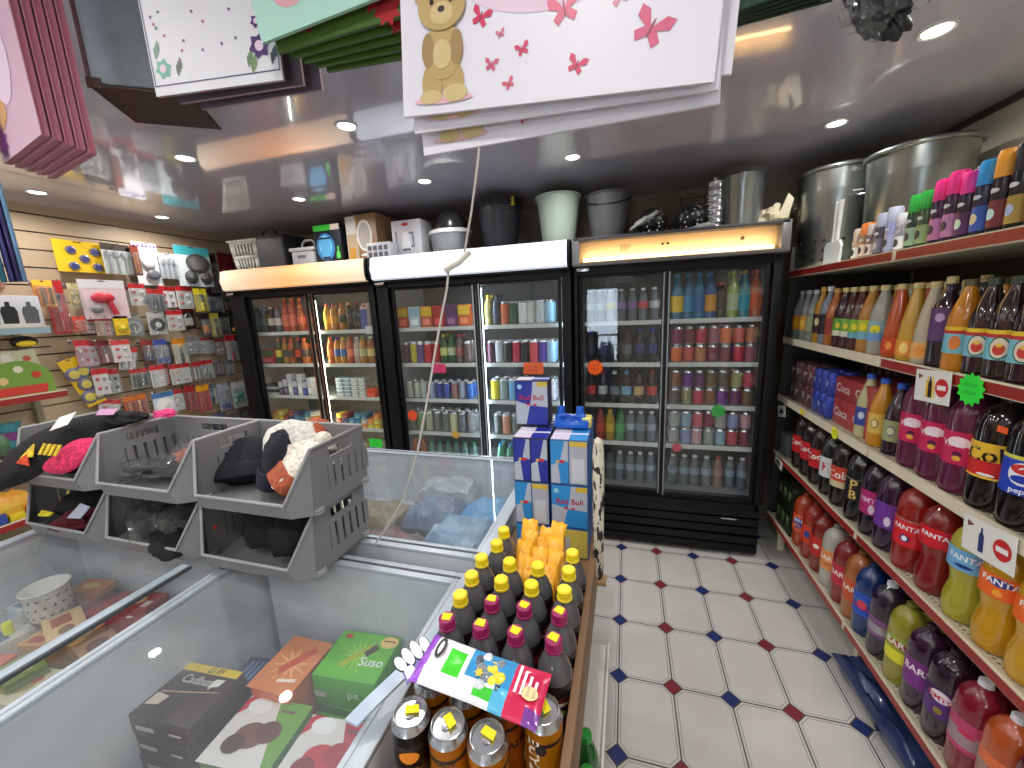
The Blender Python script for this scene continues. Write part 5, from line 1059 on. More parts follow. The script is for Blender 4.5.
for k, (a, L) in enumerate(((.25, .026), (.12, .034), (.0, .037), (-.12, .033))):
    T = TR((-.026+k*.0165, .0, 0), rz=a*.6)
    b.prism([(u, v+L/2) for u, v in oval(.0102, L/2+.006, 16)], -.0005, .0015, DKO, 'xy', T); b.prism([(u, v+L/2) for u, v in oval(.0085, L/2+.0038, 16)], .0, .0025, WHT, 'xy', T)
b.prism([(-.03, -.022), (-.01, -.024), (-.012, -.002), (-.028, 0)], 0, .002, WHT, 'xy')
o = b.build('paper_hand'); o.location = (-.374, .545, 1.002); o.rotation_euler = (.1, -.1, .95); tag(o, 'white printed paper hand with lilac edge sticking out left of the sweet bag', 'paper hand')

# box of chocolate bars
t = thing('chocolate_bar_box', 'open cardboard counter box between the bottles and energy drink packs', 'box', (-.234, .97, .80), .06)
b = MB(); yb_ = card((206, 150, 40)); w_, d_ = .066, .12
b.box(-w_, w_, -d_, d_, 0, .004, yb_); b.box(-w_, -w_+.003, -d_, d_, 0, .12, BRD); b.box(w_-.003, w_, -d_, d_, 0, .10, yb_); b.box(-w_, w_, -d_, -d_+.003, 0, .085, yb_); b.box(-w_, w_, d_-.003, d_, 0, .15, yb_); b.build('tray', t)
rnd = random.Random(5)
GF = noisy('golden_wrapper', (226, 150, 24), (246, 184, 50), 14, .25, .4)
for k in range(15):
    r_ = k//3; c = k % 3
    pillow('chocolate_bar', -.234+(c-1)*.041+.004*math.sin(k*3), .882+r_*.042, .875+r_*.012+.012*math.sin(k*2.3), .05, .15, .03, rnd.uniform(-.35, .35), GF, 'golden wrapped chocolate bar, row %s from the front, %s' % (ORD[r_+1], ('left', 'middle', 'right')[c]), 'chocolate bar', seed=k, group='golden chocolate bars', rx=.95+.15*rnd.uniform(-1, 1))

# energy drink packs
DB, LBl, SV, GD = (30, 44, 150), (44, 140, 210), (176, 184, 200), (206, 176, 60)
def epack(x0, x1, y0, y1, z0, z1, style, label):
    t = thing('energy_drink_pack', label, 'drinks pack', ((x0+x1)/2, (y0+y1)/2, z0), 0, 'energy drink packs'); w_, d_, h_ = (x1-x0)/2, (y1-y0)/2, z1-z0
    b = MB(); base = {'dark': DB, 'light': LBl, 'logo': LBl, 'logod': DB, 'yel': (206, 190, 90), 'mix': LBl, 'mixd': DB}[style]
    b.box(-w_, w_, -d_, d_, 0, h_, card((24, 26, 60) if 'd' in style else (40, 90, 150)), .003)
    F = TR((0, -d_-.0006, 0)); F2 = TR((0, -d_-.001, 0)); F3 = TR((0, -d_-.0014, 0))
    def panel(a, c, c1, c2, tx=False):
        b.flat(rect(a, c, .004, h_-.004), card(c1), F)
        m_ = (a+c)/2; q = c-a
        b.flat([(a, .004), (a+q*.55, .004), (a+q*.4, h_*.5), (a, h_*.42)], card(c2), F2); b.flat([(a+q*.55, h_*.56), (c, h_*.52), (c, h_-.004), (a+q*.8, h_-.004)], card(c2), F2)
        b.flat(oval(.010, .006, 10, m_+q*.15, h_*.52), card((196, 40, 60)), F3); b.flat(oval(.006, .005, 10, m_-q*.1, h_*.52), card((226, 180, 60)), F3)
    def silver(a, c): b.flat(rect(a, c, .004, h_-.004), card((170, 176, 190)), F); b.flat(rect(a, c, h_-.022, h_-.004), card(GD), F2); b.flat(rect(a+.008, c-.008, .01, h_*.6), card((196, 202, 212)), F2)
    if style in ('dark', 'light'): panel(-w_+.003, -.002, base, SV); panel(.002, w_-.003, base, SV)
    elif style in ('mix', 'mixd'): panel(-w_+.003, -.002, base, SV); silver(.002, w_-.003)
    elif style in ('logo', 'logod'):
        b.flat(rect(-w_+.003, w_-.003, .004, h_-.004), card(base), F)
        b.flat([(-w_+.003, .004), (-w_*.35, .004), (-w_*.1, h_*.45), (-w_+.003, h_*.55)], card(SV), F2); b.flat([(-w_*.1, h_*.45), (w_-.003, h_*.42), (w_-.003, h_-.004), (w_*.1, h_-.004), (0, h_*.62)], card(SV), F2)
        b.flat(rect(w_*.35, w_-.003, h_-.022, h_-.004), card(GD), F3); b.flat(oval(.009, .009, 14, -w_*.7, h_*.86), card((150, 200, 230)), F3)
        b.text('Red Bull', .027 if w_ > .055 else .024, card((176, 24, 60)), TR((0, -d_-.0018, h_*.62))); 
        for s in (-1, 1): b.flat([(s*.003, h_*.46), (s*.016, h_*.44), (s*.020, h_*.48), (s*.010, h_*.50), (s*.004, h_*.48)], card((200, 40, 50)), F3)
    else: b.flat(rect(-w_+.003, w_-.003, .004, h_-.004), card(base), F); b.flat(rect(-w_+.003, 0, .004, h_*.7), card((196, 200, 206)), F2)
    # top face
    Tt = Matrix(((1, 0, 0, 0), (0, 0, 1, 0), (0, -1, 0, h_+.0006), (0, 0, 0, 1)))
    b.flat(rect(-w_+.003, 0, -d_+.003, d_-.003), card((214, 206, 222)), Tt); b.flat(rect(0, w_-.003, -d_+.003, d_-.003), card(base), Tt); b.flat([(-w_+.003, -.01), (w_-.003, .0), (w_-.003, .014), (-w_+.003, .006)], card((226, 224, 236)), Tt @ TR((0, -.0004, 0)))
    b.build('carton', t); return t
LX, RX = (-.364, -.243), (-.237, -.113)
for k, (z0, z1, sl, sr) in enumerate(((.80, .910, 'mix', 'yel'), (.9115, 1.067, 'mix', 'logo'), (1.0685, 1.224, 'dark', 'mix'))):
    lev = ('bottom', 'middle', 'top')[k]
    epack(LX[0], LX[1], 1.20, 1.32, z0, z1, sl, 'energy drink pack, %s tier, left column, front row of the display stand' % lev); epack(RX[0], RX[1], 1.20, 1.32, z0, z1, sr, 'energy drink pack, %s tier, right column, front row of the display stand' % lev)
epack(LX[0]-.0, LX[1], 1.325, 1.40, .80, 1.2275, 'dark', 'tall energy drink pack hidden behind the left column of packs')
epack(-.385, -.262, 1.325, 1.395, 1.229, 1.395, 'logod', 'single dark blue energy drink pack standing highest, on top of the rear packs')
epack(RX[0], RX[1], 1.325, 1.40, .80, 1.2275, 'light', 'tall energy drink pack hidden behind the right column of packs')
t = thing('blue_bottle_pack', 'blue shrink pack with two blue bottle caps on top of the energy drink packs', 'drinks pack', (-.175, 1.345, 1.229)); BP = M((26, 90, 196), .25)
b = MB(); b.box(-.065, .055, -.045, .045, 0, .03, BP, .01); b.box(.03, .062, -.03, .03, .0, .035, card((226, 214, 120)), .006); b.build('wrap', t)
for s in (-.045, .022):
    b = MB(); b.lathe([(.024, .028), (.02, .04), (.013, .046), (.013, .066), (.011, .07)], BP, 18, (s, 0, 0)); b.build('bottle_cap', t)
b = MB(); b.tube([(-.045, -.02, .038), (-.02, -.028, .046), (.022, -.02, .038)], .006, BP, 8); b.build('handle', t)
# green bottle on the lower outer shelf
o = drink('pet5', (30, 110, 44), (40, 150, 60), ((0, 1, (70, 200, 60)),), (), 28); put(o, -.075, .72, .376, .3, 'green soda bottle with bright green label on the low shelf beside the stand', 'bottle')
o = drink('pet5', (30, 110, 44), (40, 150, 60), ((0, 1, (70, 200, 60)),), (), 28); put(o, -.085, .80, .376, .3, 'green soda bottle standing behind the front green bottle beside the stand', 'bottle')
o = pillow('red_crisp_packet', -.425+.03, .28, .80, .1, .08, .05, .3, FILM((190, 30, 50)), 'corner of a shiny red packet at the bottom edge beside the brown can', 'packet', 4) if False else None

# hanging cable
b = MB(); cab = [(-.40, 1.25, 2.435), (-.415, 1.22, 2.25), (-.432, 1.2, 2.09), (-.462, 1.2, 1.95), (-.497, 1.2, 1.82), (-.52, 1.18, 1.795), (-.54, 1.17, 1.775), (-.545, 1.16, 1.72), (-.56, 1.14, 1.64), (-.59, 1.12, 1.5), (-.615, 1.10, 1.37), (-.66, 1.09, 1.2), (-.72, 1.07, 1.03), (-.79, 1.05, .92), (-.83, 1.035, .865)]
b.tube(cab, .0036, plastic((186, 182, 174)), 8); b.tube([(-.475, 1.195, 1.83), (-.505, 1.18, 1.80), (-.55, 1.16, 1.775)], .009, plastic((214, 208, 196)), 8)
o = b.build('hanging_cable'); tag(o, 'thin off-white cable hanging from the ceiling down to the back freezer', 'cable')

# ---------------------------------------------------------------- stacking bins and hats
BG = M((124, 124, 126), .42); BG2 = M((146, 146, 148), .4)
def bin_proto(label, loc):
    t = thing('stacking_bin', label, 'storage bin', loc, 0, 'grey stacking bins'); W2, D, Hh, tk = .226, .255, .200, .005
    b = MB(); b.box(-W2+.005, W2-.005, .0, D, 0, tk, BG)
    for s in (-1, 1):
        xa, xb = (s*W2-tk, s*W2) if s > 0 else (-W2, -W2+tk)
        b.prism([(0, 0), (.045, 0), (.045, Hh), (.018, Hh)], xa, xb, BG, 'yz')
        for e_ in (0, tk): b.add([(s*(W2-e_), .002, 0), (s*(W2-e_), .018, Hh), (s*(.170-e_), -.045+e_, .047), (s*(.174-e_), -.03+e_, 0)], [(0, 1, 2, 3)], BG)
        b.box(xa, xb, .045, D, 0, .045, BG); b.box(xa, xb, .045, D, .128, .150, BG); b.box(xa, xb, .045, D, .180, Hh, BG)
        b.box(xa, xb, .045, .09, .15, .18, BG); b.box(xa, xb, D-.06, D, .15, .18, BG)
        for i in range(7):
            y = .045+i*.0335; b.box(xa, xb, y, y+(.022 if i else .03), .045, .128, BG)
    b.box(-W2, W2, D-tk, D, 0, .05, BG); b.box(-W2, W2, D-tk, D, .125, .15, BG); b.box(-W2, W2, D-tk, D, .178, Hh, BG); b.box(-W2, -.07, D-tk, D, .15, .178, BG); b.box(.07, W2, D-tk, D, .15, .178, BG)
    for i in range(13):
        x = -W2+i*.036; b.box(x, min(W2, x+.022), D-tk, D, .05, .125, BG)
    b.prism([(-.03, 0), (.002, 0), (.002, .004), (-.025, .005), (-.040, .047), (-.045, .047)], -.172, .172, BG, 'yz')
    b.build('body', t)
    b = MB(); q = W2+.002; b.tube([(-q, D, Hh), (-q, .018, Hh), (-.171, -.045, .049), (.171, -.045, .049), (q, .018, Hh), (q, D, Hh), (-q, D, Hh)], .0055, BG2, 8); b.build('rim', t)
    for s in (-1, 1):
        for y in (.02, D-.02):
            b = MB(); x = s*(W2-.0)
            b.lathe([(.014, 0), (.017, .001), (.017, .005), (.0145, .006), (.0145, .009), (.017, .010), (.017, .014), (.014, .015)], BG2, 14, (x, y, 0)); b.build('stacking_stud', t)
    return t
p0 = None
for k, z in enumerate((.868, 1.076)):
    for i, x in enumerate((-2.045, -1.585, -1.125)):
        lab = 'grey plastic stacking bin with slotted sides, %s row, %s column' % (('lower', 'upper')[k], ('left', 'middle', 'right')[i])
        if p0 is None: p0 = bin_proto(lab, (x, .84, z))
        else: c = copy_tree(p0); c.location = (x+.025*k, .84, z); c['label'] = lab
def lump(name, c, r, mat, label, cat, seed, amp=.25, rot=(0, 0, 0), n=28, squash=0, group=None):
    b = MB(); vs = []; fs = []; h = n//2
    for i in range(h+1):
        for j in range(n):
            a, p = 2*PI*j/n, PI*i/h; v = Vector((math.sin(p)*math.cos(a), math.sin(p)*math.sin(a), math.cos(p)))
            q = 1+amp*(noise.noise(v*1.7+Vector((seed, 0, 0)))+.5*noise.noise(v*4+Vector((0, seed, 0)))+.2*noise.noise(v*9))
            if i in (0, h): q = 1
            vs.append((v.x*r[0]*q, v.y*r[1]*q, v.z*r[2]*q*(.6 if v.z < 0 else 1)))
    for i in range(h):
        for j in range(n):
            j2 = (j+1) % n; fs.append((i*n+j, (i+1)*n+j, (i+1)*n+j2, i*n+j2))
    b.add(vs, fs, mat); o = b.build(name); o.location = c; o.rotation_euler = rot; return tag(o, label, cat, group)
NAVY, BLKC, RUST, CRM = cloth((24, 28, 46)), cloth((16, 16, 19)), cloth((160, 80, 50)), cloth((216, 208, 196))
def beanie(name, c, rz, rx, mat, cuff, label, seed, pom=None, s=1.0):
    """folded knitted hat: flattened dome, rolled cuff, optional pompom"""
    t = thing(name, label, 'hat', c, rz, None, rx)
    b = MB(); pr = [(.088, 0), (.092, .03), (.09, .07), (.078, .11), (.052, .14), (.02, .152), (.002, .154)]
    b.lathe([(r_*s, z_*s) for r_, z_ in pr], mat, 28, sy=.42, capt=False)
    vs = []
    for p in b.v:
        v = Vector(p); q = noise.noise(v*22+Vector((seed, 0, 0)))*.010; vs.append((v.x+q, v.y+noise.noise(v*30)*.012, v.z+q))
    b.v = vs; cr = b.build('crown', t)
    b = MB(); b.lathe([(.089*s, -.004), (.098*s, .0), (.101*s, .02*s), (.099*s, .046*s), (.092*s, .05*s)], cuff, 28, sy=.46, capt=False, capb=False); b.build('cuff', t)
    if pom: b = MB(); b.ball((0, 0, .16*s), .026*s, pom, 14); b.build('pompom', t)
    return t
zb = 1.082
beanie('knitted_hat', (-1.250, .945, zb+.03), .5, -.7, cloth((18, 20, 32)), cloth((18, 20, 32)), 'navy blue knitted hat at left in the upper right bin', 1, s=1.05)
beanie('knitted_hat', (-1.125, .945, zb+.04), -.9, -.25, cloth((22, 24, 36)), NAVY, 'dark navy folded hat with raised cuff in the middle of upper right bin', 2, s=1.1)
beanie('knitted_hat', (-1.050, .90, zb+.06), 2.4, .9, CRM, RUST, 'cream knitted bobble hat with rust cuff in the upper right bin', 3, CRM, s=1.1)
beanie('knitted_hat', (-1.030, .995, zb+.09), 1.2, -.8, cloth((206, 202, 196)), CRM, 'white knitted hat behind the cream bobble hat in upper right bin', 4, s=1.15)
beanie('knitted_hat', (-1.110, 1.03, zb+.10), -.3, -.9, RUST, RUST, 'rust orange knitted hat at the back of the upper right bin', 5, s=1.0)
lump('dark_gloves', (-1.17, .97, .94), (.13, .10, .085), BLKC, 'black gloves heaped at left of lower right bin', 'gloves', 3)
lump('dark_scarf', (-1.03, .94, .94), (.11, .10, .09), BLKC, 'black scarf bundled at right of lower right bin', 'scarf', 8)
lump('orange_tag', (-1.355, .88, .955), (.012, .012, .018), plastic((226, 80, 30)), 'small orange tag at left of lower right bin', 'tag', 2, .05, n=12)
# clear bags of gloves
def film_bag(c, r, inner, label, seed, rot=(0, 0, 0)):
    t = thing('bagged_gloves', label, 'bagged gloves', c, rot[2])
    o = lump('gloves', (0, 0, 0), (r[0]*.8, r[1]*.8, r[2]*.75), inner, 'x', 'x', seed, .4); del o['label'], o['category']; o.parent = t
    o = lump('clear_bag', (0, 0, .004), r, WRAP, 'x', 'x', seed+3, .55); del o['label'], o['category']; o.parent = t
film_bag((-1.63, .93, 1.13), (.13, .07, .035), BLKC, 'black gloves in a crumpled clear bag, upper middle bin', 4, (0, 0, .2))
film_bag((-1.56, 1.0, 1.15), (.1, .06, .05), cloth((150, 80, 60)), 'clear bag with pinkish item at right rear of the upper middle bin', 6)
film_bag((-1.66, .90, .925), (.15, .09, .06), BLKC, 'crumpled clear bag of black gloves spilling over lower middle bin lip', 7, (0, 0, -.3))
film_bag((-1.55, .97, .94), (.12, .09, .08), BLKC, 'second clear bag of black gloves at rear right of lower middle bin', 9)
lump('black_glove', (-1.46, .81, .915), (.06, .045, .014), BLKC, 'black glove hanging over the lip of the lower middle bin', 'glove', 5, .3, (.5, .2, .2))
# witch-like drape and bright items on the left bins
def drape(name, pts, mat, label, cat, th=.02):
    b = MB(); vs = []; n = len(pts[0]); 
    for row in pts:
        for p in row: vs.append(p)
    for row in pts:
        for p in row: vs.append((p[0], p[1]+th*.4, p[2]-th))
    N = n*len(pts); fs = []
    for i in range(len(pts)-1):
        for j in range(n-1):
            a = i*n+j; fs.append((a, a+1, a+n+1, a+n)); fs.append((N+a, N+a+n, N+a+n+1, N+a+1))
    for j in range(n-1): fs.append((j, N+j, N+j+1, j+1)); a = (len(pts)-1)*n+j; fs.append((a, a+1, N+a+1, N+a))
    for i in range(len(pts)-1): a = i*n; fs.append((a, a+n, N+a+n, N+a)); a = i*n+n-1; fs.append((a, N+a, N+a+n, a+n))
    b.add(vs, fs, mat); o = b.build(name); md = o.modifiers.new('soft', 'SUBSURF'); md.levels = md.render_levels = 2
    return tag(o, label, cat) if label else o
t = thing('costume_hat', 'large black costume hat with yellow stripes draped over the upper left bin', 'hat', (0, 0, 0))
rows_ = [[(-2.02, .98, 1.315), (-1.95, 1.0, 1.33), (-1.88, 1.0, 1.32), (-1.8, 1.0, 1.305)],
         [(-2.17, .90, 1.29), (-2.06, .89, 1.30), (-1.97, .90, 1.30), (-1.88, .93, 1.26)],
         [(-2.27, .82, 1.21), (-2.15, .80, 1.22), (-2.04, .79, 1.23), (-1.96, .82, 1.20)],
         [(-2.31, .77, 1.12), (-2.2, .75, 1.12), (-2.09, .75, 1.145), (-2.02, .78, 1.145)],
         [(-2.29, .75, 1.06), (-2.25, .745, 1.065), (-2.2, .75, 1.09), (-2.12, .77, 1.11)]]
o = drape('brim', rows_, BLKC, None, None, .022); o.parent = t
b = MB()
for k in range(4):
    x = -1.995+k*.028; b.box(x, x+.014, -.001, .003, 0, .040, cloth((222, 196, 50)), 0, TR((0, .785, 1.215), rx=-.55))
b.prism([(-2.14, -.01), (-2.10, .045), (-2.075, .0)], -.001, .003, cloth((230, 196, 60)), 'xz', TR((.05, .782, 1.205), rx=-.5)); b.prism([(-2.15, -.015), (-2.07, -.02), (-2.11, .02)], -.002, .002, cloth((200, 70, 40)), 'xz', TR((.05, .776, 1.195), rx=-.5)); b.build('striped_badge', t)
o = drape('pink_socks', [[(-1.92, .85, 1.27), (-1.86, .87, 1.27), (-1.80, .9, 1.26)], [(-1.97, .80, 1.21), (-1.90, .81, 1.205), (-1.83, .84, 1.22)], [(-2.02, .775, 1.17), (-1.95, .78, 1.155), (-1.88, .80, 1.16)]], cloth((214, 50, 96)), 'bright pink-red cloth item below the striped badge, upper left bin', 'cloth', .03)
b = MB(); b.prism([(-.045, -.025), (.04, -.028), (.048, .025), (-.035, .03)], -.001, .001, paper((226, 222, 224)), 'xz'); o = b.build('swing_tag'); o.location = (-1.975, .86, 1.315); o.rotation_euler = (-.8, -.3, .2); tag(o, 'white paper swing tag lying on the black costume hat', 'label')
b = MB(); b.prism([(-.05, -.012), (.05, -.012), (.05, .014), (-.05, .014)], -.001, .001, paper((200, 150, 190)), 'xz'); o = b.build('lilac_tag'); o.location = (-1.86, .93, 1.335); o.rotation_euler = (-.8, -.05, 0); tag(o, 'lilac packet label across the top of the left bins', 'label')
for i, (x, y, z, r, c, lab) in enumerate([(-1.83, .97, 1.30, (.09, .05, .03), (18, 18, 22), 'black gloves on top between the left and middle bins'), (-1.72, 1.03, 1.305, (.05, .03, .018), (214, 60, 120), 'small pink cloth item on the back edge of middle bin'),
      (-2.02, .95, 1.12, (.12, .08, .05), (20, 20, 24), 'black gloves inside the upper left bin'), (-2.12, .95, .93, (.13, .09, .07), (18, 16, 18), 'black woollens at the back of the lower left bin'), (-2.05, .87, .905, (.10, .07, .04), (90, 20, 34), 'dark red woolly hat in the lower left bin')]):
    lump('woollen_item', (x, y, z), r, cloth(c), lab, 'woollens', i*3, .3)
b = MB(); b.prism([(-.04, -.012), (.03, -.006), (.04, .01), (-.03, .012)], -.003, .003, cloth((214, 200, 40)), 'xz'); o = b.build('yellow_tab'); o.location = (-2.17, .83, .94); o.rotation_euler = (-.5, 0, 0); tag(o, 'yellow cloth tab on the woollens in the lower left bin', 'cloth tab')
b = MB(); b.prism([(-.04, -.02), (.03, -.016), (.05, .03), (-.01, .036)], -.002, .002, M((170, 180, 200), .2), 'xz'); o = b.build('clear_tag'); o.location = (-1.97, .83, .965); o.rotation_euler = (-.6, 0, 0); tag(o, 'pale blue plastic tag at the right of the lower left bin', 'tag')

# ---------------------------------------------------------------- packets on the slatted wall
CLR = glass('clear_blister', (.97, .98, .98, 1), .10, .05, .08)
def hang(y0, y1, z0, z1, label, cardc, head=None, shape=None, sc_=(60, 60, 66), sc2=(190, 40, 50), blister=True, off=.0, tilt=0, group='packets hung on the slatted wall', cat='packet'):
    """card hung from a wall hook; local x runs along the wall, -y faces the room"""
    w_, h_ = y1-y0, z1-z0; x = X0+.028+off
    t = thing('hanging_packet', label, cat, (x, (y0+y1)/2, z1), PI/2, group, 0, tilt)
    b = MB()
    if cardc: b.box(-w_/2, w_/2, -.0015, 0, -h_, 0, card(cardc), 0)
    if head: b.box(-w_/2, w_/2, -.0025, -.0012, -h_*.22, -.001, card(head))
    b.box(-w_*.08, w_*.08, -.003, -.0022, -.012, -.006, M((20, 20, 22), .8))
    b.build('backing_card', t)
    if head or not cardc:
        pass
    b = MB(); zc = -h_*.58; s = min(w_*.42, h_*.34); d = .02; mA, mB = plastic(sc_), plastic(sc2)
    def dsc(cx, cz, r, dd, m_): b.lathe([(r, 0), (r, dd*.7), (r*.75, dd)], m_, 20, T=TR((cx, -.002, cz), rx=PI/2))
    if shape == 'disc': dsc(0, zc, s, .014, mA); dsc(0, zc, s*.45, .018, mB)
    elif shape == 'discs5':
        for u, v in ((-.5, .5), (.5, .5), (0, 0), (-.5, -.5), (.5, -.5)): dsc(u*w_*.5+w_*.08, -h_*.56+v*h_*.5, h_*.13, .012, M((120, 120, 150), .3, .5)); dsc(u*w_*.5+w_*.08, -h_*.56+v*h_*.5, h_*.10, .0135, mA)
    elif shape == 'bowls':
        b.lathe([(.001, 0), (s*.8, .004), (s*.9, .016), (s*.85, .018)], SILVER, 24, T=TR((w_*.08, -.002, -h_*.42), rx=PI/2), sy=.8)
        for u in (-.22, .22): b.lathe([(.001, 0), (s*.45, .004), (s*.5, .012), (s*.47, .014)], SILVER, 20, T=TR((u*w_+w_*.05, -.002, -h_*.78), rx=PI/2))
    elif shape == 'bars':
        for k in range(4):
            u = (-.3+.2*k)*w_; b.tube([(u, -.010, -h_*.9), (u, -.010, -h_*.3)], min(.008, w_*.07), mA if k % 2 else mB, 8)
    elif shape == 'tool':
        b.tube([(0, -.012, -h_*.95), (0, -.014, -h_*.6)], w_*.11, mB, 10); b.tube([(0, -.014, -h_*.6), (0, -.014, -h_*.3)], w_*.06, SILVER, 8); b.ball((0, -.014, -h_*.3), (w_*.2, .008, h_*.07), mA, 12)
    elif shape == 'scissors':
        for s_ in (-1, 1):
            b.tube([(s_*w_*.2, -.012, -h_*.75), (-s_*w_*.09, -.012, -h_*.28)], .005, SILVER, 6)
            b.tube([(s_*w_*.2+w_*.14*math.cos(a), -.012, -h_*.83+h_*.08*math.sin(a)) for a in [i*PI/5 for i in range(10)]], .005, mA, 6, closed=True)
    elif shape == 'spoons':
        for k in range(3):
            u = (-.28+.28*k)*w_; b.tube([(u, -.008, -h_*.5), (u, -.008, -h_*.95)], .004, mA, 6); b.ball((u, -.009, -h_*.35), (w_*.11, .006, h_*.13), mA, 12)
    elif shape == 'coil':
        for q in (1, .8, .6): b.tube([(s*q*math.cos(a), -.012, zc+s*q*math.sin(a)) for a in [i*PI/9 for i in range(18)]], .006, mA if q != .8 else mB, 6, closed=True)
    elif shape == 'dryer':
        b.ball((-s*.2, -.02, zc+s*.35), (s*.75, .02, s*.4), mB, 14); b.tube([(s*.1, -.018, zc+s*.3), (s*.45, -.018, zc-s*.9)], s*.18, mB, 10); b.ball((-s*.7, -.02, zc-s*.5), (s*.4, .015, s*.3), mA, 12)
    elif shape == 'hooks':
        for k in range(4):
            u, v = ((-.22, -.4), (.22, -.4), (-.22, -.75), (.22, -.75))[k]; b.ball((u*w_, -.008, v*h_), (w_*.12, .008, h_*.07), mA if k % 2 else mB, 10)
    elif shape == 'lock':
        b.box(-w_*.25, w_*.25, -.022, -.002, -h_*.85, -h_*.5, mA, .004); b.tube([(w_*.18*math.cos(a), -.012, -h_*.5+h_*.2*math.sin(a)) for a in [i*PI/8 for i in range(9)]], .006, SILVER, 8)
    elif shape == 'net':
        b.ball((0, -.016, -h_*.45), (w_*.3, .014, h_*.16), M((214, 214, 218), .3), 14); b.ball((w_*.1, -.02, -h_*.75), (w_*.28, .014, h_*.12), mA, 12)
        for k in range(6): b.ball(((-.4+.16*k)*w_, -.004, -h_*.08), (.009, .004, .009), M((130, 110, 190), .4), 8)
    if b.v: b.build('product', t)
    if blister:
        b = MB(); b.box(-w_*.46, w_*.46, -.034, -.0028, -h_*.97, -h_*.24, CLR, .008); b.build('clear_blister', t)
    return t
def hook(y, z, what, L=.10):
    b = MB(); b.box(-.012, .012, -.004, .0, -.018, .012, SILVER, .001); b.tube([(0, -.002, 0), (0, -L, .0), (0, -L-.006, .012)], .0025, SILVER, 6)
    o = b.build('wall_hook'); o.location = (X0+.0185, y, z); o.rotation_euler = (0, 0, PI/2); tag(o, what, 'hook', 'steel hooks in the slatted wall')
R_, W_, Yl = (196, 34, 44), (226, 224, 222), (232, 190, 30)
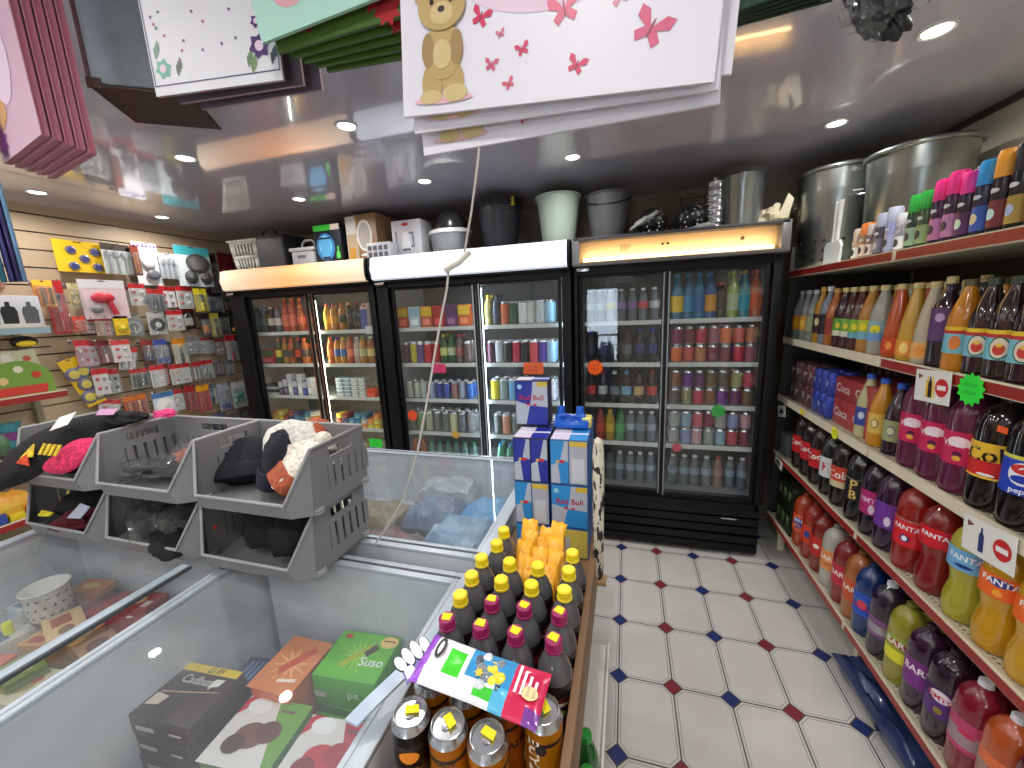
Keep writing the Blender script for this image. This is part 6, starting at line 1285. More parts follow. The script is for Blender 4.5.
packs = [
 ('discs5',1.758,1.990,2.035,2.231,Yl,None,(60, 60, 110),(60, 60, 110),'yellow card with five dark blue round pieces, top row',0),
 ('spoons',1.992,2.147,2.034,2.238,(206,206,200),(60,50,40),(150, 150, 156),(220, 180, 60),'clear pack with grey pieces and yellow base, top row',0),
 ('bars',2.149,2.198,2.030,2.240,(120,50,30),None,(150, 70, 30),(190, 120, 40),'narrow orange-brown packet, top row',0),
 ('net',2.197,2.352,1.965,2.278,(232,232,236),None,(110, 110, 120),(60, 60, 66),'white net card with purple dots, top row',0),
 ('spoons',2.349,2.461,2.021,2.209,(200,206,212),None,(150, 150, 156),(150, 150, 156),'clear pack of grey spoons beside the white bowl box, top row',0),
 ('bowls',2.464,2.724,1.966,2.284,(226,236,238),(70,180,190),(150, 150, 156),(150, 150, 156),'white boxed card with teal top and three steel bowls, top row',0),
 ('hooks',2.726,2.826,1.905,2.253,(70,20,26),None,(110, 30, 40),(150, 40, 50),'dark red netting packet beside the bowl box, top row',0),
 ('hooks',2.838,2.977,1.879,2.269,(96,24,34),None,(140, 40, 50),(110, 30, 40),'crimson netting packet nearest the left cooler, top row',0),
 ('bars',1.586,1.671,1.799,1.957,(226,150,50),(236,190,60),(120, 90, 50),(200, 110, 40),'orange and yellow card at the left of the second row',0),
 ('tool',1.658,1.740,1.626,1.962,(206,40,40),(190,30,34),(40, 30, 30),(190, 30, 30),'long red torch card with rounded red base, second row',0),
 ('hooks',1.757,1.810,1.788,1.945,(206,190,140),None,(190, 170, 90),(226, 206, 120),'beige and yellow card beside the red torch, second row',0),
 ('dryer',1.810,2.047,1.714,1.973,(214,190,196),(206,206,210),(120, 120, 126),(190, 50, 66),'large clear blister with red hair tool, second row',0),
 ('disc',2.060,2.095,1.797,1.947,(200,200,204),R_,(70, 70, 74),(210, 210, 214),'narrow grey card with red header, second row',0),
 ('hooks',2.101,2.198,1.808,1.961,W_,R_,(206, 206, 206),(190, 60, 60),'white card with bright red header, second row, left of two',0),
 ('bars',2.194,2.304,1.762,1.923,(130,130,134),(180,40,40),(90, 90, 96),(120, 120, 126),'grey pack with red header, second row',0),
 ('hooks',2.316,2.423,1.790,1.951,W_,R_,(180, 180, 186),(200, 60, 66),'white multi-hook card with red header, second row, centre',0),
 ('hooks',2.427,2.540,1.779,1.956,W_,R_,(220, 220, 224),(206, 90, 90),'white multi-hook card with red header, second row, right of centre',0),
 ('tool',2.546,2.646,1.751,1.934,(232,214,40),None,(60, 60, 60),(236, 220, 60),'yellow card with tool, second row',0),
 ('coil',2.665,2.807,1.743,1.911,(60,66,80),None,(90, 96, 110),(70, 76, 90),'dark card with grey coil, second row near the left cooler',0),
 ('bars',2.809,2.919,1.749,1.865,(40,36,40),None,(60, 50, 50),(80, 60, 50),'small black card, second row end',0),
 ('hooks',1.731,1.790,1.635,1.725,(214,70,50),None,(190, 60, 40),(230, 110, 50),'small orange-red packet under the torch, third row',0),
 ('hooks',1.791,1.851,1.616,1.717,(190,150,150),R_,(150, 130, 130),(190, 80, 80),'clear pink packet with red header, third row',0),
 ('hooks',1.857,1.940,1.595,1.720,(206,170,160),R_,(206, 60, 50),(226, 150, 90),'pale card with red parts, third row',0),
 ('disc',1.950,2.030,1.592,1.718,Yl,None,(206, 180, 40),(240, 220, 80),'square yellow tape pack, third row',0),
 ('coil',2.038,2.141,1.576,1.731,(150,160,160),None,(140, 150, 150),(190, 196, 196),'clear pack with white coil, third row',0),
 ('disc',2.181,2.294,1.580,1.747,W_,None,(40, 40, 44),(214, 214, 214),'white card with black tape roll, third row',0),
 ('hooks',2.303,2.414,1.602,1.754,W_,R_,(206, 206, 206),(190, 80, 80),'white card with red header beside the tape roll, third row',0),
 ('lock',2.428,2.543,1.610,1.781,(60,40,40),(110,30,30),(190, 190, 180),(190, 60, 50),'dark card with pale lock, third row',0),
 ('lock',2.573,2.640,1.531,1.725,(50,46,40),None,(206, 120, 40),(190, 60, 50),'narrow dark card with orange lock, third row',0),
 ('tool',2.646,2.716,1.525,1.723,(206,190,70),None,(60, 60, 60),(40, 40, 44),'narrow yellow and black tool card, third row',0),
 ('bars',2.736,2.831,1.546,1.730,(34,32,36),None,(60, 60, 60),(70, 60, 50),'black card, third row, beside yellow tools',0),
 ('scissors',2.838,2.944,1.539,1.739,(40,36,30),None,(206, 180, 50),(206, 180, 50),'black card with yellow handles, third row end',0),
 ('hooks',1.707,1.771,1.397,1.566,(206,150,160),R_,(190, 60, 80),(226, 206, 210),'pink-white card with red header, left of fourth row',0),
 ('hooks',1.774,1.833,1.387,1.556,(214,206,206),(190,40,60),(190, 90, 110),(226, 200, 206),'white card with red print, fourth row',0),
 ('tool',1.839,1.898,1.400,1.555,(150,40,60),(110,24,40),(60, 30, 40),(226, 206, 206),'dark red card with pale tool, fourth row',0),
 ('hooks',1.903,2.005,1.397,1.547,(214,206,206),(206,60,60),(190, 190, 196),(190, 90, 90),'white and pink hook card, fourth row',0),
 ('bars',1.988,2.081,1.323,1.492,(206,206,210),(214,60,60),(226, 226, 230),(200, 200, 206),'tilted white pack with orange-red header, fourth row',0.25),
 ('scissors',2.099,2.165,1.372,1.531,(110,60,70),(150,40,40),(60, 60, 120),(80, 80, 120),'dim pack with small scissors, fourth row',0),
 ('scissors',2.169,2.251,1.346,1.529,(150,150,160),(50,70,160),(36, 60, 160),(60, 80, 160),'pack with blue-handled scissors, fourth row',0),
 ('tool',2.256,2.308,1.336,1.507,(40,46,80),None,(150, 150, 160),(60, 70, 120),'narrow navy pack, fourth row',0),
 ('tool',2.317,2.415,1.324,1.526,(236,226,206),(236,150,40),(236, 190, 60),(60, 60, 66),'white and orange pen-shaped pack, fourth row',0),
 ('hooks',2.405,2.518,1.391,1.524,(150,150,152),(120,120,124),(120, 120, 124),(170, 170, 170),'grey small-parts pack, fourth row, first of three',0),
 ('hooks',2.529,2.659,1.381,1.518,(190,190,190),(150,60,60),(150, 150, 150),(206, 206, 206),'pale grey small-parts pack, fourth row, second of three',0),
 ('hooks',2.666,2.743,1.362,1.498,(160,150,150),(150,50,50),(130, 130, 130),(170, 170, 170),'narrow grey small-parts pack, fourth row, third of three',0),
 ('tool',2.745,2.832,1.281,1.520,(190,190,194),R_,(110, 110, 116),(150, 40, 50),'white pack with red top, fourth row near the end',0),
 ('scissors',2.840,2.935,1.262,1.512,(70,64,40),None,(190, 170, 50),(190, 170, 50),'dark pack with yellow hooks at the end of the fourth row',0),
 ('discs5',1.612,1.710,1.110,1.444,Yl,None,(206, 190, 90),(206, 190, 90),'long tilted yellow card with round pieces, left of the fifth row',-0.3),
 ('hooks',1.759,1.838,1.185,1.360,(206,200,200),R_,(150, 150, 150),(190, 90, 90),'white card with red header, fifth row, far left',0),
 ('hooks',1.843,1.925,1.170,1.342,(190,190,186),R_,(60, 60, 66),(110, 110, 110),'grey card with dark piece and red header, fifth row',0),
 ('bars',1.989,2.096,1.179,1.322,(150,156,150),(190,50,60),(60, 66, 60),(90, 96, 90),'grey pack with two dark rods and red header, fifth row',0),
 ('hooks',2.105,2.196,1.168,1.330,W_,R_,(220, 190, 190),(206, 206, 206),'white card with red top, fifth row',0),
 ('bars',2.203,2.256,1.172,1.328,(190,150,150),(180,40,50),(190, 120, 120),(206, 206, 206),'narrow pinkish pack, fifth row',0),
 ('hooks',2.261,2.403,1.158,1.316,W_,R_,(206, 206, 206),(206, 150, 150),'wide white pack with red header, fifth row',0),
 ('bars',2.411,2.482,1.163,1.313,(150,120,120),(170,40,50),(120, 110, 110),(190, 190, 190),'narrow dim pack, fifth row',0),
 ('scissors',2.489,2.617,1.155,1.315,(190,196,190),R_,(120, 150, 130),(110, 130, 120),'pale pack with scissors and red header, fifth row',0),
 ('bars',2.629,2.694,1.175,1.294,(110,110,116),None,(150, 150, 150),(90, 90, 90),'small grey pack, fifth row, left of last',0),
 ('bars',2.703,2.771,1.162,1.290,(110,110,116),None,(150, 150, 150),(90, 90, 90),'last small grey pack of the fifth row',0),
 ('hooks',1.792,1.904,0.984,1.125,(226,220,220),(206,60,60),(206, 206, 206),(190, 100, 90),'tilted white card with red corner, sixth row',0.25),
 ('bars',1.912,2.045,0.967,1.125,(190,80,30),(206,110,40),(150, 60, 30),(206, 110, 40),'orange-brown packet, sixth row',0),
 ('disc',2.083,2.224,0.934,1.111,(200,210,220),(60,110,170),(232, 232, 232),(226, 226, 226),'card with large white disc and blue header, sixth row',0),
 ('hooks',2.239,2.327,0.936,1.107,W_,R_,(206, 206, 206),(190, 90, 90),'white card with red header beside the white disc, sixth row',0),
 ('bars',2.334,2.407,0.909,1.119,(170,30,34),None,(190, 40, 40),(120, 26, 30),'narrow red packet, sixth row',0),
 ('bars',2.412,2.510,0.879,1.108,(190,36,34),(226,160,40),(206, 50, 40),(150, 30, 30),'red packet with yellow top, sixth row',0),
 ('tool',2.524,2.608,0.915,1.094,(180,186,190),(110,110,116),(110, 110, 116),(60, 60, 66),'grey and white pack, sixth row',0),
 ('scissors',2.609,2.707,0.839,1.081,(170,176,196),None,(50, 60, 160),(50, 60, 150),'pack with royal blue scissors, sixth row',0),
 ('dryer',2.723,2.845,0.837,1.075,(190,206,200),(206,206,206),(60, 150, 130),(60, 140, 120),'clear rounded pack with teal item ending the sixth row',0)]
for i, (sh, ya, yb_, za, zb_, c, h, a, b2, lab, til) in enumerate(packs):
    off = (.05, .075, .10)[i % 3]; dy = (yb_-ya)*.05; ya -= dy; yb_ += dy; za -= .012
    hang(ya, yb_, za, zb_, lab+' of the slatted wall', c, h, sh, a, b2, blister=(sh not in ('discs5', 'net', 'bowls') and i % 4 != 3), off=off, tilt=til)
    hook((ya+yb_)/2, zb_-.009, 'steel hook holding the '+' '.join(lab.split(',')[0].split()[:9])+(lab.split(',')[-1] if 'multi-hook' in lab else ''), .115)

# ---------------------------------------------------------------- shelves and toys at the far left
LXF = -3.37
t = thing('shelving_unit', 'short shelving unit with red and silver shelf edges against the slatted wall', 'shelving', (-3.52, 1.0, 0)); ox, oy = -3.52, 1.0
b = MB()
for y in (.45, 1.48): b.box(X0+.02-ox, X0+.06-ox, y-oy, y+.03-oy, 0, 1.75, CREAMD)
b.box(X0+.02-ox, LXF-.02-ox, .47-oy, 1.5-oy, 0, .16, CREAMD); b.build('upright', t)
for z, c in ((1.66, M((150, 176, 186), .25, .2)), (1.265, STRIP), (.925, STRIP), (.56, STRIP), (.20, STRIP)):
    b = MB(); b.box(X0+.03-ox, LXF-ox, .47-oy, 1.52-oy, z-.03, z-.004, CREAM); s = b.build('shelf', t)
    b = MB(); b.box(LXF-ox, LXF+.006-ox, .47-oy, 1.52-oy, z-.034, z+.002, c); b.box(LXF-ox, LXF+.007-ox, .47-oy, 1.52-oy, z+.002, z+.010, CREAM); b.build('ticket_strip', s)
t = thing('display_bust_box', 'white box printed with dark necklace display busts on the upper left shelf', 'box', (-3.46, 1.40, 1.657), PI/2)
b = MB(); b.box(-.17, .12, -.06, .12, 0, .19, card((214, 216, 220)), .004)
for u, c in ((-.09, (70, 72, 78)), (-.015, (28, 26, 32)), (.07, (90, 92, 98))): b.flat([(u-.03, .03), (u+.03, .03), (u+.034, .10), (u+.026, .125), (u+.010, .13), (u+.009, .155), (u-.009, .155), (u-.010, .13), (u-.026, .125), (u-.034, .10)], card(c), TR((0, -.061, 0)))
b.build('carton', t)
t = thing('craft_kit', 'round-topped green craft kit card with flowers and red base, left shelf', 'craft kit', (-3.45, 1.37, 1.262), PI/2)
b = MB(); g = card((120, 160, 60)); b.prism([(-.14, 0)]+[(.14*math.cos(a), .09+.12*math.sin(a)) for a in [PI-i*PI/14 for i in range(15)]]+[(.14, 0)], -.01, .01, g, 'xz'); b.prism([(-.10, .17), (.10, .17), (.09, .27), (-.09, .27)], -.008, .008, card((190, 190, 160)), 'xz')
b.prism([(-.10, .01), (.10, .01), (.11, .06), (-.11, .06)], -.014, -.009, card((206, 60, 50)), 'xz')
for u, v, r, c in ((-.07, .10, .026, (226, 196, 130)), (0, .16, .024, (226, 222, 200)), (.07, .12, .024, (206, 60, 40)), (-.03, .23, .03, (214, 206, 196)), (.05, .22, .02, (190, 90, 60))): b.flat([(p*1.0+u, q+v) for p, q in star(7, r, r*.75)], card(c), TR((0, -.0145 if v < .2 else -.0095, 0)))
b.build('card', t)
t = thing('yellow_black_toy', 'small yellow and black rounded toy above the craft kit', 'toy', (-3.47, 1.44, 1.545), PI/2)
b = MB(); b.ball((0, 0, .035), (.06, .03, .035), plastic((30, 28, 30)), 14); b.ball((0, -.012, .025), (.045, .026, .022), plastic((232, 200, 40)), 14); b.build('body', t)
b = MB(); b.box(-.1, .1, -.02, .05, -.008, 0, card((60, 40, 30))); b.build('card_base', t)
for i, (z, ys, items) in enumerate([(.922, 1.49, [((120, 60, 110), 'purple and teal plastic pot stack'), ((70, 130, 70), 'clear bag of green and orange toys'), ((110, 150, 60), 'lime green toy set'), ((60, 120, 130), 'teal plastic basket'), ((110, 70, 60), 'brown toy pack')]),
                                   (.557, 1.47, [((120, 110, 90), 'dull clear toy packet'), ((226, 200, 50), 'bright yellow toy box'), ((60, 70, 150), 'blue toy box'), ((190, 60, 50), 'red toy box'), ((226, 206, 70), 'yellow packet')]),
                                   (.197, 1.47, [((206, 190, 60), 'yellow toy carton'), ((150, 60, 60), 'maroon toy carton'), ((60, 130, 90), 'green toy carton'), ((190, 150, 90), 'tan toy carton'), ((70, 90, 160), 'blue toy carton')])]):
    for j, (c, lab) in enumerate(items):
        y = ys-.09-j*.19; nm_ = ['second shelf from bottom', '', ''][0]
        lv = ('below the craft kit shelf', 'on the low shelf behind the grey bins', 'on the bottom shelf')[i]
        if 'pot' in lab:
            t = thing('plastic_pot', lab+' on the left shelving '+lv, 'pots', (-3.44, 1.27, z)); 
            for k in range(4): b = MB(); b.lathe([(.04, k*.05), (.052, k*.05+.045), (.054, k*.05+.05)], plastic([(130, 60, 130), (60, 140, 150)][k % 2]), 20); b.build('pot', t)
        elif 'basket' in lab:
            t = thing('plastic_basket', lab+' on the left shelving '+lv, 'basket', (-3.48, y+.1, z)); b = MB(); b.lathe([(.06, 0), (.08, .12), (.083, .12), (.063, .004), (.001, .004)], plastic(c), 24, capt=False); b.build('bowl', t); b = MB(); b.tube([(-.08*math.cos(a), 0, .12+.09*math.sin(a)) for a in [k*PI/10 for k in range(11)]], .005, plastic((200, 206, 206)), 8); b.build('handle', t)
        else:
            o = pillow('toy_packet', -3.47, y, z, .15, .17, .15+.03*(j % 2), .1*j, noisy('mixed_print', c, tuple(max(0, min(255, v+(-50 if q == j % 3 else 30))) for q, v in enumerate(c)), 16, .3), lab+' at left '+lv, 'toy', seed=i*7+j)
for k, (c, y) in enumerate([((232, 206, 40), 1.05), ((60, 80, 160), 1.12), ((232, 206, 40), 1.19), ((206, 60, 50), 1.26), ((70, 150, 120), 1.33), ((232, 196, 60), 1.40)]):
    pack(-3.42, -3.385, y-.03, y+.03, .557, .557+.05+.02*(k % 2), c, 'small %s toy box at the front edge of low left shelf, %s from the left' % (nm(c), ORD[k+1]), 'toy box', 'small toy boxes on the low left shelf', None, 'toy_box')
for k in range(4):
    z = 1.80+k*.0
    if k < 2: hang(1.30+k*.11, 1.395+k*.11, 1.90, 2.04, '%s orange-brown packet just left of the torch card, slatted wall' % ('first', 'second')[k], (190, 90, 40), (226, 150, 60), 'bars', (150, 60, 30), (120, 60, 30)); hook(1.345+k*.11, 2.03, 'steel hook holding the %s orange-brown packet' % ('first', 'second')[k])
hang(1.52, 1.60, 2.06, 2.24, 'small pink and black item hung alone at the top left of the slatted wall', (206, 200, 200), (226, 110, 100), 'tool', (30, 30, 34), (40, 40, 44)); hook(1.56, 2.23, 'steel hook holding the small pink and black item')
# bottom of the slatted wall: dim row of packets
for k in range(9):
    c = [(60, 60, 70), (90, 80, 60), (120, 40, 40), (70, 80, 90), (50, 50, 54), (110, 90, 60), (60, 70, 120), (130, 120, 110), (80, 40, 40)][k]
    hang(1.75+k*.135, 1.87+k*.135, .62, .80, '%s packet of the dim seventh row low on the slatted wall, %s from left' % (nm(c), ORD[k+1]), c, tuple(min(255, v+60) for v in c), ('bars', 'hooks', 'tool')[k % 3], (120, 120, 120), (60, 60, 60)); hook(1.81+k*.135, .79, 'low steel hook holding the seventh row packet, %s from left' % ORD[k+1])

# ---------------------------------------------------------------- things on top of the coolers
ZT = 2.046
t = thing('laundry_basket', 'white slotted plastic laundry basket on the left cooler, far left', 'basket', (-3.16, 2.86, ZT)); WP = plastic((214, 212, 200))
b = MB(); W_b, D_b = .155, .13; n = 10
def ringrect(w_, d_, z): return [(-w_, -d_, z), (w_, -d_, z), (w_, d_, z), (-w_, d_, z)]
levels = [(.80, 0), (.82, .03), (.90, .12), (.92, .15), (.98, .24), (1.0, .27)]
def wallseg(f0, z0, f1, z1, a0, a1, side):   # patch of tapered wall
    def P(f, z, a):
        w_, d_ = W_b*f, D_b*f
        return {0: (-w_+2*w_*a, -d_, z), 1: (w_, -d_+2*d_*a, z), 2: (w_-2*w_*a, d_, z), 3: (-w_, d_-2*d_*a, z)}[side]
    b.add([P(f0, z0, a0), P(f0, z0, a1), P(f1, z1, a1), P(f1, z1, a0)], [(0, 1, 2, 3)], WP)
for s in range(4):
    for (f0, z0), (f1, z1), sl in ((levels[0], levels[1], 0), (levels[1], levels[2], 1), (levels[2], levels[3], 0), (levels[3], levels[4], 1), (levels[4], levels[5], 0)):
        if not sl: wallseg(f0, z0, f1, z1, 0, 1, s)
        else:
            wallseg(f0, z0, f1, z1, 0, .1, s); wallseg(f0, z0, f1, z1, .9, 1, s)
            for k in range(7): wallseg(f0, z0, f1, z1, .1+k*.122, .1+k*.122+.068, s)
b.box(-W_b*.8, W_b*.8, -D_b*.8, D_b*.8, 0, .004, WP); o = b.build('body', t); md = o.modifiers.new('thick', 'SOLIDIFY'); md.thickness = .004
b = MB(); q, r_ = W_b+.006, D_b+.006; b.tube([(-q, -r_, .27), (q, -r_, .27), (q, r_, .27), (-q, r_, .27)], .009, WP, 8, closed=True); b.build('rim', t)
t = thing('storage_tub', 'tall charcoal plastic bin with arched handle beside the laundry basket', 'bin', (-2.86, 2.85, ZT)); DG = plastic((44, 46, 52))
b = MB(); b.box(-.14, .15, -.13, .13, 0, .29, DG, .012); b.box(-.125, .135, -.133, -.128, .03, .26, plastic((54, 56, 62))); b.build('body', t)
b = MB(); b.tube([(-.12, -.07, .285), (-.115, -.07, .33), (-.08, -.07, .35), (-.01, -.07, .345), (.02, -.07, .325), (.03, -.07, .285)], .011, DG, 8); b.build('handle', t)
t = thing('lidded_box', 'small white lidded plastic box with handle on the left cooler', 'box', (-2.52, 2.78, ZT)); LG = plastic((196, 200, 206))
b = MB(); b.box(-.11, .11, -.08, .08, 0, .13, LG, .012); b.box(-.05, .03, -.083, -.079, .075, .10, plastic((120, 124, 130))); b.build('body', t)
b = MB(); b.box(-.125, .125, -.09, .09, .131, .16, plastic((206, 210, 214)), .01); b.build('lid', t)
b = MB(); b.tube([(-.07, 0, .158), (-.062, 0, .20), (-.03, 0, .225), (.03, 0, .225), (.062, 0, .20), (.07, 0, .158)], .009, LG, 8); b.build('handle', t)
t = thing('second_lidded_box', 'upper pale grey handled lid box behind the small white lidded box', 'box', (-2.44, 2.98, ZT)); b = MB(); b.box(-.10, .10, -.08, .08, 0, .22, plastic((150, 152, 158)), .012); b.build('body', t); b = MB(); b.box(-.11, .11, -.09, .09, .221, .25, plastic((166, 168, 172)), .01); b.build('lid', t)
t.name = 'lidded_box.001'
t = thing('lantern_box', 'dark boxed lantern with glowing blue picture and green top on left cooler', 'box', (-2.265, 2.80, ZT)); b = MB(); b.box(-.125, .125, -.10, .10, 0, .31, card((22, 30, 44)), .003)
F = lambda k: TR((0, -.1005-.0004*k, 0)); b.flat(rect(-.122, .04, .265, .307), card((60, 200, 60)), F(0)); b.flat(rect(.04, .122, .265, .307), card((226, 214, 200)), F(0)); b.flat(oval(.085, .105, 24, -.02, .14), card((60, 130, 190)), F(1)); b.flat(oval(.06, .08, 24, -.02, .15), card((130, 206, 240)), F(2))
b.flat([(-.06, .07), (.02, .07), (.035, .2), (-.075, .2)], card((90, 170, 220)), F(3)); b.flat(rect(-.08, .04, .2, .215), card((30, 50, 80)), F(4)); b.flat(rect(-.055, .015, .045, .07), card((40, 60, 90)), F(4)); b.flat([(.075, .05), (.11, .05), (.11, .09), (.10, .11), (.10, .14), (.088, .14), (.088, .11), (.075, .09)], card((90, 210, 90)), F(3)); b.build('carton', t)
t = thing('heater_box', 'brown cardboard appliance box with oval white fan picture on left cooler', 'box', (-1.95, 2.83, ZT), -.12); b = MB(); b.box(-.15, .15, -.11, .11, 0, .355, card((150, 116, 84)), .003)
b.flat(rect(-.15, -.04, .0, .355), card((190, 170, 140)), F(0) @ TR((0, -.0096, 0))); b.flat(rect(-.148, -.05, .22, .35), card((216, 214, 210)), F(1) @ TR((0, -.0098, 0))); b.flat(oval(.075, .115, 28, .03, .20), card((226, 226, 222)), F(2) @ TR((0, -.0100, 0))); b.flat(oval(.058, .095, 28, .03, .20), card((176, 170, 166)), F(3) @ TR((0, -.0102, 0))); b.flat(oval(.05, .012, 20, .03, .06), card((226, 226, 222)), F(3) @ TR((0, -.0102, 0))); b.flat(rect(-.13, -.07, .03, .12), card((206, 150, 60)), F(3) @ TR((0, -.0102, 0))); b.build('carton', t)
t = thing('slotted_basket', 'small white slotted basket in front of the cardboard heater box', 'basket', (-1.75, 2.66, ZT)); b = MB(); b.box(-.10, .10, -.055, .055, 0, .12, plastic((196, 198, 202)), .006)
for i in range(4):
    for k in range(2): b.box(-.085+i*.045, -.085+i*.045+.03, -.0565, -.0535, .02+k*.045, .052+k*.045, plastic((90, 92, 100)))
b.build('body', t)
t = thing('kettle_box', 'white box with printed electric kettle on the middle cooler', 'box', (-1.565, 2.80, ZT)); b = MB(); b.box(-.125, .115, -.09, .09, 0, .275, card((200, 200, 206)), .003)
G_ = lambda k: TR((0, -.0905-.0004*k, 0)); b.flat([(-.05, .06), (.03, .06), (.015, .19), (-.035, .19)], card((226, 226, 230)), G_(0)); b.flat(rect(-.045, .025, .06, .075), card((110, 110, 120)), G_(1)); b.flat([(.03, .08), (.06, .08), (.055, .19), (.015, .19), (.017, .175), (.042, .175), (.045, .095), (.03, .095)], card((120, 120, 130)), G_(1)); b.flat(rect(-.10, -.08, .05, .2), card((150, 150, 160)), G_(1)); b.flat(oval(.03, .012, 14, -.01, .245), card((190, 50, 60)), G_(1)); b.build('carton', t)
t = thing('pedal_bin', 'low silver-grey bin with black domed lid on the middle cooler', 'bin', (-1.255, 2.80, ZT)); b = MB(); b.lathe([(.13, 0), (.135, .01), (.155, .15), (.16, .155), (.16, .165)], M((150, 154, 158), .3, .3), 32, sy=.8); b.build('body', t)
b = MB(); b.lathe([(.166, .155), (.168, .17), (.16, .183)], M((206, 208, 206), .3, .2), 32, sy=.8, capt=False, capb=False); b.build('rim', t)
b = MB(); b.lathe([(.12, .17), (.122, .20), (.115, .25), (.09, .30), (.05, .33), (.002, .34)], M((34, 34, 38), .25), 28, sy=.8, c=(.01, 0, 0)); b.build('domed_lid', t)
def bucket(name, x, y, r, h, mat, label, hmat, tilt=0, stack=1, yellow=False, group=None, hside=1):
    t = thing(name, label, 'bucket', (x, y, ZT), 0)
    for k in range(stack):
        z = k*.014; b = MB(); rt = r*(1+.006*k)
        if k == 0: b.lathe([(r*.72, 0), (r*.74, .006), (r, h), (r*.985, h), (r*.72, .01), (.001, .01)], mat, 40, capt=False)
        else: b.lathe([(r*.955, h-.05+z), (rt, h+z-.006), (rt*.985, h+z-.006)], mat, 40, capt=False, capb=False)
        b.build('body', t)
        b = MB(); b.tube([((rt+.004)*math.cos(2*PI*i/40), (rt+.004)*math.sin(2*PI*i/40), h-.004+z) for i in range(40)], .0055, mat, 8, closed=True); b.build('rim', t)
        if yellow:
            b = MB(); b.box(r*.72, r*.86, -r*.72, -r*.60, h-.016+z, h-.004+z, plastic((214, 196, 40))); b.build('yellow_clip', t)
    b = MB(); pts = [(r*1.03*math.cos(a)*hside, -r*.98*math.sin(a)*.9-.005, h-.02-.05*math.sin(a)*(1 if tilt == 0 else tilt)) for a in [i*PI/14 for i in range(15)]]; b.tube(pts, .0055, hmat, 8); b.build('handle', t)
    return t
bucket('plastic_bucket', -.865, 2.80, .155, .30, plastic((34, 36, 44)), 'stack of four nested black buckets with small yellow clips on the middle cooler', plastic((30, 30, 34)), .5, 4, True)
t = bucket('plastic_bucket', -.45, 2.80, .145, .325, plastic((178, 196, 182)), 'single pale mint green bucket on the middle cooler', plastic((178, 196, 182)), -.3)
t = bucket('plastic_bucket', -.125, 2.81, .142, .30, M((92, 94, 98), .42), 'dark silver-grey bucket with black rim at left of the right cooler', plastic((30, 30, 34)), 1.2)
# colanders and wrapped things
for i, (x, ry_) in enumerate(((.15, -.5), (.37, -.35))):
    t = thing('colander', 'black colander with white holes and crumpled wrap on the right cooler, %s' % ('left of two', 'right of two')[i], 'colander', (x, 2.76, ZT+.002), 0)
    b = MB(); T = TR((0, 0, .085), rx=-1.15, ry=ry_); b.lathe([(.02, -.05), (.055, -.042), (.08, -.018), (.088, .01), (.093, .012), (.085, .008), (.05, -.036), (.001, -.044)], plastic((24, 24, 28)), 28, T=T, capt=False, capb=False)
    b.build('bowl', t); b = MB()
    for k in range(18):
        a = k*.72; rr = .03+.045*(k/18); zz = -.050+.034*(k/18)**1.6-.002
        b.ball((rr*math.cos(a), rr*math.sin(a), zz), (.006, .006, .003), card((226, 226, 222)), 8, T=T)
    b.build('hole', t); b = MB(); b.tube([tuple(T @ Vector(p)) for p in ((-.09, 0, .012), (-.12, .01, .01), (-.12, -.02, .01), (-.09, -.02, .012))], .005, plastic((24, 24, 28)), 6); b.build('handle', t)
    o = lump('crumpled_wrap', (x+(-.05 if i == 0 else .03), 2.70, ZT+(.10 if i == 0 else .025)), (.085, .025, .02), M((196, 198, 196), .3, 0, 0, .3, .25), 'crumpled pale plastic wrap on the %s black colander' % ('left', 'right')[i], 'plastic wrap', 4+i, .5, (0, -.5 if i == 0 else -.25, 0))
# stainless pot/stack beside the wrapped cylinder
t = thing('wire_rack', 'dim metal wire rack standing behind the right colander', 'rack', (.40, 2.92, ZT)); b = MB(); WR = M((70, 64, 60), .4, .6)
for k in range(6): b.tube([(-.07, 0, .05+k*.04), (.07, 0, .05+k*.04)], .003, WR, 6)
for x in (-.07, .07): b.tube([(x, 0, 0), (x, 0, .27)], .004, WR, 6)
b.build('frame', t); b = MB(); b.box(-.09, .09, -.04, .04, 0, .006, WR); b.build('base', t)
t = thing('steel_canister', 'tall ribbed stainless steel canister left of the wrapped cylinder', 'canister', (.51, 2.80, ZT)); pr = [(.055, 0)]
for k in range(7): pr += [(.055, .02+k*.035), (.059, .026+k*.035), (.059, .034+k*.035), (.055, .04+k*.035)]
b = MB(); b.lathe(pr+[(.055, .29), (.058, .295), (.05, .30)], SILVER, 24); b.build('body', t)
b = MB(); b.lathe([(.03, .302), (.012, .305), (.012, .32), (.016, .325)], SILVER, 14); b.build('lid_knob', t)
t = thing('wrapped_cylinder', 'metal bin wrapped in clear plastic film on the right cooler', 'bin', (.655, 2.78, ZT)); b = MB(); b.lathe([(.085, 0), (.09, .005), (.105, .30), (.108, .305), (.104, .305), (.086, .008), (.001, .008)], ALU, 36, capt=False); b.build('body', t)
b = MB(); vs = []; fs = []; n = 36; hs = [0, .08, .16, .24, .31, .335]
for j, z in enumerate(hs):
    for i in range(n):
        a = 2*PI*i/n; r_ = .098+.022*z/.3+.010*noise.noise(Vector((math.cos(a)*3, math.sin(a)*3, z*14))); vs.append((r_*math.cos(a), r_*math.sin(a), z+.008*noise.noise(Vector((a*2, z*9, 4)))))
for j in range(len(hs)-1):
    for i in range(n): fs.append((j*n+i, j*n+(i+1) % n, (j+1)*n+(i+1) % n, (j+1)*n+i))
b.add(vs, fs, WRAP); b.build('clear_film', t)
lump('cream_bag', (.815, 2.80, ZT+.05), (.085, .06, .07), M((200, 190, 160), .5, 0, 0, .3), 'crumpled cream plastic bag at the right end of the right cooler', 'plastic bag', 11, .6)
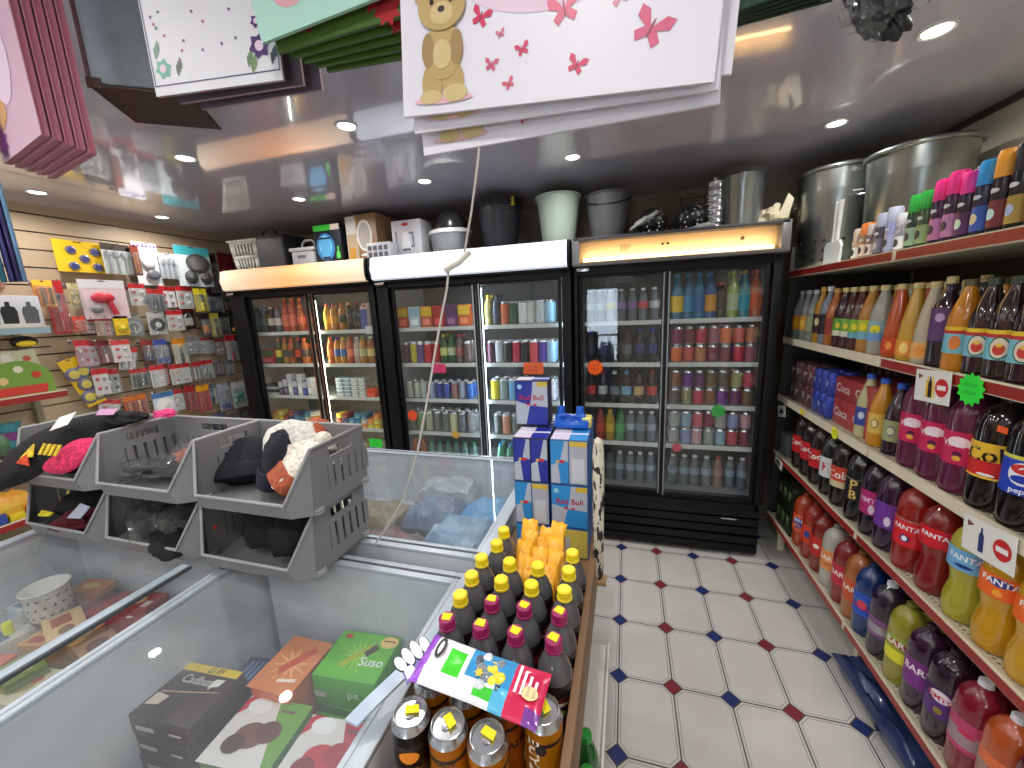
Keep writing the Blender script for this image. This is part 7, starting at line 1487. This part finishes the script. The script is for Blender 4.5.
b = MB(); b.prism([(-.04, 0), (.035, -.01), (.03, .03), (.045, .14), (.01, .17), (-.01, .10)], -.004, .004, M((206, 200, 176), .5), 'xz'); o = b.build('bag_corner'); o.location = (.86, 2.76, ZT+.012); o.rotation_euler = (.2, 0, .2); tag(o, 'stiff pointed corner of cream packaging at the cooler right edge', 'packaging')

# ---------------------------------------------------------------- gift bags hung over the counter
RAILM = M((190, 190, 192), .3, .7)
t = thing('hanging_rail', 'metal rail fixed under the ceiling that carries the gift bags', 'rail', (-.3, .5, 2.40)); b = MB(); b.tube([(-1.0, 0, 0), (.75, 0, 0)], .008, RAILM, 10); b.build('bar', t)
for x in (-.95, -.1, .72): b = MB(); b.tube([(x, 0, 0), (x, 0, .038)], .005, RAILM, 8); b.lathe([(.02, .032), (.02, .04)], RAILM, 14, (x, 0, 0)); b.build('bracket', t)
def giftbag(x, y, z, w_, h_, d_, rot, frontcol, sidecol, label, art=None, fold=True, group=None, cord=(220, 220, 224)):
    """(x, y, z): middle of the bottom edge of the front panel; bag hangs up from there"""
    t = thing('gift_bag', label, 'gift bag', (x, y, z), rot[2], group, rot[0], rot[1]); b = MB(); f, s = card(frontcol), card(sidecol)
    b.box(-w_/2, w_/2, 0, .0008, 0, h_, f); b.box(-w_/2, w_/2, d_, d_+.0008, 0, h_, s)
    for q in (-1, 1):   # gusseted sides
        xa = q*w_/2; b.add([(xa, .0004, 0), (xa-q*d_*.35, d_/2, .0), (xa-q*d_*.35, d_/2, h_), (xa, .0004, h_), (xa, d_, 0), (xa, d_, h_)], [(0, 1, 2, 3), (1, 4, 5, 2)], s)
    b.box(-w_/2+.002, w_/2-.002, .0008, d_, 0, .001, s)
    if art: art(b)
    b.build('paper_body', t)
    b = MB(); b.tube([(-w_*.2, -.001, h_-.02), (-w_*.19, -.001, h_+.02), (-w_*.08, 0, h_+.05), (w_*.08, 0, h_+.05), (w_*.19, -.001, h_+.02), (w_*.2, -.001, h_-.02)], .002, card(cord), 6); b.build('cord_handle', t)
    return t
def butterfly(b, u, v, s, rot, c, y=-.0008):
    cr, sr = math.cos(rot), math.sin(rot)
    for poly in ([(0, 0), (.5, .75), (1, .8), (.95, .25), (.35, -.02)], [(0, 0), (.35, -.02), (.75, -.4), (.5, -.8), (.1, -.45)]):
        for q in (-1, 1):
            b.add([(u+s*(q*p*cr-r_*sr), y, v+s*(q*p*sr+r_*cr)) for p, r_ in poly], [tuple(range(5))], card(c))
    b.add([(u+s*(p*cr-r_*sr), y-.0002, v+s*(p*sr+r_*cr)) for p, r_ in oval(.07, .5, 8)], [tuple(range(8))], card(tuple(int(k*.7) for k in c)))
def bear(b, u, v, s, y=-.0012):
    F1, F2, F3 = (186, 160, 104), (206, 184, 132), (160, 132, 88); k = [0]
    def ov(cx, cz, rx, rz, c): k[0] += 1; b.add([(u+s*(cx+p), y-.00015*k[0], v+s*(cz+q)) for p, q in oval(rx, rz, 18)], [tuple(range(18))], paper(c))
    ov(0, .01, .42, .05, (226, 180, 186))
    ov(-.15, .2, .15, .24, F1); ov(.15, .2, .15, .24, F1); ov(-.17, .05, .16, .08, F2); ov(.18, .07, .17, .10, F2)
    ov(0, .55, .28, .32, F1); ov(-.2, .58, .09, .2, F3); ov(.2, .58, .09, .2, F3); ov(0, .52, .13, .17, F2)
    ov(-.28, 1.22, .11, .11, F1); ov(.28, 1.22, .11, .11, F1); ov(-.28, 1.22, .06, .06, (206, 160, 160)); ov(.28, 1.22, .06, .06, (206, 160, 160)); ov(0, 1.05, .33, .27, F1)
    ov(0, .97, .16, .12, F2); ov(0, 1.01, .05, .035, (60, 50, 50)); ov(-.13, 1.1, .03, .035, (40, 34, 34)); ov(.13, 1.1, .03, .035, (40, 34, 34))
def bear_art(n=1):
    def f(b):
        b.add([(p*.055+.0, -.0004, q*.05+.14) for p, q in oval(1.9, 1.2, 30)], [tuple(range(30))], paper((232, 206, 222))) if n == 1 else None
        b.add([(p+.0, -.0006, q+.155) for p, q in oval(.045, .03, 24)], [tuple(range(24))], paper((226, 176, 200))) if n == 1 else None
        bear(b, -.113, .012, .084)
        for u, v, s, r_, c in ((-.069, .085, .011, -.4, (206, 40, 84)), (-.047, .067, .005, .3, (214, 110, 140)), (-.023, .050, .0075, .3, (206, 50, 90)), (-.057, .040, .0075, -.2, (206, 90, 120)), (-.037, .020, .0065, .5, (214, 90, 120)),
                               (.019, .079, .016, .2, (214, 90, 120)), (.034, .029, .010, -.4, (206, 50, 90)), (.072, .083, .011, .3, (220, 140, 160)), (.103, .051, .018, -.5, (210, 90, 126))): butterfly(b, u, v, s, r_, c)
    return f
zb_ = 1.861
for k in range(4):
    dz, dx, dy = (0, -.006, -.030, -.012)[k] if k else 0, (0, .008, .020, .004)[k], .018*k
    dz = (0, -.008, -.022, .0)[k]; dx = (0, .006, .010, .03)[k]; rt = (.07, .035, -.005, .06)[k]; dy = (0, .012, .024, .036)[k]
    giftbag(-.087+dx, .45+dy, zb_+dz+(.018 if k == 3 else 0), .327 if k < 3 else .31, .33, .003, (0, rt, 0), (226, 222, 232), (206, 196, 200), 'white gift bag with printed bear and pink butterflies, %s' % ('frontmost of its hanging stack', 'second in its hanging stack', 'lowest hanging, third in the stack', 'rearmost of the stack')[k], bear_art(1) if k < 3 else None, group='white gift bags with butterflies')
# pink bags, far left
def pink_art(b):
    b.add([(-.11, -.0006, .02), (-.02, -.0006, .06), (-.03, -.0006, .2), (-.11, -.0006, .2)], [(0, 1, 2, 3)], paper((226, 170, 120)))
    b.add([(p-.08, -.0009, q+.03) for p, q in star(9, .03, .018)], [tuple(range(18))], paper((160, 60, 150))); b.add([(p-.05, -.0009, q+.09) for p, q in star(7, .02, .013)], [tuple(range(14))], paper((236, 170, 60)))
    b.add([(p+.0, -.0007, q+.13) for p, q in oval(.05, .06)], [tuple(range(14))], paper((240, 216, 232)))
for k in range(5):
    giftbag(-.998+.003*k, .473+.0125*k, 1.952-.003*k, .22, .34, .009, (0, 0, -.21), (226, 186, 206) if k == 0 else (206, 140, 160), (176, 104, 124), 'glossy pink gift bag, %s from the front, hanging at the top left' % ORD[k+1], pink_art if k == 0 else None, group='pink gift bags at the top left', cord=(206, 150, 170))
# dark box bag with clear front
t = thing('display_box', 'dark brown cardboard box with clear front hanging at top left', 'box', (-.865, .625, 2.055), .6); b = MB(); CBD = noisy('dark_brown_card', (58, 40, 32), (74, 52, 40), 6, .7)
b.box(-.075, .075, -.07, .07, 0, .003, CBD); b.box(.072, .075, -.07, .07, 0, .30, CBD); b.box(-.075, .075, .067, .07, 0, .30, CBD); b.box(-.075, -.072, -.07, .07, 0, .30, CBD); b.box(-.075, -.055, -.073, -.07, -.004, .012, CBD); b.box(.03, .045, -.073, -.07, -.004, .014, CBD); b.build('carton', t)
b = MB(); b.box(-.07, .068, -.066, -.05, .008, .28, noisy('grey_blue_print', (96, 108, 120), (130, 136, 140), 9, .4)); b.build('contents', t); b = MB(); b.box(-.074, .072, -.072, -.0705, .004, .30, WRAP); b.build('clear_window', t); b = MB(); b.tube([(0, 0, .28), (0, 0, .383)], .003, RAILM, 6); b.build('hanging_loop', t)
# white floral bags
def floral(b):
    fr = card((60, 50, 110))
    for a in (rect(-.102, .102, .012, .0135), rect(-.102, -.1005, .012, .24), rect(.1005, .102, .012, .24)): b.flat(a, fr, TR((0, -.0006, 0)))
    def fl(u, v, r_, c, n=6): b.flat([(p+u, q+v) for p, q in star(n, r_, r_*.7)], card(c), TR((0, -.0008, 0))); b.flat([(p+u, q+v) for p, q in oval(r_*.4, r_*.4, 10)], card((240, 210, 230)), TR((0, -.0012, 0)))
    fl(.075, .045, .017, (80, 40, 110)); fl(.075, .075, .009, (90, 50, 120)); fl(-.083, .034, .014, (90, 180, 150)); 
    for u, v, c in ((-.06, .03, (90, 100, 90)), (.055, .028, (110, 140, 100)), (.092, .028, (60, 80, 90)), (.06, .02, (120, 150, 90)), (-.092, .055, (110, 160, 130)), (.088, .085, (150, 180, 130))):
        for q in range(3): b.flat([(u+p*.35+.003*q, v+r_+.004*q) for p, r_ in oval(.006, .008, 8)], card(c), TR((0, -.0007, 0)))
    rnd = random.Random(9)
    for k in range(26): u, v = rnd.uniform(-.09, .09), rnd.uniform(.04, .16); b.flat([(p+u, q+v) for p, q in star(5, .0026, .0016)], card([(190, 80, 110), (60, 110, 100), (110, 90, 140), (90, 90, 100)][k % 4]), TR((0, -.0008, 0)))
    for u in (-.06, 0, .05): b.flat([(u-.03, .16), (u+.03, .17), (u+.03, .24), (u-.03, .24)], paper((226, 140, 150)), TR((0, -.0007, 0)))
    for k in range(5): b.flat([(-.07+k*.034, .155), (-.066+k*.034, .155), (-.045+k*.034, .175), (-.05+k*.034, .177)], card((70, 70, 80)), TR((0, -.001, 0)))
for k in range(3):
    giftbag(-.575+.014*k, .50+.022*k, 1.983+.0*k, .208, .26, .004, (0, .0-.015*k, .15), (232, 230, 236) if k == 0 else (96, 84, 96), (150, 120, 130), ('white gift bag with floral print and thin purple border' if k == 0 else 'dark-backed gift bag, %s behind the white floral one' % ORD[k]), floral if k == 0 else None, cord=(190, 190, 200))
# mint and green bags with red flowers
def greenart(b):
    for u, v in ((.05, .03), (.065, .012), (.04, .05), (-.05, .03)): b.flat([(p+u, q+v) for p, q in star(8, .02, .013)], paper((176, 34, 44)), TR((0, -.0006, 0)))
    for u in (-.07, 0, .085): b.flat([(p+u, q+.03) for p, q in oval(.02, .012, 12)], paper((90, 130, 50)), TR((0, -.0009, 0)))
def mintart(b):
    b.flat([(p-.05, q+.06) for p, q in oval(.03, .035)], paper((226, 170, 176)), TR((0, -.0006, 0))); b.flat([(p+.06, q+.07) for p, q in oval(.025, .02)], paper((230, 150, 160)), TR((0, -.0006, 0))); b.flat([(p, q+.09) for p, q in oval(.04, .02)], paper((200, 236, 226)), TR((0, -.0006, 0)))
giftbag(-.362, .49, 2.022, .21, .22, .004, (0, -.14, .10), (180, 222, 208), (150, 190, 170), 'pale mint gift bag with pink blossoms, frontmost of the green stack', mintart, cord=(200, 220, 210))
for k in range(5):
    giftbag(-.358+.008*k, .505+.014*k, 2.010-.002*k, .20, .24, .004, (0, -.08+.02*k, .10), (74, 104, 40), (60, 90, 36), 'dark green gift bag with red flowers, %s behind the mint bag' % ORD[k+1], greenart, group='green gift bags with red flowers', cord=(120, 150, 90))
for k in range(5):
    giftbag(.135+.004*k, .50+.014*k, 1.935+.004*k, .115, .30, .004, (0, -.18+.02*k, .1), (24, 62, 44), (20, 50, 36), 'deep green gift bag with gold line, %s of the stack at top right' % ORD[k+1], (lambda b: [b.flat(rect(-.05, .05, .008, .010), card((150, 140, 70)), TR((0, -.0006, 0))), b.flat(rect(-.04, .03, .02, .022), card((120, 110, 60)), TR((0, -.0006, 0)))]), group='deep green gift bags at the top right', cord=(90, 120, 90))
# black item in clear film
t = thing('wrapped_black_item', 'black bristly item in clear film hanging at the top right', 'wrapped item', (.222, .50, 1.908), 0); o = lump('black_item', (0, 0, 0), (.017, .02, .046), M((18, 18, 22), .3), 'x', 'x', 5, .45, (0, -.6, 0), n=64); del o['label'], o['category']; o.parent = t
o = lump('clear_film', (.004, 0, .012), (.032, .025, .052), WRAP, 'x', 'x', 9, .5, (0, -.4, 0), n=64); del o['label'], o['category']; o.parent = t; b = MB(); b.tube([(.01, 0, .05), (.012, 0, .487)], .0015, RAILM, 6); b.build('hanging_thread', t)
# blue and purple folded sheets at the far left edge
for k, (c, dx) in enumerate((((40, 110, 130), 0), ((60, 60, 130), .018), ((50, 36, 96), .03), ((110, 150, 190), .04))):
    b = MB(); vs = [(x, .004*math.sin(x*300), z) for z in (0, .1, .25, .5) for x in (0, .005, .01, .015, .02)]; fs = [(j*5+i, j*5+i+1, (j+1)*5+i+1, (j+1)*5+i) for j in range(3) for i in range(4)]; b.add(vs, fs, M(c, .25, 0, 0, .3)); o = b.build('wrapping_sheet'); md = o.modifiers.new('t', 'SOLIDIFY'); md.thickness = .002
    o.location = (-1.115+dx*.8, .455+.004*k, 1.738); tag(o, '%s glossy wrapping sheet hanging at the left picture edge under the pink bags' % ('teal', 'blue', 'deep purple', 'pale blue')[k], 'wrapping sheet')

pillow('blue_packaging', .99, 1.56, .002, .15, .50, .13, .04, FILM((34, 50, 96)), 'dark blue plastic wrapped pack lying on the floor under the lowest shelf', 'packaging', 21)
